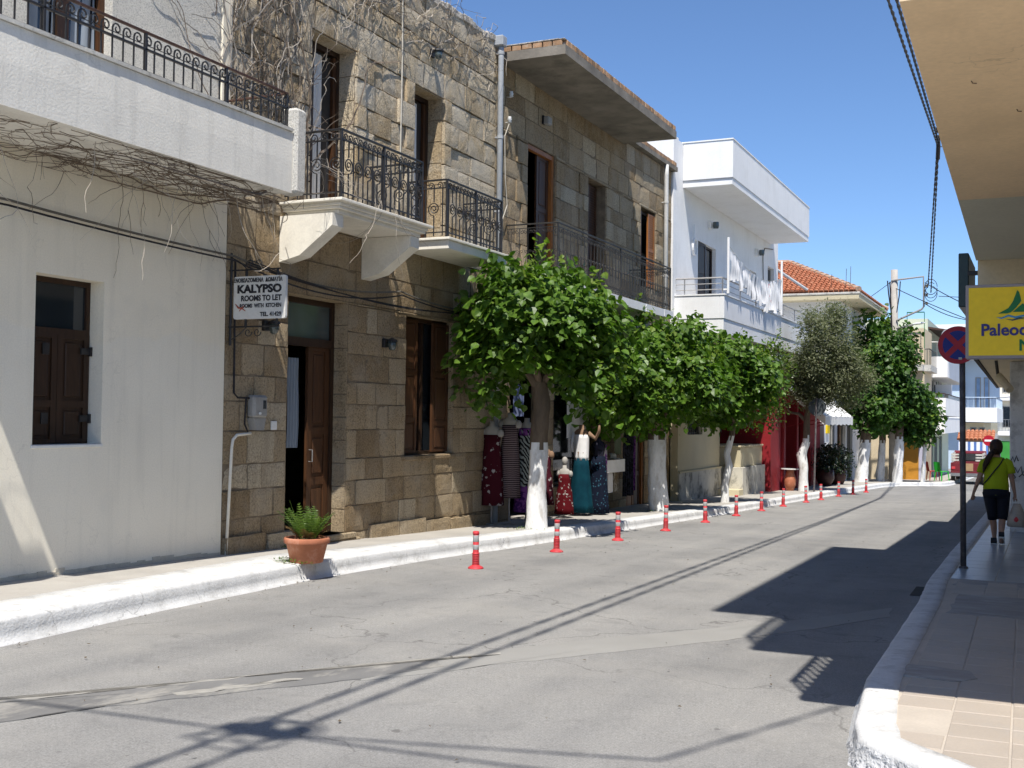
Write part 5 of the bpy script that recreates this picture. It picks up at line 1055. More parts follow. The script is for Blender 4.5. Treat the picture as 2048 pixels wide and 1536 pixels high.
for y in (41.15, 44.3, 47.3): MB().tube([(XR, y, 1.5), (XR + 1.36, y, 1.84)], 0.018, 5).build('arm', M['redwall'], AW)
# white strip and glazed shop further on
GS = thing('glazed_shop', 'white walled shop with tall glazed doors behind the far trunks', 'shop', (-8.2, 52, -1))
mb = MB(); mb.panel(-8.2, 47.97, 57.9, -1.8, 4.4, [(49.2, 51.2, -1.5, 2.1), (51.6, 53.4, -1.5, 2.1), (54.0, 55.6, -1.5, 1.9)], 0.25); mb.shell(-8.2, -14, 47.97, 57.9, -1.8, 4.4); mb.build('wall', M['white'], GS)
for a, b_ in ((49.2, 51.2), (51.6, 53.4), (54.0, 55.6)):
    D = frame_ring('glass_door', GS, -8.3, a, b_, -1.2, 2.08 if a < 54 else 1.88, 0.09, 0.06, M['plastic_grey']); plate('pane', D, -8.34, a + 0.05, b_ - 0.05, -1.15, 1.85, M['glass'])
    for k in (1, 2): mb = MB(); mb.box(-8.34, -8.29, a + (b_ - a) * k / 3 - 0.03, a + (b_ - a) * k / 3 + 0.03, -1.15, 1.8); mb.build('mullion', M['plastic_grey'], D)
mb = MB(); mb.cbox(-8.2, -8.1, 51.22, 51.58, -1.3, 2.0, 0.01); mb.build('panel', M['wood_mid'], GS, label='brown panel between the glazed doors')
mb = MB(); mb.cbox(-8.2, -8.12, 48.3, 48.9, 1.2, 1.55, 0.01); mb.build('notice', M['yellow'], GS)
# ================================================================== house with the tiled hip roof
HR_ = thing('hip_roof_house', 'white house with an orange terracotta hip roof beyond the white house', 'house', (-9, 52, -1))
ez, y0, y1, x1, x0 = 6.95, 48.0, 57.0, -6.85, -15.5
mb = MB(); mb.box(x0 + 0.8, x1 - 0.85, y0 + 0.85, y1 - 0.85, 4.4, ez - 0.2); mb.build('wall', M['white'], HR_)
mb = MB(); mb.box(x0, x1, y0, y1, ez - 0.26, ez); mb.build('eaves', M['khaki'], HR_, label='pale projecting eaves'); mb = MB(); mb.cbox(x0 - 0.03, x1 + 0.03, y0 - 0.03, y1 + 0.03, ez - 0.06, ez + 0.02, 0.01); mb.build('fascia', M['coping'], HR_)
AP, AQ = Vector((-10.6, 52.5, 8.85)), Vector((-12.5, 52.5, 8.85))
RF = MB().raw([(x1, y0, ez + 0.03), (x1, y1, ez + 0.03), (x0, y1, ez + 0.03), (x0, y0, ez + 0.03), AP, AQ], [(0, 1, 4), (3, 0, 4, 5), (1, 2, 5, 4), (2, 3, 5)]).build('roof', M['roof_tile'], HR_)
def tile_rows(a, b_, c, d, n_rows, step):
    """courses of half-round tiles on the roof plane: eave a-b, top c-d"""
    mb = MB(); a, b_, c, d = map(Vector, (a, b_, c, d)); nrm = (b_ - a).cross(d - a).normalized()
    if nrm.z < 0: nrm = -nrm
    for i in range(n_rows):
        u0, u1 = i / n_rows, (i + 1.12) / n_rows
        l, r_ = a.lerp(c, u0), b_.lerp(d, u0); n = max(1, int((r_ - l).length / step)); upv = (c.lerp(d, 0.5) - a.lerp(b_, 0.5)) * (u1 - u0)
        for j in range(n):
            p = l.lerp(r_, (j + 0.5) / n); sd = (r_ - l).normalized() * step * 0.46; hgt = nrm * (step * 0.34)
            P = []
            for q, lift in ((p, 0.05), (p + upv, 0.015)):
                for k in range(5): a_ = math.pi * k / 4; P.append(q + sd * math.cos(a_) + hgt * math.sin(a_) + nrm * lift)
            mb.raw(P, [(k, k + 1, k + 6, k + 5) for k in range(4)] + [(0, 1, 2, 3, 4)])
    return mb
E_ = ez + 0.04
stuff(tile_rows((x0, y0, E_), (x1, y0, E_), AQ + Vector((0, 0, .01)), AP + Vector((0, 0, .01)), 19, 0.20).build('roof_tiles', M['roof_tile'], RF)); stuff(tile_rows((x1, y0, E_), (x1, y1, E_), AP + Vector((0, 0, .01)), AP + Vector((0, .01, .01)), 19, 0.20).build('roof_tiles', M['roof_tile'], RF))
for c in ((x1, y0), (x1, y1)):
    mb = MB(); P = Vector((*c, ez + 0.05)); n = 14
    for i in range(n): mb.tube([P.lerp(AP, i / n) + Vector((0, 0, .07)), P.lerp(AP, (i + 1.15) / n) + Vector((0, 0, .04))], [0.13, 0.10], 7)
    stuff(mb.build('ridge_tiles', M['ridge'], RF))
MB().tube([AP + Vector((0, 0, .05)), AQ + Vector((0, 0, .05))], 0.12, 7).build('ridge', M['ridge'], RF)
for i, (x, y, h) in enumerate(((-8.0, 48.3, 0.8), (-7.4, 48.2, 1.0), (-7.25, 48.35, 1.1))): MB().tube([(x, y, ez), (x + 0.02, y, ez + h)], 0.012, 4).build('starter_bar', M['rail_rust'], HR_)
mb = MB(); mb.tube([(-10.3, 47.6, 8.1), (-8.9, 48.0, 7.1)], 0.06, 6); mb.build('gutter', M['pipe'], HR_)

# ================================================================== far street
def simple_house(name, label, X0, X1, y0, y1, z0, z1, m): 
    t = thing(name, label, 'building', ((X0 + X1) / 2, (y0 + y1) / 2, z0)); mb = MB(); mb.box(X0, X1, y0, y1, z0, z1); mb.build('wall', m, t); return t
def win_x(t, X, y0, y1, z0, z1, m=None, fm=None):
    W = frame_ring('window', t, X + 0.05, y0, y1, z0, z1, 0.07, 0.06, fm or M['plastic_grey']); plate('pane', W, X + 0.02, y0 + 0.04, y1 - 0.04, z0 + 0.04, z1 - 0.04, m or M['glass'], 0.015); return W
def win_y(t, Y, x0, x1, z0, z1, m=None, fm=None):
    mb = MB(); w = 0.07
    mb.box(x0, x0 + w, Y - 0.05, Y, z0, z1); mb.box(x1 - w, x1, Y - 0.05, Y, z0, z1); mb.box(x0 + w, x1 - w, Y - 0.048, Y, z1 - w, z1); mb.box(x0 + w, x1 - w, Y - 0.048, Y, z0, z0 + w)
    W = mb.build('window', fm or M['plastic_grey'], t); mb = MB(); mb.box(x0 + 0.04, x1 - 0.04, Y - 0.02, Y - 0.002, z0 + 0.04, z1 - 0.04); mb.build('pane', m or M['glass'], W); return W
def far_balcony(t, X0, X1, y0, y1, zb, zt, m, rail=None, rh=0.35, label=None):
    """box balcony projecting towards +x from X0 to X1"""
    mb = MB(); mb.box(X0, X1 - 0.1, y0 + 0.1, y1 - 0.1, zb, zb + 0.18); mb.box(X1 - 0.1, X1, y0, y1, zb, zt); mb.box(X0, X1 - 0.1, y0, y0 + 0.1, zb, zt); mb.box(X0, X1 - 0.1, y1 - 0.1, y1, zb, zt)
    B_ = mb.build('balcony', m, t, label=label)
    if rail:
        mb = MB(); mb.tube([(X0, y0 + 0.05, zt + rh), (X1 - 0.05, y0 + 0.05, zt + rh), (X1 - 0.05, y1 - 0.05, zt + rh)], 0.03, 5); mb.build('rail', rail, B_)
        n = max(2, int((X1 - X0) / 0.35)); 
        for i in range(n + 1): x = X0 + (X1 - X0 - 0.05) * i / n; MB().tube([(x, y0 + 0.05, zt), (x, y0 + 0.05, zt + rh)], 0.018, 4).build('baluster', rail, B_)
        n = max(3, int((y1 - y0) / 0.6))
        for i in range(1, n + 1): y = y0 + (y1 - y0 - 0.1) * i / n; MB().tube([(X1 - 0.05, y, zt), (X1 - 0.05, y, zt + rh)], 0.018, 4).build('baluster', rail, B_)
    return B_
M['beige'] = surf('beige_plaster', (0.66, 0.55, 0.38), 0.9, 0.06, 1, 30, 0.05); M['paleblue'] = surf('pale_blue_paint', (0.55, 0.66, 0.78), 0.8, 0.05, 1, 30, 0.03); M['palegreen'] = surf('pale_green_paint', (0.56, 0.62, 0.50), 0.8, 0.06, 1, 30, 0.03)
M['greenpaint'] = surf('green_sign_board_paint', (0.05, 0.28, 0.05), 0.6, 0.1, 2, 20, 0); M['ochre'] = surf('ochre_door_paint', (0.52, 0.24, 0.03), 0.6, 0.1, 2, 20, 0); M['lilac'] = surf('lilac_grey_plaster', (0.50, 0.49, 0.60), 0.8, 0.06, 1, 30, 0)
# beige corner building
t = simple_house('beige_building', 'narrow beige building with a small balcony behind the far tree crown', -13, -5.25, 58.0, 61.9, -2, 6.2, M['beige'])
far_balcony(t, -5.25, -4.95, 58.0, 61.5, 4.15, 4.45, M['coping'], M['iron'], 0.75); mb = MB(); mb.box(-6.9, -5.25, 57.3, 58.0, 4.15, 4.45); mb.build('balcony_slab', M['coping'], t)
for i in range(9): MB().tube([(-6.9 + i * 0.2, 57.33, 4.45), (-6.9 + i * 0.2, 57.33, 5.2)], 0.015, 4).build('baluster', M['iron'], t)
MB().tube([(-6.9, 57.33, 5.2), (-5.25, 57.33, 5.2)], 0.025, 4).build('rail', M['iron'], t)
mb = MB(); mb.box(-6.3, -5.5, 57.95, 58.0, -1.2, 1.0); mb.build('door', M['ochre'], t); mb = MB(); mb.box(-6.55, -6.32, 57.9, 58.0, -1.3, 1.25); mb.build('door_post', M['yellow'], t); mb = MB(); mb.box(-5.48, -5.26, 57.97, 58.0, -1.2, 1.1); mb.build('panel', M['lilac'], t)
mb = MB(); mb.grid(lambda u, v: (-6.4 + 1.15 * u, 57.95 - 0.7 * v, 1.45 - 0.25 * v + 0.05 * math.sin(u * 12)), 12, 3); mb.build('awning', M['awning'], t)
mb = MB(); mb.box(-6.0, -5.2, 57.5, 57.53, 6.9, 6.95); mb.box(-6.0, -5.97, 57.5, 57.53, 5.2, 6.9); mb.box(-5.22, -5.19, 57.5, 57.53, 5.2, 6.9); mb.build('glazed_frame', M['green_ink'], t)
# white balcony building
t = simple_house('balcony_building', 'three storey white building with stacked balconies at the far bend', -13, -5.45, 62.0, 76, -2.2, 7.0, M['palegreen'])
M['farwhite'] = M['white']
far_balcony(t, -5.45, -4.62, 62.0, 75, 1.15, 1.95, M['farwhite']); far_balcony(t, -5.45, -4.58, 61.98, 75.02, 2.05, 2.95, M['farwhite'], M['rail_rust'], 0.22); far_balcony(t, -5.45, -4.50, 61.98, 75.02, 4.0, 5.05, M['farwhite'], M['alu'], 0.75)
mb = MB(); mb.box(-5.5, -5.30, 61.9, 61.99, -1.8, 5.2); mb.build('corner_strip', M['palegreen'], t)
for y in (62.6, 65.2, 68.2): win_x(t, -5.45, y, y + 2.0, 2.9, 4.0 if y < 0 else 3.98, M['glass'])
for y in (62.5, 65.3, 68.4): win_x(t, -5.45, y, y + 2.2, -1.4, 1.0, surf('dark_green_shutter', (0.012, 0.03, 0.02), 0.6), M['palegreen'])
mb = MB(); mb.box(-5.4, -4.6, 66.0, 66.7, 3.2, 3.75); mb.build('air_conditioner', M['white'], t)
mb = MB(); mb.prism([(-5.45, 6.5), (-3.9, 6.25), (-3.9, 6.33), (-5.45, 6.6)], 62.2, 75, 'y'); mb.build('roof', M['rail_rust'], t)
t2 = thing('satellite_dish', 'white satellite dish on the top balcony of the far white building', 'satellite dish', (-4.7, 62.3, 5.4)); mb = MB()
mb.grid(lambda u, v: (-4.75 + 0.42 * (v) * math.cos(2 * math.pi * u) * 0.55 + 0.15 * v * v, 62.2 - 0.12 * v * v, 5.95 + 0.48 * v * math.sin(2 * math.pi * u)), 18, 4); mb.build('dish', M['white'], t2, smooth=True); MB().tube([(-4.75, 62.25, 5.05), (-4.75, 62.25, 5.95)], 0.03, 5).build('mast', M['alu'], t2)
# pale blue building
t = simple_house('pale_blue_building', 'pale blue and white building with a wide balcony beyond the pickup', -14, -5.2, 86.0, 98, -2.5, 8.3, M['paleblue'])
mb = MB(); mb.box(-5.2, -3.9, 86.0, 98, -2.5, 1.7); mb.build('lower_wall', M['sand'], t)
B_ = far_balcony(t, -5.2, -3.0, 85.0, 97, 1.75, 2.75, M['white'], M['paleblue'], 0.7, 'wide white balcony with pale blue balusters'); mb = MB(); mb.box(-6.4, -5.2, 85.0, 86.0, 1.75, 2.75); mb.build('balcony_return', M['white'], t)
mb = MB(); mb.box(-7.5, -2.6, 84.9, 97.1, 6.1, 8.5); mb.build('parapet', M['white'], t)
for x in (-4.6, -3.9): win_y(t, 84.9, x, x + 0.22, 6.9, 7.5)
for y in (87, 89.5): win_x(t, -5.2, y, y + 1.2, 2.2, 4.6, M['glass'], M['paleblue'])
mb = MB(); mb.box(-5.2, -3.25, 87.2, 97.9, 1.71, 6.09); mb.build('upper_wall', M['paleblue'], t)
for x in (-4.3, -3.75): win_y(t, 87.2, x - 0.18, x + 0.18, 2.4, 4.9, surf('blue_shutter_paint', (0.25, 0.38, 0.58), 0.6))
for x in (-4.75, -4.2): win_y(t, 86.0, x, x + 0.4, -0.2, 1.4)

# end of the street
t = simple_house('street_end_building', 'cream building with a small balcony closing the end of the street', -3.9, 4.0, 112, 124, -3, 7.5, M['cream'])
for z in (1.0, 4.1):
    mb = MB(); mb.box(-3.8, -1.6, 110.6, 112, z - 0.4, z); b_ = mb.build('balcony', M['white'], t); mb = MB(); mb.tube([(-3.8, 110.65, z + 1.0), (-1.6, 110.65, z + 1.0)], 0.03, 4); mb.build('rail', M['alu'], b_)
    for i in range(9): MB().tube([(-3.75 + i * 0.26, 110.65, z), (-3.75 + i * 0.26, 110.65, z + 1.0)], 0.018, 4).build('baluster', M['alu'], b_)
    win_y(t, 112, -2.4, -1.4, z + 0.3, z + 2.2); win_y(t, 112, -3.5, -2.7, z + 0.3, z + 2.2)
mb = MB(); mb.box(-3.6, -1.4, 110.9, 111.0, -2.6, 0.1); mb.build('shop_board', M['greenpaint'], t, label='green shop front board')
# tiled stall with striped blind
t = thing('tiled_stall', 'small stall with a tiled pent roof and a blue and white blind', 'stall', (-4.3, 70, -1.4))
mb = MB(); mb.box(-5.0, -3.2, 78.6, 80.5, -1.7, 0.7); mb.build('wall', M['beige'], t)
mb = MB(); mb.raw([(-5.1, 77.9, 0.60), (-2.9, 77.9, 0.60), (-2.9, 79.6, 1.15), (-5.1, 79.6, 1.15)], [(0, 1, 2, 3)]); b_ = mb.build('roof', M['roof_tile'], t); stuff(tile_rows((-5.1, 77.9, 0.62), (-2.9, 77.9, 0.62), (-5.1, 79.6, 1.17), (-2.9, 79.6, 1.17), 4, 0.24).build('roof_tiles', M['roof_tile'], b_))
def striped():
    m, nt, b = new_mat('blue_white_stripes'); p = pos(nt); w = N(nt, 'TexWave', bands_direction='X', Scale=0.9); nt.links.new(p, w.inputs['Vector']); nt.links.new(ramp(nt, w.outputs['Fac'], [(0.55, (0.75, 0.76, 0.80)), (0.62, (0.12, 0.22, 0.55))]), b.inputs['Base Color']); return m
mb = MB(); mb.grid(lambda u, v: (-5.0 + 1.9 * u, 77.9 + 0.04 * math.sin(u * 30), 0.5 - 0.95 * v), 30, 2); mb.build('blind', striped(), t)
mb = MB(); mb.box(-3.2, -2.2, 77.6, 78.2, -1.6, -0.65); mb.build('crate_stack', surf('blue_crate_plastic', (0.04, 0.08, 0.35), 0.5), t, label='blue crates beside the stall')
# no-entry sign
t = thing('no_entry_sign', 'small round no entry sign by the tiled stall', 'traffic sign', (-2.75, 70, -1.4))
MB().tube([(-2.9, 70, -1.4), (-2.9, 70, 1.0)], 0.03, 6).build('pole', M['pole'], t); mb = MB(); mb.lathe([(0.30, 0), (0.30, 0.02)], 20); mb.v = [(-2.9 + x, 69.95 - z, 0.72 + y) for x, y, z in mb.v]; mb.build('disc', M['sign_red'], t); mb = MB(); mb.box(-3.11, -2.69, 69.92, 69.928, 0.67, 0.77); mb.build('bar', M['white'], t)

# ---- pickup truck
PT = thing('pickup_truck', 'old dark red pickup truck with a slatted cargo bed, seen from behind', 'pickup truck', (-3.35, 58.5, gz(58)))
px, py, pz = -3.30, 57.4, gz(57.4); cr = surf('dark_red_car_paint', (0.16, 0.015, 0.022), 0.4, 0.1, 3, 20, 0.02, spec=0.5); ch = surf('dull_chrome', (0.35, 0.35, 0.36), 0.35, metal=0.7)
mb = MB(); mb.cbox(px - 0.72, px + 0.72, py, py + 2.0, pz + 0.50, pz + 0.62, 0.02); mb.cbox(px - 0.72, px - 0.66, py, py + 2.0, pz + 0.62, pz + 1.0, 0.015); mb.cbox(px + 0.66, px + 0.72, py, py + 2.0, pz + 0.62, pz + 1.0, 0.015); mb.cbox(px - 0.66, px + 0.66, py, py + 0.05, pz + 0.62, pz + 1.0, 0.015); mb.cbox(px - 0.66, px + 0.66, py + 1.95, py + 2.0, pz + 0.62, pz + 1.0, 0.015); mb.build('cargo_bed', cr, PT)
mb = MB(); mb.prism([(py + 2.03, pz + 0.5), (py + 2.03, pz + 1.42), (py + 2.3, pz + 1.5), (py + 3.1, pz + 1.5), (py + 3.6, pz + 1.05), (py + 4.6, pz + 0.95), (py + 4.7, pz + 0.5)], px - 0.70, px + 0.70, 'x'); mb.build('cab', cr, PT)
mb = MB(); mb.box(px - 0.55, px + 0.55, py + 2.0, py + 2.025, pz + 1.05, pz + 1.38); mb.build('rear_window', M['glass'], PT); mb = MB(); mb.box(px - 0.72, px + 0.72, py - 0.08, py + 0.02, pz + 0.38, pz + 0.52); mb.build('bumper', ch, PT); mb = MB(); mb.box(px - 0.6, px + 0.6, py + 0.02, py + 4.4, pz + 0.35, pz + 0.498); mb.build('chassis', M['dark'], PT)
mb = MB(); mb.box(px - 0.16, px + 0.26, py - 0.012, py - 0.002, pz + 0.62, pz + 0.97); mb.build('cardboard_sheet', surf('cardboard', (0.38, 0.25, 0.14), 0.9), PT)
for s_ in (-1, 1):
    mb = MB(); mb.box(px + s_ * 0.60 - 0.08, px + s_ * 0.60 + 0.08, py - 0.018, py - 0.004, pz + 0.70, pz + 0.82); mb.build('tail_light', M['post_red'], PT)
    for y in (0.55, 3.75):
        mb = MB(); mb.lathe([(0.12, -0.09), (0.29, -0.085), (0.31, -0.05), (0.31, 0.05), (0.29, 0.085), (0.12, 0.09)], 18); mb.v = [(px + s_ * 0.64 + z, py + y + a_, pz + 0.31 + b_) for a_, b_, z in mb.v]; w_ = mb.build('wheel', M['dark'], PT, smooth=False); mb = MB(); mb.lathe([(0.17, -0.092), (0.17, 0.092)], 14); mb.v = [(px + s_ * 0.64 + z, py + y + a_, pz + 0.31 + b_) for a_, b_, z in mb.v]; mb.build('rim', ch, w_)
    for k in range(3): mb = MB(); mb.box(px + s_ * 0.69 - 0.015, px + s_ * 0.69 + 0.015, py + 0.03, py + 1.9, pz + 1.08 + k * 0.13, pz + 1.15 + k * 0.13); mb.build('slat', M['coping'], PT)
    for y in (0.05, 1.0, 1.9): mb = MB(); mb.box(px + s_ * 0.66 - 0.02, px + s_ * 0.66 + 0.02, py + y, py + y + 0.05, pz + 1.0, pz + 1.45); mb.build('stake', M['coping'], PT)
    for k in range(3): mb = MB(); mb.box(px + s_ * 0.66 - (0.30 if s_ > 0 else 0), px + s_ * 0.66 + (0.30 if s_ < 0 else 0), py + 0.03, py + 0.06, pz + 1.08 + k * 0.13, pz + 1.15 + k * 0.13); mb.build('slat', M['coping'], PT)
# plastic chairs
def chair(label, x, y, z, m, rot):
    t = thing('plastic_chair', label, 'chair', (0, 0, 0), 'plastic chairs by the far corner')
    mb = MB(); mb.cbox(-0.22, 0.22, -0.2, 0.22, 0.42, 0.45, 0.01); mb.build('seat', m, t)
    mb = MB(); mb.grid(lambda u, v: (-0.2 + 0.4 * u, 0.2 + 0.08 * v + 0.03 * math.cos(u * math.pi * 2), 0.45 + 0.42 * v), 8, 4); mb.build('backrest', m, t)
    for sx in (-1, 1):
        for sy in (-1, 1): MB().tube([(sx * 0.19, sy * 0.19, 0.43), (sx * 0.23, sy * 0.23, 0)], [0.03, 0.02], 5).build('leg', m, t)
    t.location = (x, y, z); t.rotation_euler.z = rot; LOC[t.name] = Vector((x, y, z))
chair('green plastic chair at the far street corner', -4.35, 56.6, gz(56.6) + 0.15, surf('green_chair_plastic', (0.03, 0.42, 0.04), 0.4), 2.4); chair('red plastic chair beside the green one', -4.75, 56.9, gz(56.9) + 0.15, surf('red_chair_plastic', (0.40, 0.05, 0.04), 0.4), 2.0)
# ================================================================== right side: overhanging block
RBD = thing('overhanging_building', 'peach building whose balconies and slab overhang the tiled pavement', 'building', (2, 9, 0))
def ex(y): return -0.665 - 0.0155 * (y - 6)
def rslab(y0, y1, z0, z1, x1=7.0, off=0.0):
    mb = MB(); P = [(ex(y0) + off, y0), (x1, y0), (x1, y1), (ex(y1) + off, y1)]; mb.prism(P, z0, z1, 'z'); return mb
SZ = 3.85
rslab(5.98, 11.62, SZ, SZ + 0.18).build('overhang', M['peach'], RBD, label='peach painted soffit over the pavement')
rslab(11.623, 16.05, SZ, SZ + 0.18).build('overhang', M['sage'], RBD, label='grey green painted soffit further along')
for x, y in ((-0.42, 7.55), (-0.18, 8.35), (0.1, 10.4)): MB().tube([(x, y, SZ + 0.01), (x + 0.012, y + 0.01, SZ - 0.014), (x + 0.035, y + 0.015, SZ - 0.016)], 0.0035, 5).build('hook', M['rail_rust'], RBD)
mb = MB(); mb.box(-0.80, 7.0, 16.051, 16.3, 3.16, SZ + 0.18); mb.build('lintel', M['sand'], RBD)
mb = MB(); mb.box(1.7, 7.0, 6.2, 16.0, -0.6, SZ - 0.001); mb.build('ground_floor', M['sand'], RBD)
SF = frame_ring('shop_door', RBD, 1.7, 9.0, 10.2, 0.0, 2.5, 0.08, 0.06, M['alu']); SF.matrix_basis = Matrix(((-1, 0, 0, 3.34), (0, 1, 0, 0), (0, 0, 1, 0), (0, 0, 0, 1)))
plate('pane', RBD, 1.697, 9.06, 10.14, 0.05, 2.44, M['glass'], 0.02)
SF = frame_ring('shop_window', RBD, 1.7, 11.0, 14.5, 0.5, 2.5, 0.08, 0.06, M['alu']); SF.matrix_basis = Matrix(((-1, 0, 0, 3.34), (0, 1, 0, 0), (0, 0, 1, 0), (0, 0, 0, 1)))
plate('pane', RBD, 1.697, 11.06, 14.44, 0.56, 2.44, M['glass'], 0.02)
mb = MB(); mb.box(1.0, 7.0, 6.0, 16.0, SZ + 0.181, 11.2); mb.build('upper_floors', M['peach'], RBD)
rslab(5.98, 14.2, 7.25, 7.45, 7.0, -0.02).build('balcony', M['peach'], RBD, label='second floor balcony slab')
rslab(5.95, 14.25, 11.21, 11.42, 7.0, -0.03).build('roof', M['peach'], RBD)
bs = MB().box(-0.014, 0.014, -0.014, 0.014, 0, 0.88).mesh('baluster', M['iron'])
for zb, of in ((SZ + 0.18, 0.0), (7.45, -0.02)):
    rl_ = MB().tube([(1.0, 6.05, zb + 0.9), (ex(6) + 0.05 + of, 6.05, zb + 0.9), (ex(14) + 0.05 + of, 14.1, zb + 0.9)], 0.03, 5).build('railing', M['iron'], RBD)
    for i in range(11): place('baluster', bs, rl_, (ex(6) + 0.05 + of + i * 0.15, 6.05, zb))
    for i in range(9): place('baluster', bs, rl_, (ex(6.7) + 0.05 + of, 6.05 + (i + 1) * 0.15, zb))
    mb = MB(); mb.box(ex(7.5) + of + 0.02, ex(7.5) + of + 0.08, 7.5, 14.1, zb, zb + 0.92); mb.build('parapet', M['peach'], RBD)
# next buildings on the same side
t = thing('low_building', 'lower sand coloured building beyond the overhang', 'building', (2, 19, 0))
mb = MB(); mb.box(0.9, 7, 16.35, 22.3, -0.8, 6.3); mb.build('wall', M['sand'], t); mb = MB(); mb.box(-0.98, 7, 14.3, 25, 6.31, 6.55); mb.build('roof', M['sand'], t)
t = thing('canopy_building', 'building with a low flat canopy and column beyond the low one', 'building', (2, 30, 0))
mb = MB(); mb.prism([(-1.12, 22.4), (7, 22.4), (7, 42), (-1.42, 42)], 2.92, 3.10, 'z'); mb.build('canopy', M['sand'], t)
mb = MB(); mb.prism([(-1.20, 22.38), (-1.13, 22.38), (-1.43, 42), (-1.50, 42)], 2.90, 3.14, 'z'); mb.build('gutter', M['dark'], t)
mb = MB(); mb.box(0.6, 7, 22.4, 42, -1, 2.919); mb.build('wall', M['sand'], t); mb = MB(); mb.box(-0.3, 7, 22.4, 42, 3.101, 6.0); mb.build('upper_floor', M['sand'], t)
CO = MB().cbox(-0.62, -0.15, 23.9, 24.4, -0.6, 2.918, 0.02).build('column', M['column'], t, label='dirty white column with scribbled graffiti')
mb = MB(); yq = 23.893
for P in ([(-0.60, 1.02), (-0.57, 1.10), (-0.54, 1.0), (-0.50, 1.12), (-0.47, 1.02)], [(-0.58, 0.82), (-0.53, 0.90), (-0.48, 0.80), (-0.42, 0.92), (-0.40, 0.78), (-0.34, 0.88), (-0.30, 0.8)], [(-0.60, 0.72), (-0.56, 0.78), (-0.52, 0.71), (-0.57, 0.66), (-0.61, 0.72)], [(-0.46, 0.72), (-0.40, 0.78), (-0.33, 0.70)]): mb.tube([(x, yq, z) for x, z in P], 0.012, 4)
mb.build('graffiti', M['ink'], CO)
t2 = thing('spotlight', 'tan tubular spotlight under the low canopy', 'spotlight', (-0.75, 23.5, 2.4)); mb = MB(); mb.tube([(-0.80, 23.6, 2.62), (-0.60, 23.3, 2.36)], 0.075, 10); mb.build('tube', M['sand'], t2); mb = MB(); mb.tube([(-0.85, 23.6, 2.92), (-0.82, 23.6, 2.66)], 0.03, 6); mb.build('bracket', M['iron'], t2)
# dark green box
t = thing('blank_box_sign', 'dark green box fixed at the edge of the overhang', 'box sign', (-1.0, 16.6, 3.3)); mb = MB(); mb.cbox(-1.07, -0.94, 16.6, 18.2, 3.30, 4.03, 0.01); mb.build('case', M['green_dark'], t); mb = MB(); mb.box(-0.94, -0.7, 16.32, 16.42, 3.7, 3.75); mb.build('bracket', M['iron'], t)
# yellow light box sign
YS = 10.0
t = thing('yellow_sign', 'yellow box sign with a green sail logo under the overhang', 'sign', (0, YS, 2.27))
mb = MB(); mb.cbox(-0.59, 0.62, YS, YS + 0.14, 2.262, 2.86, 0.006); mb.build('frame', M['frame_grey'], t)
mb = MB(); mb.box(-0.565, 0.595, YS - 0.008, YS - 0.001, 2.287, 2.835); mb.build('panel', M['yellow'], t)
yf = YS - 0.0105
def flat(poly, m, name):
    mb = MB(); mb.prism([(x, z) for x, z in poly], yf - 0.002, yf + 0.002, 'y'); return mb.build(name, m, t)
flat([(-0.345, 2.622), (-0.27, 2.665), (-0.235, 2.72), (-0.205, 2.808), (-0.19, 2.79), (-0.175, 2.72), (-0.21, 2.67), (-0.25, 2.63), (-0.28, 2.622)], M['green_ink'], 'sail_mark'); flat([(-0.24, 2.632), (-0.165, 2.70), (-0.09, 2.64), (-0.10, 2.632)], M['green_ink'], 'sail_mark')
flat([(-0.36, 2.592), (-0.32, 2.59), (-0.27, 2.612), (-0.22, 2.598), (-0.15, 2.61), (-0.05, 2.60), (-0.15, 2.595), (-0.22, 2.582), (-0.27, 2.597), (-0.32, 2.578)], M['blue_ink'], 'wave_mark'); flat([(-0.29, 2.577), (-0.24, 2.573), (-0.19, 2.59), (-0.12, 2.582), (-0.19, 2.574), (-0.24, 2.562)], M['green_dark'], 'wave_mark')
lettering('Paleochora', 0.132, (-0.475, yf, 2.448), (1, 0, 0), (0, 0, 1), M['navy_ink'], t, 0.0035, 0.98, 0.002); lettering('N', 0.125, (-0.195, yf, 2.325), (1, 0, 0), (0, 0, 1), M['green_ink'], t, 0.0035, 1.0, 0.002)
for x in (0.0, 0.45): MB().tube([(x, YS + 0.07, 2.86), (x, YS + 0.07, SZ)], 0.012, 5).build('hanger', M['alu'], t)
# no stopping sign
t = thing('no_stopping_sign', 'round blue and red no stopping sign on a dark pole at the kerb', 'traffic sign', (-0.98, 16.3, gz(16.3)))
MB().tube([(-0.98, 16.3, gz(16.3) + 0.1), (-1.0, 16.3, 2.62)], 0.038, 12).build('pole', M['pole'], t, smooth=True)
MB().lathe([(0.06, 0.0), (0.055, 0.025), (0.04, 0.03)], 12, (-0.98, 16.3, gz(16.3) + HR)).build('base', M['pole'], t)
cx, cz, yd = -1.05, 2.765, 16.24
mb = MB(); mb.prism([(cx + 0.25 * math.cos(R(a_)), cz + 0.25 * math.sin(R(a_))) for a_ in range(0, 360, 10)], yd, yd + 0.015, 'y'); mb.build('disc', M['sign_red'], t)
for q in range(4):
    c0 = 45 * 0 + 90 * q; w = 0.036; pts_ = []
    ap = w / math.sin(R(45)); pts_.append((ap, 0))
    d_ = math.degrees(math.asin(w / 0.19))
    for a_ in np.linspace(-45 + d_, 45 - d_, 9): pts_.append((0.19 * math.cos(R(a_)), 0.19 * math.sin(R(a_))))
    ca, sa = math.cos(R(c0)), math.sin(R(c0)); mb = MB(); mb.prism([(cx + x * ca - z * sa, cz + x * sa + z * ca) for x, z in pts_], yd - 0.004, yd - 0.001, 'y'); mb.build('blue_field', M['sign_blue'], t)
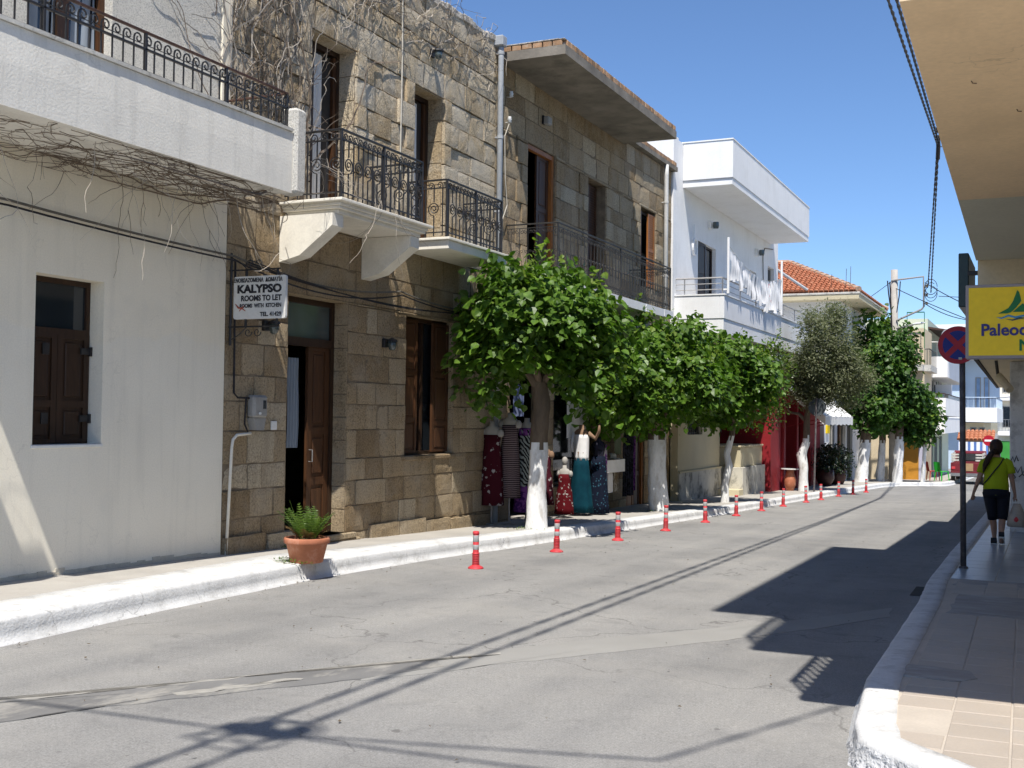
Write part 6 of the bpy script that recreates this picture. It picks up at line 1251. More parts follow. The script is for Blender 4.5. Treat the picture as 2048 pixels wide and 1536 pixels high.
mb = MB(); mb.box(cx - 0.02, cx + 0.1, yd + 0.016, yd + 0.05, cz - 0.2, cz - 0.16); mb.box(cx + 0.01, cx + 0.05, yd - 0.03, yd + 0.05, cz - 0.195, cz - 0.165); mb.build('clamp', M['alu'], t)
# sign seen from behind on the house side
t = thing('traffic_sign', 'round traffic sign seen from its bare grey back beside the olive', 'traffic sign', (-6.95, 39, -0.6))
MB().tube([(-6.98, 39.0, swz(-6.98, 39)), (-6.92, 39.0, 2.5)], 0.03, 8).build('pole', M['pole'], t); mb = MB(); mb.prism([(-6.9 + 0.29 * math.cos(R(a_)), 2.18 + 0.29 * math.sin(R(a_))) for a_ in range(0, 360, 12)], 39.03, 39.045, 'y'); mb.build('disc', M['sign_back'], t)

# ================================================================== overhead lines
UP = thing('utility_pole', 'concrete utility pole with a bent pipe bracket behind the far trees', 'utility pole', (-6.17, 54, -0.9))
MB().tube([(-6.17, 54, -1), (-6.17, 54, 8.55)], [0.22, 0.15], 12).build('pole', M['pole_concrete'], UP, smooth=True)
mb = MB(); mb.tube([(-6.3, 53.85, 8.05), (-4.92, 53.85, 8.18), (-4.90, 53.85, 6.85), (-5.0, 53.85, 6.72), (-6.05, 53.85, 6.25)], 0.045, 7); mb.build('bracket', M['plastic_grey'], UP)
for k, z in enumerate((7.75, 7.35, 6.98)): MB().lathe([(0.03, -0.07), (0.07, -0.03), (0.04, 0.0), (0.07, 0.03), (0.02, 0.07)], 8, (-4.78, 53.8, z)).build('insulator', M['cable_grey'], UP)
mb = MB()
for k in range(3): mb.tube([(-4.6 + 0.26 * math.cos(a_ * 0.35 + k), 53.8, 7.7 - 0.15 * k + 0.34 * math.sin(a_ * 0.35 + k)) for a_ in range(17)], 0.018, 4)
mb.tube(sag((-6.35, 53.85, 8.0), (-6.2, 53.8, 5.0), -0.0), 0.03, 5); mb.tube([(-6.45, 53.85, 8.05), (-6.4, 53.8, 7.5), (-6.28, 53.8, 6.6), (-6.25, 53.8, 5.5)], 0.03, 5); mb.tube([(-5.9, 53.85, 8.0), (-5.93, 53.8, 7.4), (-6.02, 53.8, 6.8)], 0.025, 5); stuff(mb.build('cable_loops', M['cable'], UP))
t = thing('street_lamp', 'white street lamp head on a short arm under the pole bracket', 'street lamp', (-5.5, 54, 6)); MB().tube([(-6.1, 53.9, 5.9), (-5.35, 53.9, 6.05)], 0.04, 6).build('arm', M['plastic_grey'], t); mb = MB(); mb.rings([ring_(0, 0, 0, a_, b_, 10) for a_, b_ in ((0.05, 0.05), (0.09, 0.12), (0.09, 0.13), (0.04, 0.06))]); mb.v = [(-5.38 + 0.18 * (i // 10), 53.9 + y, 6.07 + 0.02 * (i // 10) + x * 0.6) for i, (x, y, z) in enumerate(mb.v)]; mb.build('head', M['porcelain'], t)
def twisted(P, r, off, tw):
    mb = MB(); 
    for k in range(2):
        Q = []
        for i, p in enumerate(P): a_ = i * tw + k * math.pi; Q.append(p + Vector((math.cos(a_), 0, math.sin(a_))) * off)
        mb.tube(Q, r, 4)
    return mb
def poly(pts_, n, d):
    out = []
    for a, b_ in zip(pts_, pts_[1:]): out += sag(a, b_, d, n)[(1 if out else 0):]
    return out
tag(twisted(poly([(-2.1, -12, 9.3), (-2.33, 1.0, 9.15), (-2.53, 21.3, 9.2), (-2.76, 34.2, 9.55), (-4.72, 53.8, 7.75)], 120, 0.0), 0.019, 0.015, 0.9).build('overhead_cable', M['cable']), 'thick twisted overhead cable running along the street, left of the pair', 'cable')
tag(twisted(poly([(-1.75, -12, 9.35), (-2.05, 1.0, 9.25), (-2.42, 21.3, 9.30), (-2.72, 34.1, 9.60), (-4.60, 53.8, 7.45)], 120, 0.0), 0.019, 0.015, 0.9).build('overhead_cable', M['cable']), 'thick twisted overhead cable running along the street, right of the pair', 'cable')
tag(twisted(poly([(1.6, 1.1, 9.2), (-2.25, 0.95, 9.0), (-9.4, 0.6, 8.6)], 60, 0.0), 0.016, 0.013, 0.9).build('overhead_cable', M['cable']), 'overhead cable crossing the street behind the viewpoint', 'cable')
tag(twisted(poly([(-2.2, 0.95, 9.0), (0.0, 1.55, 9.0), (1.6, 6.0, 8.9)], 30, 0.0), 0.014, 0.011, 0.9).build('overhead_cable', M['cable']), 'overhead cable branching to the corner of the overhanging building', 'cable')
t = thing('cable_joint', 'cluster of insulators and cable loops where the overhead cables cross', 'cable joint', (-2.25, 0.95, 8.9))
mb = MB(); mb.box(-2.45, -2.05, 0.90, 1.0, 8.94, 9.02); mb.build('cross_bar', M['iron'], t)
for k in range(4): MB().lathe([(0.03, -0.09), (0.09, -0.04), (0.05, 0.0), (0.09, 0.04), (0.02, 0.09)], 8, (-2.43 + 0.13 * k, 0.95 + 0.12 * (k % 2), 9.08)).build('insulator', M['cable_grey'], t)
mb = MB()
for k in range(3): mb.tube([(-2.25 + (0.22 + 0.05 * k) * math.cos(a_ * 0.4 + k), 0.95 + 0.25 * math.sin(a_ * 0.3 + 2 * k), 8.97 + 0.22 * math.sin(a_ * 0.4 + k)) for a_ in range(16)], 0.016, 4)
stuff(mb.build('cable_loops', M['cable'], t))
t = thing('cable_joint', 'cluster of black insulators where the overhead pair bends above the street', 'cable joint', (-2.75, 34.2, 9.4)); mb = MB(); mb.tube([(-2.74, 34.0, 9.75), (-2.74, 34.2, 9.5), (-2.78, 34.5, 9.2)], 0.06, 6); mb.build('clamp', M['cable'], t); MB().tube([(-2.75, 34.2, 9.5), (-2.0, 34.3, 9.35)], 0.012, 4).build('tail', M['cable'], t); MB().lathe([(0.03, -0.09), (0.07, -0.04), (0.05, 0.0), (0.07, 0.04), (0.02, 0.09)], 8, (-2.74, 34.1, 9.95)).build('insulator', M['cable'], t)
for k, (a, b_, d, lb) in enumerate((((-4.85, 53.8, 7.9), (-1.3, 42, 5.2), 0.1, 'thin service wire dropping from the pole to the right hand houses, steepest'), ((-4.9, 53.8, 7.0), (-0.9, 45, 5.6), 0.45, 'thin slack service wire from the pole bracket to the right hand houses'), ((-6.1, 53.9, 7.7), (-0.8, 47, 4.9), 0.1, 'thin service wire from the pole top crossing behind the bracket'), ((-4.3, 54, 7.3), (-0.5, 54.5, 7.2), 0.05, 'short wire leaving the pole bracket towards the right'), ((-6.3, 53.9, 8.0), (-7.6, 53, 6.9), 0.02, 'short wire from the pole down to the tiled roof'), ((-3.9, 61.5, 2.9), (2.0, 66, 4.0), 0.3, 'thin wire between the far balconies'))):
    mb = MB(); mb.tube(sag(a, b_, d), 0.018, 4); tag(mb.build('service_wire', M['cable']), lb, 'wire')
# ================================================================== trees and plants
LEAF = [(0, 0, 0), (0, 0.42, -0.05), (0, 1.0, -0.12), (-0.36, 0.12, 0.07), (-0.47, 0.45, 0.05), (-0.22, 0.80, -0.03), (0.36, 0.12, 0.07), (0.47, 0.45, 0.05), (0.22, 0.80, -0.03)]
LEAF_F = [(0, 1, 4, 3), (1, 2, 5, 4), (0, 6, 7, 1), (1, 7, 8, 2)]
SLIM = [(0, 0, 0), (-0.5, 0.5, 0.03), (0, 1, 0), (0.5, 0.5, 0.03)]; SLIM_F = [(0, 3, 2, 1)]
def crown(rr, blobs, n_clu, per, size, shape, faces, width=1.0, spread=0.22, droop=0.6, shell=(0.72, 1.0), new_frac=0.1, sprouts=0, box=2.6, clip=None, lumps=11):
    """leaf mass: clusters through the outer volume of the blobs; returns mesh data with two leaf materials"""
    V = []; F = []; MI = []; nv = len(shape); A = np.array(shape); A = A * np.array([width, 1, 1]); wts = [b_[3] * b_[4] * b_[5] for b_ in blobs]
    base_b = list(blobs); blobs = list(blobs)
    for cx, cy, cz, rx, ry, rz in base_b:
        for _ in range(lumps):
            d = Vector((rr.gauss(0, 1), rr.gauss(0, 1), rr.gauss(0, 0.9))).normalized(); k = rr.uniform(0.28, 0.52); q_ = rr.uniform(0.66, 0.92)
            blobs.append((cx + d.x * rx * q_, cy + d.y * ry * q_, cz + d.z * rz * q_, rx * k, ry * k, rz * k * rr.uniform(0.8, 1.3)))
    wts = [(b_[3] * b_[4] * b_[5]) ** (2 / 3) for b_ in blobs]
    clusters = []
    for _ in range(n_clu):
        cx, cy, cz, rx, ry, rz = rr.choices(blobs, wts)[0]
        d = Vector((rr.gauss(0, 1), rr.gauss(0, 1), rr.gauss(0, 1))).normalized()
        q = (abs(d.x) ** box + abs(d.y) ** box + abs(d.z) ** box) ** (-1 / box)
        bumpy = 1 + 0.13 * mnoise.noise(Vector((d.x * 2.4 + cx, d.y * 2.4 + cy, d.z * 2.4)))
        s_ = q * rr.uniform(*shell) * bumpy
        clusters.append((Vector((cx + d.x * rx * s_, cy + d.y * ry * s_, cz + d.z * rz * s_)), d, rr.random() < new_frac, spread))
    for _ in range(sprouts):
        cx, cy, cz, rx, ry, rz = rr.choice(blobs); a_ = rr.uniform(0, 6.28); r_ = rr.uniform(0, 0.75); base = Vector((cx + rx * r_ * math.cos(a_), cy + ry * r_ * math.sin(a_), cz + rz * (1 - 0.45 * r_ * r_)))
        ln = rr.randint(3, 7)
        for k in range(ln): clusters.append((base + Vector((rr.gauss(0, .03) + 0.03 * k * math.cos(a_), rr.gauss(0, .03) + 0.03 * k * math.sin(a_), 0.085 * k)), Vector((math.cos(a_), math.sin(a_), 0.5)), True, spread * 0.35))
    for c, d, isnew, sp in clusters:
        m_ = per if sp == spread else 5
        for _ in range(m_):
            p = c + Vector((rr.gauss(0, sp), rr.gauss(0, sp), rr.gauss(0, sp)))
            if clip and not clip(p): continue
            ydir = Vector((d.x + rr.gauss(0, 0.55), d.y + rr.gauss(0, 0.55), -droop + rr.gauss(0, 0.45))).normalized()
            nrm = Vector((d.x * 0.8 + rr.gauss(0, 0.4), d.y * 0.8 + rr.gauss(0, 0.4), 0.75 + rr.gauss(0, 0.35)))
            nrm = (nrm - ydir * nrm.dot(ydir)).normalized(); xdir = ydir.cross(nrm); sz = size * rr.choice((0.5, 0.7, 0.85, 1.0, 1.1, 1.3)) * rr.uniform(0.9, 1.1) * (0.75 if isnew else 1)
            B3_ = np.array([xdir, ydir, nrm]); P = (A * sz) @ B3_ + np.array(p); b_ = len(V); V.extend(map(tuple, P))
            for f in faces: F.append(tuple(i + b_ for i in f)); MI.append(1 if isnew and rr.random() < 0.8 else 0)
    mb = MB(); mb.v = V; mb.f = F; mb.m = MI; return mb
def trunk(mb, P, rad, wash, rr):
    """tapered bent trunk; lime washed below height `wash` above the foot"""
    base = len(mb.v); n = 12; z0 = P[0][2]; Q = []
    P = [Vector(p) for p in P]; K = []
    for a, b_, ra, rb in zip(P, P[1:], rad, rad[1:]):
        m_ = max(2, int((b_ - a).length / 0.12))
        for i in range(m_): K.append((a.lerp(b_, i / m_), ra + (rb - ra) * i / m_))
    K.append((P[-1], rad[-1]))
    for i, (p, r_) in enumerate(K):
        for j in range(n):
            a_ = 2 * math.pi * j / n; rr_ = r_ * (1 + 0.24 * mnoise.noise(Vector((math.cos(a_) * 1.3 + p.x, math.sin(a_) * 1.3 + p.y, p.z * 1.6))) + 0.12 * mnoise.noise(Vector((math.cos(a_) * 3, math.sin(a_) * 3, p.z * 5))))
            mb.v.append((p.x + rr_ * math.cos(a_), p.y + rr_ * math.sin(a_), p.z))
    for i in range(len(K) - 1):
        for j in range(n):
            jag = 0.07 * math.sin(j * 2.3 + P[0].x * 7) + 0.04 * math.sin(j * 5.1)
            mb.f.append((base + i*n + j, base + i*n + (j+1) % n, base + (i+1)*n + (j+1) % n, base + (i+1)*n + j)); mb.m.append(1 if K[i][0].z - z0 < wash + jag else 0)
def tree(name, label, cat, tp, trad, wash, limbs, cr, mats, grp=None, seed=1):
    rr = random.Random(seed); t = thing(name, label, cat, tp[0], grp)
    mb = MB(); trunk(mb, tp, trad, wash, rr); mb.build('trunk', [M['bark'], M['limewash']], t, smooth=True)
    for P, r0, r1 in limbs: k = len(P); MB().tube(P, [r0 + (r1 - r0) * i / (k - 1) for i in range(k)], 7).build('limb', M['bark'], t, smooth=True)
    mb = crown(rr, **cr); mb.build('crown', mats, t); return t
def foot(x, y): return (x, y, swz(x, y) - 0.03)
def fan(top, c, r, n, rr): 
    top, c = Vector(top), Vector(c); o = []
    for i in range(n):
        a_ = 6.28 * i / n + rr.uniform(-.3, .3); e = c + Vector((math.cos(a_) * r * 0.75, math.sin(a_) * r * 0.75, rr.uniform(0.1, 0.7) * r)); m_ = top.lerp(e, 0.5) + Vector((0, 0, -0.08)); o.append(([top, m_, e], 0.075, 0.02))
    return o
ra = random.Random(77)
ML = dict(size=0.142, shape=LEAF, faces=LEAF_F)
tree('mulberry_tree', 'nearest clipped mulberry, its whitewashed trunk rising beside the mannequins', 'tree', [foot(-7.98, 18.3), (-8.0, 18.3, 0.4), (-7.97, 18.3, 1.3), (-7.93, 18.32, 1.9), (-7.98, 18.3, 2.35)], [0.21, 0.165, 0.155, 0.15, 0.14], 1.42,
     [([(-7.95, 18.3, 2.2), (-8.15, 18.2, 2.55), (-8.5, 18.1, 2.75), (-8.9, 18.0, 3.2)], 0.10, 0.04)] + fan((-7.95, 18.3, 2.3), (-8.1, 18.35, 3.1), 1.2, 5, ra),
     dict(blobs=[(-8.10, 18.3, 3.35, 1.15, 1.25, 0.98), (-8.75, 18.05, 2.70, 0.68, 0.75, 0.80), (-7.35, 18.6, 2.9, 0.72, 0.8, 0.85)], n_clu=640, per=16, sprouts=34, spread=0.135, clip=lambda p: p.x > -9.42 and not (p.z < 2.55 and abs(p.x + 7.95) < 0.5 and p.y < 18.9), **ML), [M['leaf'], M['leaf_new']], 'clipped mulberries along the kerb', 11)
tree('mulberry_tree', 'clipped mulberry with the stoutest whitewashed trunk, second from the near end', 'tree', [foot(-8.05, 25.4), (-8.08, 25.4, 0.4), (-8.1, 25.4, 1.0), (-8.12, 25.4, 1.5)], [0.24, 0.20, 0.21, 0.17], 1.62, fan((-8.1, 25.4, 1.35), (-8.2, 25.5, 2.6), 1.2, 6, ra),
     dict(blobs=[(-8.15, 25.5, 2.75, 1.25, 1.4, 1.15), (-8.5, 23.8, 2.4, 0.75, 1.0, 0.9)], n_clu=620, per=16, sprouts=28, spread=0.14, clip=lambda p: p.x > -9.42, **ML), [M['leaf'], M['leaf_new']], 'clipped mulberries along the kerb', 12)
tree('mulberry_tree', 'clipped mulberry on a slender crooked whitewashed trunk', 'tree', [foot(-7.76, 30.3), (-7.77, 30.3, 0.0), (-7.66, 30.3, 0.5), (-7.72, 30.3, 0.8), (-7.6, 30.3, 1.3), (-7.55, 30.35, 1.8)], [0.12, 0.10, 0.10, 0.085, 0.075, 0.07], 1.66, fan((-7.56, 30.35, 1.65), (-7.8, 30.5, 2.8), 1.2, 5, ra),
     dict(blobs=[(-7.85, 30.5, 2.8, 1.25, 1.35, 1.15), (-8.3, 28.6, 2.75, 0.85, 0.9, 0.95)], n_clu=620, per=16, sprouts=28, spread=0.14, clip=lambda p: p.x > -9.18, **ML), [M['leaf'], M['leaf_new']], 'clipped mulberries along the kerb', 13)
tree('citrus_tree', 'small bright green citrus tree at the recess beside the red shop', 'tree', [(-9.1, 35.4, -0.6), (-9.0, 35.42, 0.6), (-8.75, 35.6, 1.7)], [0.06, 0.055, 0.05], 0.0, fan((-8.75, 35.6, 1.6), (-8.2, 35.9, 2.7), 0.9, 5, ra),
     dict(blobs=[(-8.2, 35.9, 2.85, 1.0, 1.05, 1.35)], n_clu=230, per=22, size=0.10, shape=LEAF, faces=LEAF_F, width=0.7, spread=0.15, new_frac=0.35, sprouts=6, droop=0.1, clip=lambda p: p.x > -9.15), [M['leaf_citrus'], M['leaf_new']], None, 14)
tree('olive_tree', 'grey green olive tree with a forked whitewashed trunk', 'tree', [foot(-7.45, 39.6), (-7.44, 39.6, 0.1), (-7.52, 39.6, 0.55), (-7.36, 39.6, 1.0), (-7.34, 39.6, 1.6), (-7.3, 39.6, 2.4)], [0.17, 0.15, 0.16, 0.12, 0.11, 0.08], 1.75,
     [([(-7.36, 39.6, 1.7), (-7.6, 39.55, 1.95), (-7.9, 39.5, 2.0), (-8.05, 39.5, 2.3)], 0.07, 0.035), ([(-7.3, 39.6, 2.3), (-7.0, 39.7, 3.2), (-6.7, 39.8, 4.6)], 0.07, 0.02), ([(-7.3, 39.6, 2.3), (-6.7, 39.5, 2.8), (-6.0, 39.6, 3.0)], 0.06, 0.02), ([(-7.4, 39.6, 2.4), (-7.6, 39.7, 3.4)], 0.05, 0.02)],
     dict(blobs=[(-6.75, 39.8, 4.0, 0.95, 1.2, 1.55), (-6.2, 39.9, 3.0, 0.85, 1.0, 0.95), (-7.5, 39.6, 3.3, 0.65, 0.8, 0.85)], n_clu=1300, per=44, size=0.115, shape=SLIM, faces=SLIM_F, width=0.30, spread=0.15, shell=(0.3, 1.05), new_frac=0.0, droop=0.15, box=2.0), [M['leaf_olive']], None, 15)
FL = dict(size=0.19, shape=LEAF, faces=[(0, 1, 4, 3), (1, 2, 5, 4), (0, 6, 7, 1), (1, 7, 8, 2)])
for k, (lb, x, y, r_, wash, bl, nc) in enumerate((('tall dark ficus with a thick leaning whitewashed trunk beside the glazed shop', -7.35, 52.3, 0.24, 1.75, [(-7.0, 52.6, 2.2, 1.0, 1.1, 1.0), (-6.9, 52.7, 4.4, 1.05, 1.1, 1.7)], 300), ('dark ficus on a thinner whitewashed trunk behind the thick leaning one', -6.72, 53.6, 0.16, 1.75, [(-6.35, 53.6, 4.6, 1.0, 1.0, 1.75), (-6.4, 53.6, 2.4, 0.8, 0.9, 0.9)], 240), ('dark ficus in the middle of the far row with grey stained trunk', -5.95, 53.3, 0.20, 1.9, [(-5.75, 53.4, 2.6, 0.85, 0.9, 1.0), (-5.85, 53.5, 4.1, 0.7, 0.8, 1.4)], 190), ('smallest ficus of the far row on the slimmest white trunk', -4.95, 54.0, 0.085, 1.6, [(-5.0, 54.0, 2.1, 0.62, 0.8, 0.95), (-5.2, 54, 1.3, 0.5, 0.6, 0.55)], 150))):
    fx, fy, fz = foot(x, y); top = fz + wash + 0.5; lean = 0.22 if k == 0 else 0.12
    tree('ficus_tree', lb, 'tree', [(fx, fy, fz), (fx + lean * 0.5, fy, fz + wash * 0.5), (fx + lean, fy, top)], [r_ * 1.2, r_, r_ * 0.9], wash, fan((fx + lean, fy, top - 0.1), (bl[0][0], bl[0][1], bl[0][2]), 0.8, 4, ra), dict(blobs=bl, n_clu=nc, per=16, spread=0.17, new_frac=0.06, sprouts=8, box=2.3, **FL), [M['leaf_far'], M['leaf_new']], 'far row of ficus trees', 20 + k)
# shop plants
for k, (x, y, r_, lb) in enumerate(((-7.75, 45.6, 0.5, 'dark round bush in a pot left of the red pillar'), (-7.6, 47.6, 0.55, 'dark round bush in a brown pot beside the white wall strip'))):
    zf = swz(x, y); t = thing('potted_bush', lb, 'potted plant', (x, y, zf), 'potted bushes at the red shop'); MB().lathe([(0.22, 0), (0.36, 0.3), (0.34, 0.62), (0.28, 0.66)], 14, (x, y, zf)).build('pot', surf('dark_brown_glazed_pot', (0.05, 0.02, 0.018), 0.4), t, smooth=True); crown(random.Random(50 + k), [(x, y, zf + 1.05, r_, r_, 0.5)], 90, 14, 0.09, LEAF, LEAF_F, spread=0.09, new_frac=0).build('foliage', [M['bush'], M['bush']], t)
t = thing('terracotta_jar', 'terracotta jar with a round tray on top at the red shop door', 'jar', (-7.95, 39.9, swz(-7.95, 39.9))); zf = swz(-7.95, 39.9); MB().lathe([(0.12, 0), (0.2, 0.2), (0.21, 0.4), (0.14, 0.6), (0.12, 0.72)], 14, (-7.95, 39.9, zf)).build('body', M['terracotta'], t, smooth=True); MB().lathe([(0.32, 0.73), (0.32, 0.76)], 18, (-7.95, 39.9, zf)).build('tray', M['porcelain'], t)

# ---- flower pot with fern
px, py = -8.0, 11.48; pz = swz(px, py) + 0.004
t = thing('fern_pot', 'terracotta pot with a green fern on the whitewashed kerb', 'potted plant', (px, py, pz))
mb = MB(); mb.lathe([(0.19, 0.0), (0.195, 0.01), (0.245, 0.225), (0.268, 0.228), (0.275, 0.24), (0.275, 0.285), (0.268, 0.295), (0.245, 0.295), (0.24, 0.25)], 28, (px, py, pz)); mb.build('pot', M['terracotta'], t, smooth=True)
MB().lathe([(0.24, 0.255), (0.1, 0.275), (0.0, 0.28)], 16, (px, py, pz)).build('soil', M['soil'], t)
rf = random.Random(4)
for k in range(44):
    a_ = rf.uniform(0, 6.28); dry = k >= 34; L = rf.uniform(0.30, 0.55) if not dry else rf.uniform(0.14, 0.26); lean = rf.uniform(0.15, 0.7) if not dry else rf.uniform(0.5, 1.0); b0 = Vector((px + 0.09 * math.cos(a_), py + 0.09 * math.sin(a_), pz + 0.26)); mb = MB(); n = 13
    P = [b0 + Vector((math.cos(a_) * lean * L * (u ** 1.2), math.sin(a_) * lean * L * (u ** 1.2), L * (u * 1.05 - (0.35 * lean + 0.1) * u * u))) for u in [i / n for i in range(n + 1)]]
    mb.tube(P, [0.004 * (1 - i / (n + 1)) + 0.001 for i in range(n + 1)], 3, False)
    for i in range(2, n):
        d = (P[i+1] - P[i]).normalized(); sd = d.cross(Vector((0, 0, 1))); sd = sd.normalized() if sd.length > 0.1 else Vector((1, 0, 0)); ln = 0.062 * math.sin(math.pi * (i / n) ** 0.7) + 0.015
        for s_ in (-1, 1): q = P[i] + sd * s_ * ln + d * 0.02 + Vector((0, 0, rf.uniform(-0.012, 0.006))); mb.face(P[i] - d * 0.009, q, P[i] + d * 0.012)
    mb.build('dry_frond' if dry else 'frond', M['fern_dry'] if dry else M['fern'], t)
mb = MB()
for k in range(150):
    a_ = rf.uniform(2.2, 5.6); r_ = rf.uniform(0.2, 0.42); c = Vector((px + r_ * math.cos(a_) * 0.95, py + r_ * math.sin(a_) * 0.8, swz(px, py) + rf.uniform(0.012, 0.05))); d = Vector((rf.gauss(0, 1), rf.gauss(0, 1), rf.uniform(-.3, .5))).normalized(); s_ = d.cross(Vector((0, 0, 1))).normalized(); mb.face(c, c + d * 0.02 + s_ * 0.012, c + d * 0.045, c + d * 0.02 - s_ * 0.012)
stuff(tag(mb.build('weeds', M['fern']), 'low green weeds creeping round the foot of the fern pot', 'weeds'))
mb = MB()
for (cx, cy, n, sp) in ((-8.15, 18.15, 40, 0.2), (-8.0, 25.2, 30, 0.2), (-9.3, 12.9, 14, 0.06)):
    for k in range(n):
        c = Vector((cx + rf.gauss(0, sp), cy + rf.gauss(0, sp), 0)); c.z = swz(c.x, c.y) + 0.012; d = Vector((rf.gauss(0, 1), rf.gauss(0, 1), 0.7)).normalized(); s_ = d.cross(Vector((0, 0, 1))).normalized(); mb.face(c, c + d * 0.02 + s_ * 0.008, c + d * 0.05, c + d * 0.02 - s_ * 0.008)
stuff(tag(mb.build('weeds', M['fern']), 'sparse weeds at the tree feet and wall base', 'weeds'))

mb = MB(); rq = random.Random(61)
for k in range(330):
    if k < 150: x, y = rq.uniform(-7.3, -1.5), rq.uniform(4.5, 24)
    else: y = rq.uniform(6, 34); x = lerp(KL, y) + 0.06 + abs(rq.gauss(0, 0.16))
    s_ = rq.uniform(0.004, 0.014); a_ = rq.uniform(0, 6.28); z = gz(y) + 0.012; P = [(x + s_ * math.cos(a_ + t_) * (1.6 if i % 2 else 0.8), y + s_ * math.sin(a_ + t_) * (1.6 if i % 2 else 0.8), z + rq.uniform(0, 0.012)) for i, t_ in enumerate((0, 1.57, 3.14, 4.71))]; mb.face(*P)
stuff(tag(mb.build('litter', surf('dry_leaf_litter', (0.11, 0.085, 0.055), 0.9, 0.4, 8, 20, 0)), 'scattered dry leaf bits and grit on the road and gutter', 'litter'))
# ---- bollards
def make_bollard():
    t = thing('bollard', '', 'bollard', (0, 0, 0), 'red bollards along the kerb')
    MB().lathe([(0.105, 0.0), (0.105, 0.012), (0.085, 0.026), (0.055, 0.04), (0.05, 0.05)], 18).build('base', M['post_red'], t, smooth=True)
    pr = []
    for i in range(7): z = 0.05 + i * 0.023; pr += [(0.043, z), (0.050, z + 0.006), (0.050, z + 0.014), (0.043, z + 0.020)]
    pr += [(0.040, 0.225), (0.040, 0.475)]; MB().lathe(pr, 16).build('post', M['post_red'], t, smooth=True)
    for a, b_ in ((0.25, 0.315), (0.355, 0.44)): MB().lathe([(0.0405, a), (0.0415, a + 0.002), (0.0415, b_ - 0.002), (0.0405, b_)], 16).build('reflective_band', M['reflect'], t, smooth=True)
    MB().lathe([(0.041, 0.45), (0.045, 0.455), (0.045, 0.482), (0.036, 0.492), (0.0, 0.493)], 16).build('cap', M['post_red'], t, smooth=True)
    return t
BO = [(-6.84, 13.67), (-6.81, 16.37), (-6.71, 18.88), (-6.65, 21.45), (-6.64, 24.27), (-6.62, 26.91), (-6.57, 29.35), (-6.54, 31.88), (-6.42, 34.58), (-6.32, 36.5), (-6.26, 39.44), (-6.09, 41.46), (-5.95, 43.68)]
nth = ['nearest', 'second nearest', 'third nearest', 'fourth nearest', 'fifth nearest', 'sixth nearest', 'seventh, middle one', 'eighth from the near end', 'fifth from the far end', 'fourth from the far end', 'third from the far end', 'second from the far end', 'farthest']
b0 = make_bollard()
for i, (x, y) in enumerate(BO):
    o = b0 if i == 0 else copy_thing(b0, (0, 0, 0)); o.location = (x, y, gz(y) + 0.002); o.rotation_euler = (rnd.uniform(-0.02, 0.02), rnd.uniform(-0.03, 0.03), rnd.uniform(0, 6)); o['label'] = 'red plastic bollard with grey bands, %s of the kerb row' % nth[i]

# ================================================================== person walking away
PX, PY = -0.74, 20.6; PZ = gz(PY) + HR + 0.004; HS = 1.0
PE = thing('person', 'person walking away in a lime green top, dark cropped trousers and ponytail', 'person', (PX, PY, PZ))
sk = surf('skin', (0.42, 0.25, 0.18), 0.6, 0.06, 6, 40, 0); lime = surf('lime_green_jersey', (0.36, 0.45, 0.012), 0.85, 0.06, 5, 60, 0.1, 0.004); navy = surf('dark_navy_trousers', (0.008, 0.010, 0.02), 0.8, 0.1, 4, 40, 0.05); hairm = surf('dark_brown_hair', (0.035, 0.018, 0.012), 0.55, 0.3, 2, 30, 0.3, 0.01, stretch=(20, 20, 2)); shoe = surf('black_shoe', (0.015, 0.015, 0.017), 0.5, 0.1, 4, 30, 0)
J = [((0, 0, 0.93), .155, .125), ((0, 0, 1.08), .135, .105), ((0, 0.0, 1.28), .155, .105), ((0, 0.0, 1.40), .09, .075), ((0, 0.01, 1.47), .052, .052), ((0, 0.025, 1.54), .072, .085), ((0, 0.03, 1.62), .074, .088), ((0, 0.03, 1.68), .045, .05)]
V = [j[0] for j in J]; Rr = [(j[1], j[2]) for j in J]; Ed = [(i, i + 1) for i in range(len(J) - 1)]
def chain(start, pts_):
    p = start
    for c, r_ in pts_: V.append(c); Rr.append((r_, r_)); Ed.append((p, len(V) - 1)); p = len(V) - 1
    return p
chain(0, [((0.095, 0.0, 0.86), .10), ((0.10, 0.05, 0.50), .062), ((0.085, 0.0, 0.30), .058), ((0.08, -0.06, 0.13), .036), ((0.085, 0.0, 0.05), .04), ((0.085, 0.10, 0.035), .032)])
chain(0, [((-0.095, 0.0, 0.86), .10), ((-0.06, 0.08, 0.50), .062), ((-0.04, 0.12, 0.30), .058), ((-0.03, 0.14, 0.10), .036), ((-0.035, 0.19, 0.05), .04), ((-0.04, 0.28, 0.035), .03)])
for s_, pts_ in ((-1, [((-0.17, 0, 1.36), .06), ((-0.25, -0.03, 1.10), .045), ((-0.335, 0.02, 0.86), .027), ((-0.36, 0.035, 0.79), .026)]), (1, [((0.17, 0, 1.36), .06), ((0.235, -0.02, 1.10), .045), ((0.28, 0.02, 0.86), .027), ((0.29, 0.03, 0.79), .026)])):
    h = chain(2, pts_); hx, hy, hz = V[h]
    for k, dx in enumerate((-0.024, -0.008, 0.008, 0.024)): chain(h, [((hx + dx, hy + 0.005, hz - 0.045), .0095), ((hx + dx * 0.9, hy + 0.025, hz - 0.075 + 0.006 * abs(k - 1)), .0085), ((hx + dx * 0.8, hy + 0.040, hz - 0.085 + 0.006 * abs(k - 1)), .007)])
    chain(h, [((hx - s_ * 0.03, hy + 0.03, hz - 0.02), .010), ((hx - s_ * 0.035, hy + 0.05, hz - 0.045), .008)])
me = bpy.data.meshes.new('body'); me.from_pydata(V, Ed, []); tmp = bpy.data.objects.new('body_tmp', me); col.objects.link(tmp)
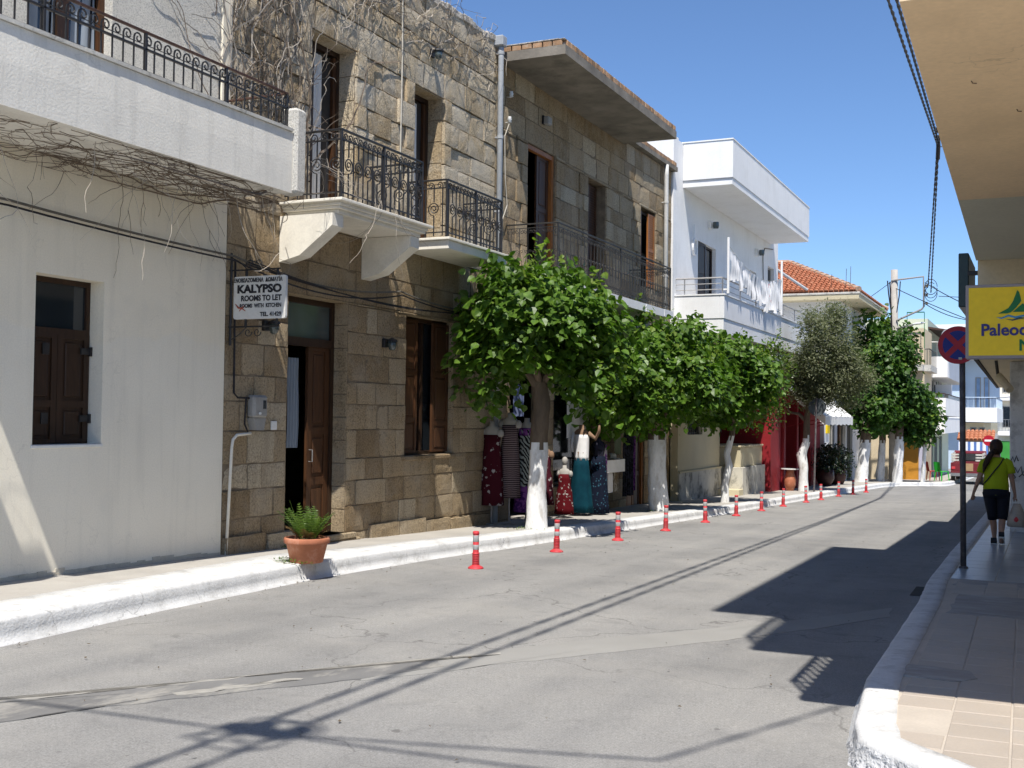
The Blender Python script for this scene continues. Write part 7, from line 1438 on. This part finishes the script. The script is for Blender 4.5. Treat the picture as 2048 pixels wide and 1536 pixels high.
md = tmp.modifiers.new('skin', 'SKIN'); md.use_smooth_shade = True; md.branch_smoothing = 0.4
for i, sv in enumerate(me.skin_vertices[0].data): sv.radius = Rr[i]; sv.use_root = (i == 0)
tmp.modifiers.new('sub', 'SUBSURF').levels = 1
bm_ = bpy.data.meshes.new_from_object(tmp.evaluated_get(bpy.context.evaluated_depsgraph_get())); bpy.data.objects.remove(tmp)
for v in bm_.vertices: v.co += Vector((PX, PY, PZ))
bm_.materials.clear(); bm_.materials.append(sk); bm_.polygons.foreach_set('use_smooth', [True] * len(bm_.polygons)); place('body', bm_, PE)
def rg(cx, cy, cz, rx, ry, n=20, f=None): return [(PX + cx + rx * math.cos(2*math.pi*i/n), PY + cy + ry * math.sin(2*math.pi*i/n), PZ + cz + (f(2*math.pi*i/n) if f else 0)) for i in range(n)]
hem = lambda a_: -0.085 * max(0, -math.sin(a_)) ** 4
mb = MB(); mb.rings([rg(0, 0, 0.90, .20, .16, 20, hem), rg(0, 0, 0.97, .198, .16), rg(0, 0, 1.05, .188, .15), rg(0, 0, 1.13, .185, .14), rg(0, 0, 1.22, .19, .135), rg(0, 0, 1.31, .20, .128), rg(0, 0, 1.37, .185, .11), rg(0, 0, 1.41, .14, .09), rg(0, 0.0, 1.435, .085, .07)]); tp_ = mb.build('top', lime, PE, smooth=True)
for s_ in (-1, 1):
    mb = MB(); mb.tube([(PX + s_ * 0.12, PY, PZ + 1.37), (PX + s_ * 0.185, PY, PZ + 1.33), (PX + s_ * 0.225, PY - 0.01, PZ + 1.22), (PX + s_ * 0.235, PY - 0.015, PZ + 1.17)], [0.07, 0.075, 0.068, 0.064], 12); mb.build('sleeve', lime, tp_, smooth=True)
mb = MB(); mb.rings([rg(0, 0, 0.96, .175, .15), rg(0, 0, 0.90, .20, .165), rg(0, 0, 0.84, .205, .165), rg(0, 0, 0.78, .195, .15)]); TR = mb.build('trousers', navy, PE, smooth=True)
for s_, P in ((1, [(0.105, 0, .86), (0.105, 0.025, .68), (0.10, 0.05, .50), (0.09, 0.03, .41)]), (-1, [(-0.10, 0, .86), (-0.08, 0.04, .68), (-0.06, 0.08, .50), (-0.05, 0.10, .41)])):
    mb = MB(); mb.tube([(PX + a_, PY + b_, PZ + c) for a_, b_, c in P], [0.115, 0.10, 0.085, 0.082], 14); mb.build('trouser_leg', navy, TR, smooth=True)
for (x, y, z, tilt) in ((0.085, -0.06, 0.06, 0.9), (-0.038, 0.13, 0.0, 0.0)):
    mb = MB(); prof = [(-0.06, 0.0), (-0.07, 0.04), (-0.04, 0.10), (0.03, 0.095), (0.10, 0.06), (0.18, 0.045), (0.20, 0.02), (0.19, 0.0)]
    pts_ = [(a_ * math.cos(tilt) + b_ * math.sin(tilt) * 0.0, b_ + (-a_ * math.sin(tilt) * 0.6)) for a_, b_ in prof]; zmin = min(p[1] for p in pts_)
    for w0, w1 in ((-0.045, 0.045),): mb.prism([(PY + y + a_, PZ + b_ - zmin + (0.0 if tilt == 0 else 0.01)) for a_, b_ in pts_], PX + x + w0, PX + x + w1, 'x')
    so = mb.build('shoe', shoe, PE); mb = MB(); mb.prism([(PY + y + a_ * math.cos(tilt), PZ + b_ - zmin - a_ * math.sin(tilt) * 0.6 + (0.0 if tilt == 0 else 0.01)) for a_, b_ in ((-0.062, -0.002), (-0.062, 0.022), (0.19, 0.018), (0.19, -0.002))], PX + x - 0.047, PX + x + 0.047, 'x'); mb.build('sole', M['porcelain'], so)
mb = MB(); mb.rings([rg(0, -0.005, 1.48, .06, .055), rg(0, -0.005, 1.53, .095, .098), rg(0, 0.005, 1.60, .105, .115), rg(0, 0.015, 1.66, .098, .11), rg(0, 0.02, 1.71, .07, .085), rg(0, 0.02, 1.735, .025, .03)]); HA = mb.build('hair', hairm, PE, smooth=True)
mb = MB(); mb.tube([(PX - 0.01, PY - 0.09, PZ + 1.55), (PX - 0.05, PY - 0.13, PZ + 1.52), (PX - 0.11, PY - 0.15, PZ + 1.42), (PX - 0.16, PY - 0.14, PZ + 1.30), (PX - 0.19, PY - 0.12, PZ + 1.18)], [0.03, 0.045, 0.05, 0.042, 0.01], 9); mb.build('ponytail', hairm, HA, smooth=True)
mb = MB(); mb.tube([(PX + 0.115, PY - 0.055, PZ + 1.425), (PX + 0.07, PY - 0.125, PZ + 1.33), (PX - 0.03, PY - 0.152, PZ + 1.20), (PX - 0.13, PY - 0.125, PZ + 1.06), (PX - 0.20, PY - 0.06, PZ + 0.98), (PX - 0.215, PY + 0.02, PZ + 0.97)], 0.011, 5); tag(mb.build('bag_strap', M['ink']), 'thin black bag strap crossing the back of the lime green top', 'bag strap')
t = thing('shopping_bag', 'thin carrier bag with orange contents held in the right hand', 'bag', (PX + 0.31, PY, PZ + 0.3)); bx_, by_ = PX + 0.315, PY + 0.04
mb = MB(); mb.rings([[(bx_ + a_ * w * (1 + 0.12 * math.sin(k * 2.3)), by_ + b_ * d, PZ + z) for k, (a_, b_) in enumerate(((-1, -.6), (-.5, -1), (.3, -1), (1, -.5), (1, .6), (.3, 1), (-.5, 1), (-1, .5)))] for z, w, d in ((0.30, .13, .07), (0.33, .155, .09), (0.45, .14, .085), (0.58, .09, .05), (0.68, .05, .03))]); mb.build('sack', surf('translucent_carrier_film', (0.42, 0.36, 0.30), 0.4, 0.15, 9, 40, 0.2, 0.01), t, smooth=True); mb = MB(); mb.tube([(bx_ - 0.03, by_, PZ + 0.67), (bx_ - 0.02, by_, PZ + 0.76), (bx_ + 0.01, by_, PZ + 0.77), (bx_ + 0.03, by_, PZ + 0.67)], 0.012, 5); mb.build('handle', M['porcelain'], t); mb = MB(); mb.lathe([(0.02, -0.05), (0.05, 0.0), (0.02, 0.05)], 8, (bx_ - 0.01, by_ - 0.062, PZ + 0.42)); mb.build('contents', M['post_red'], t)
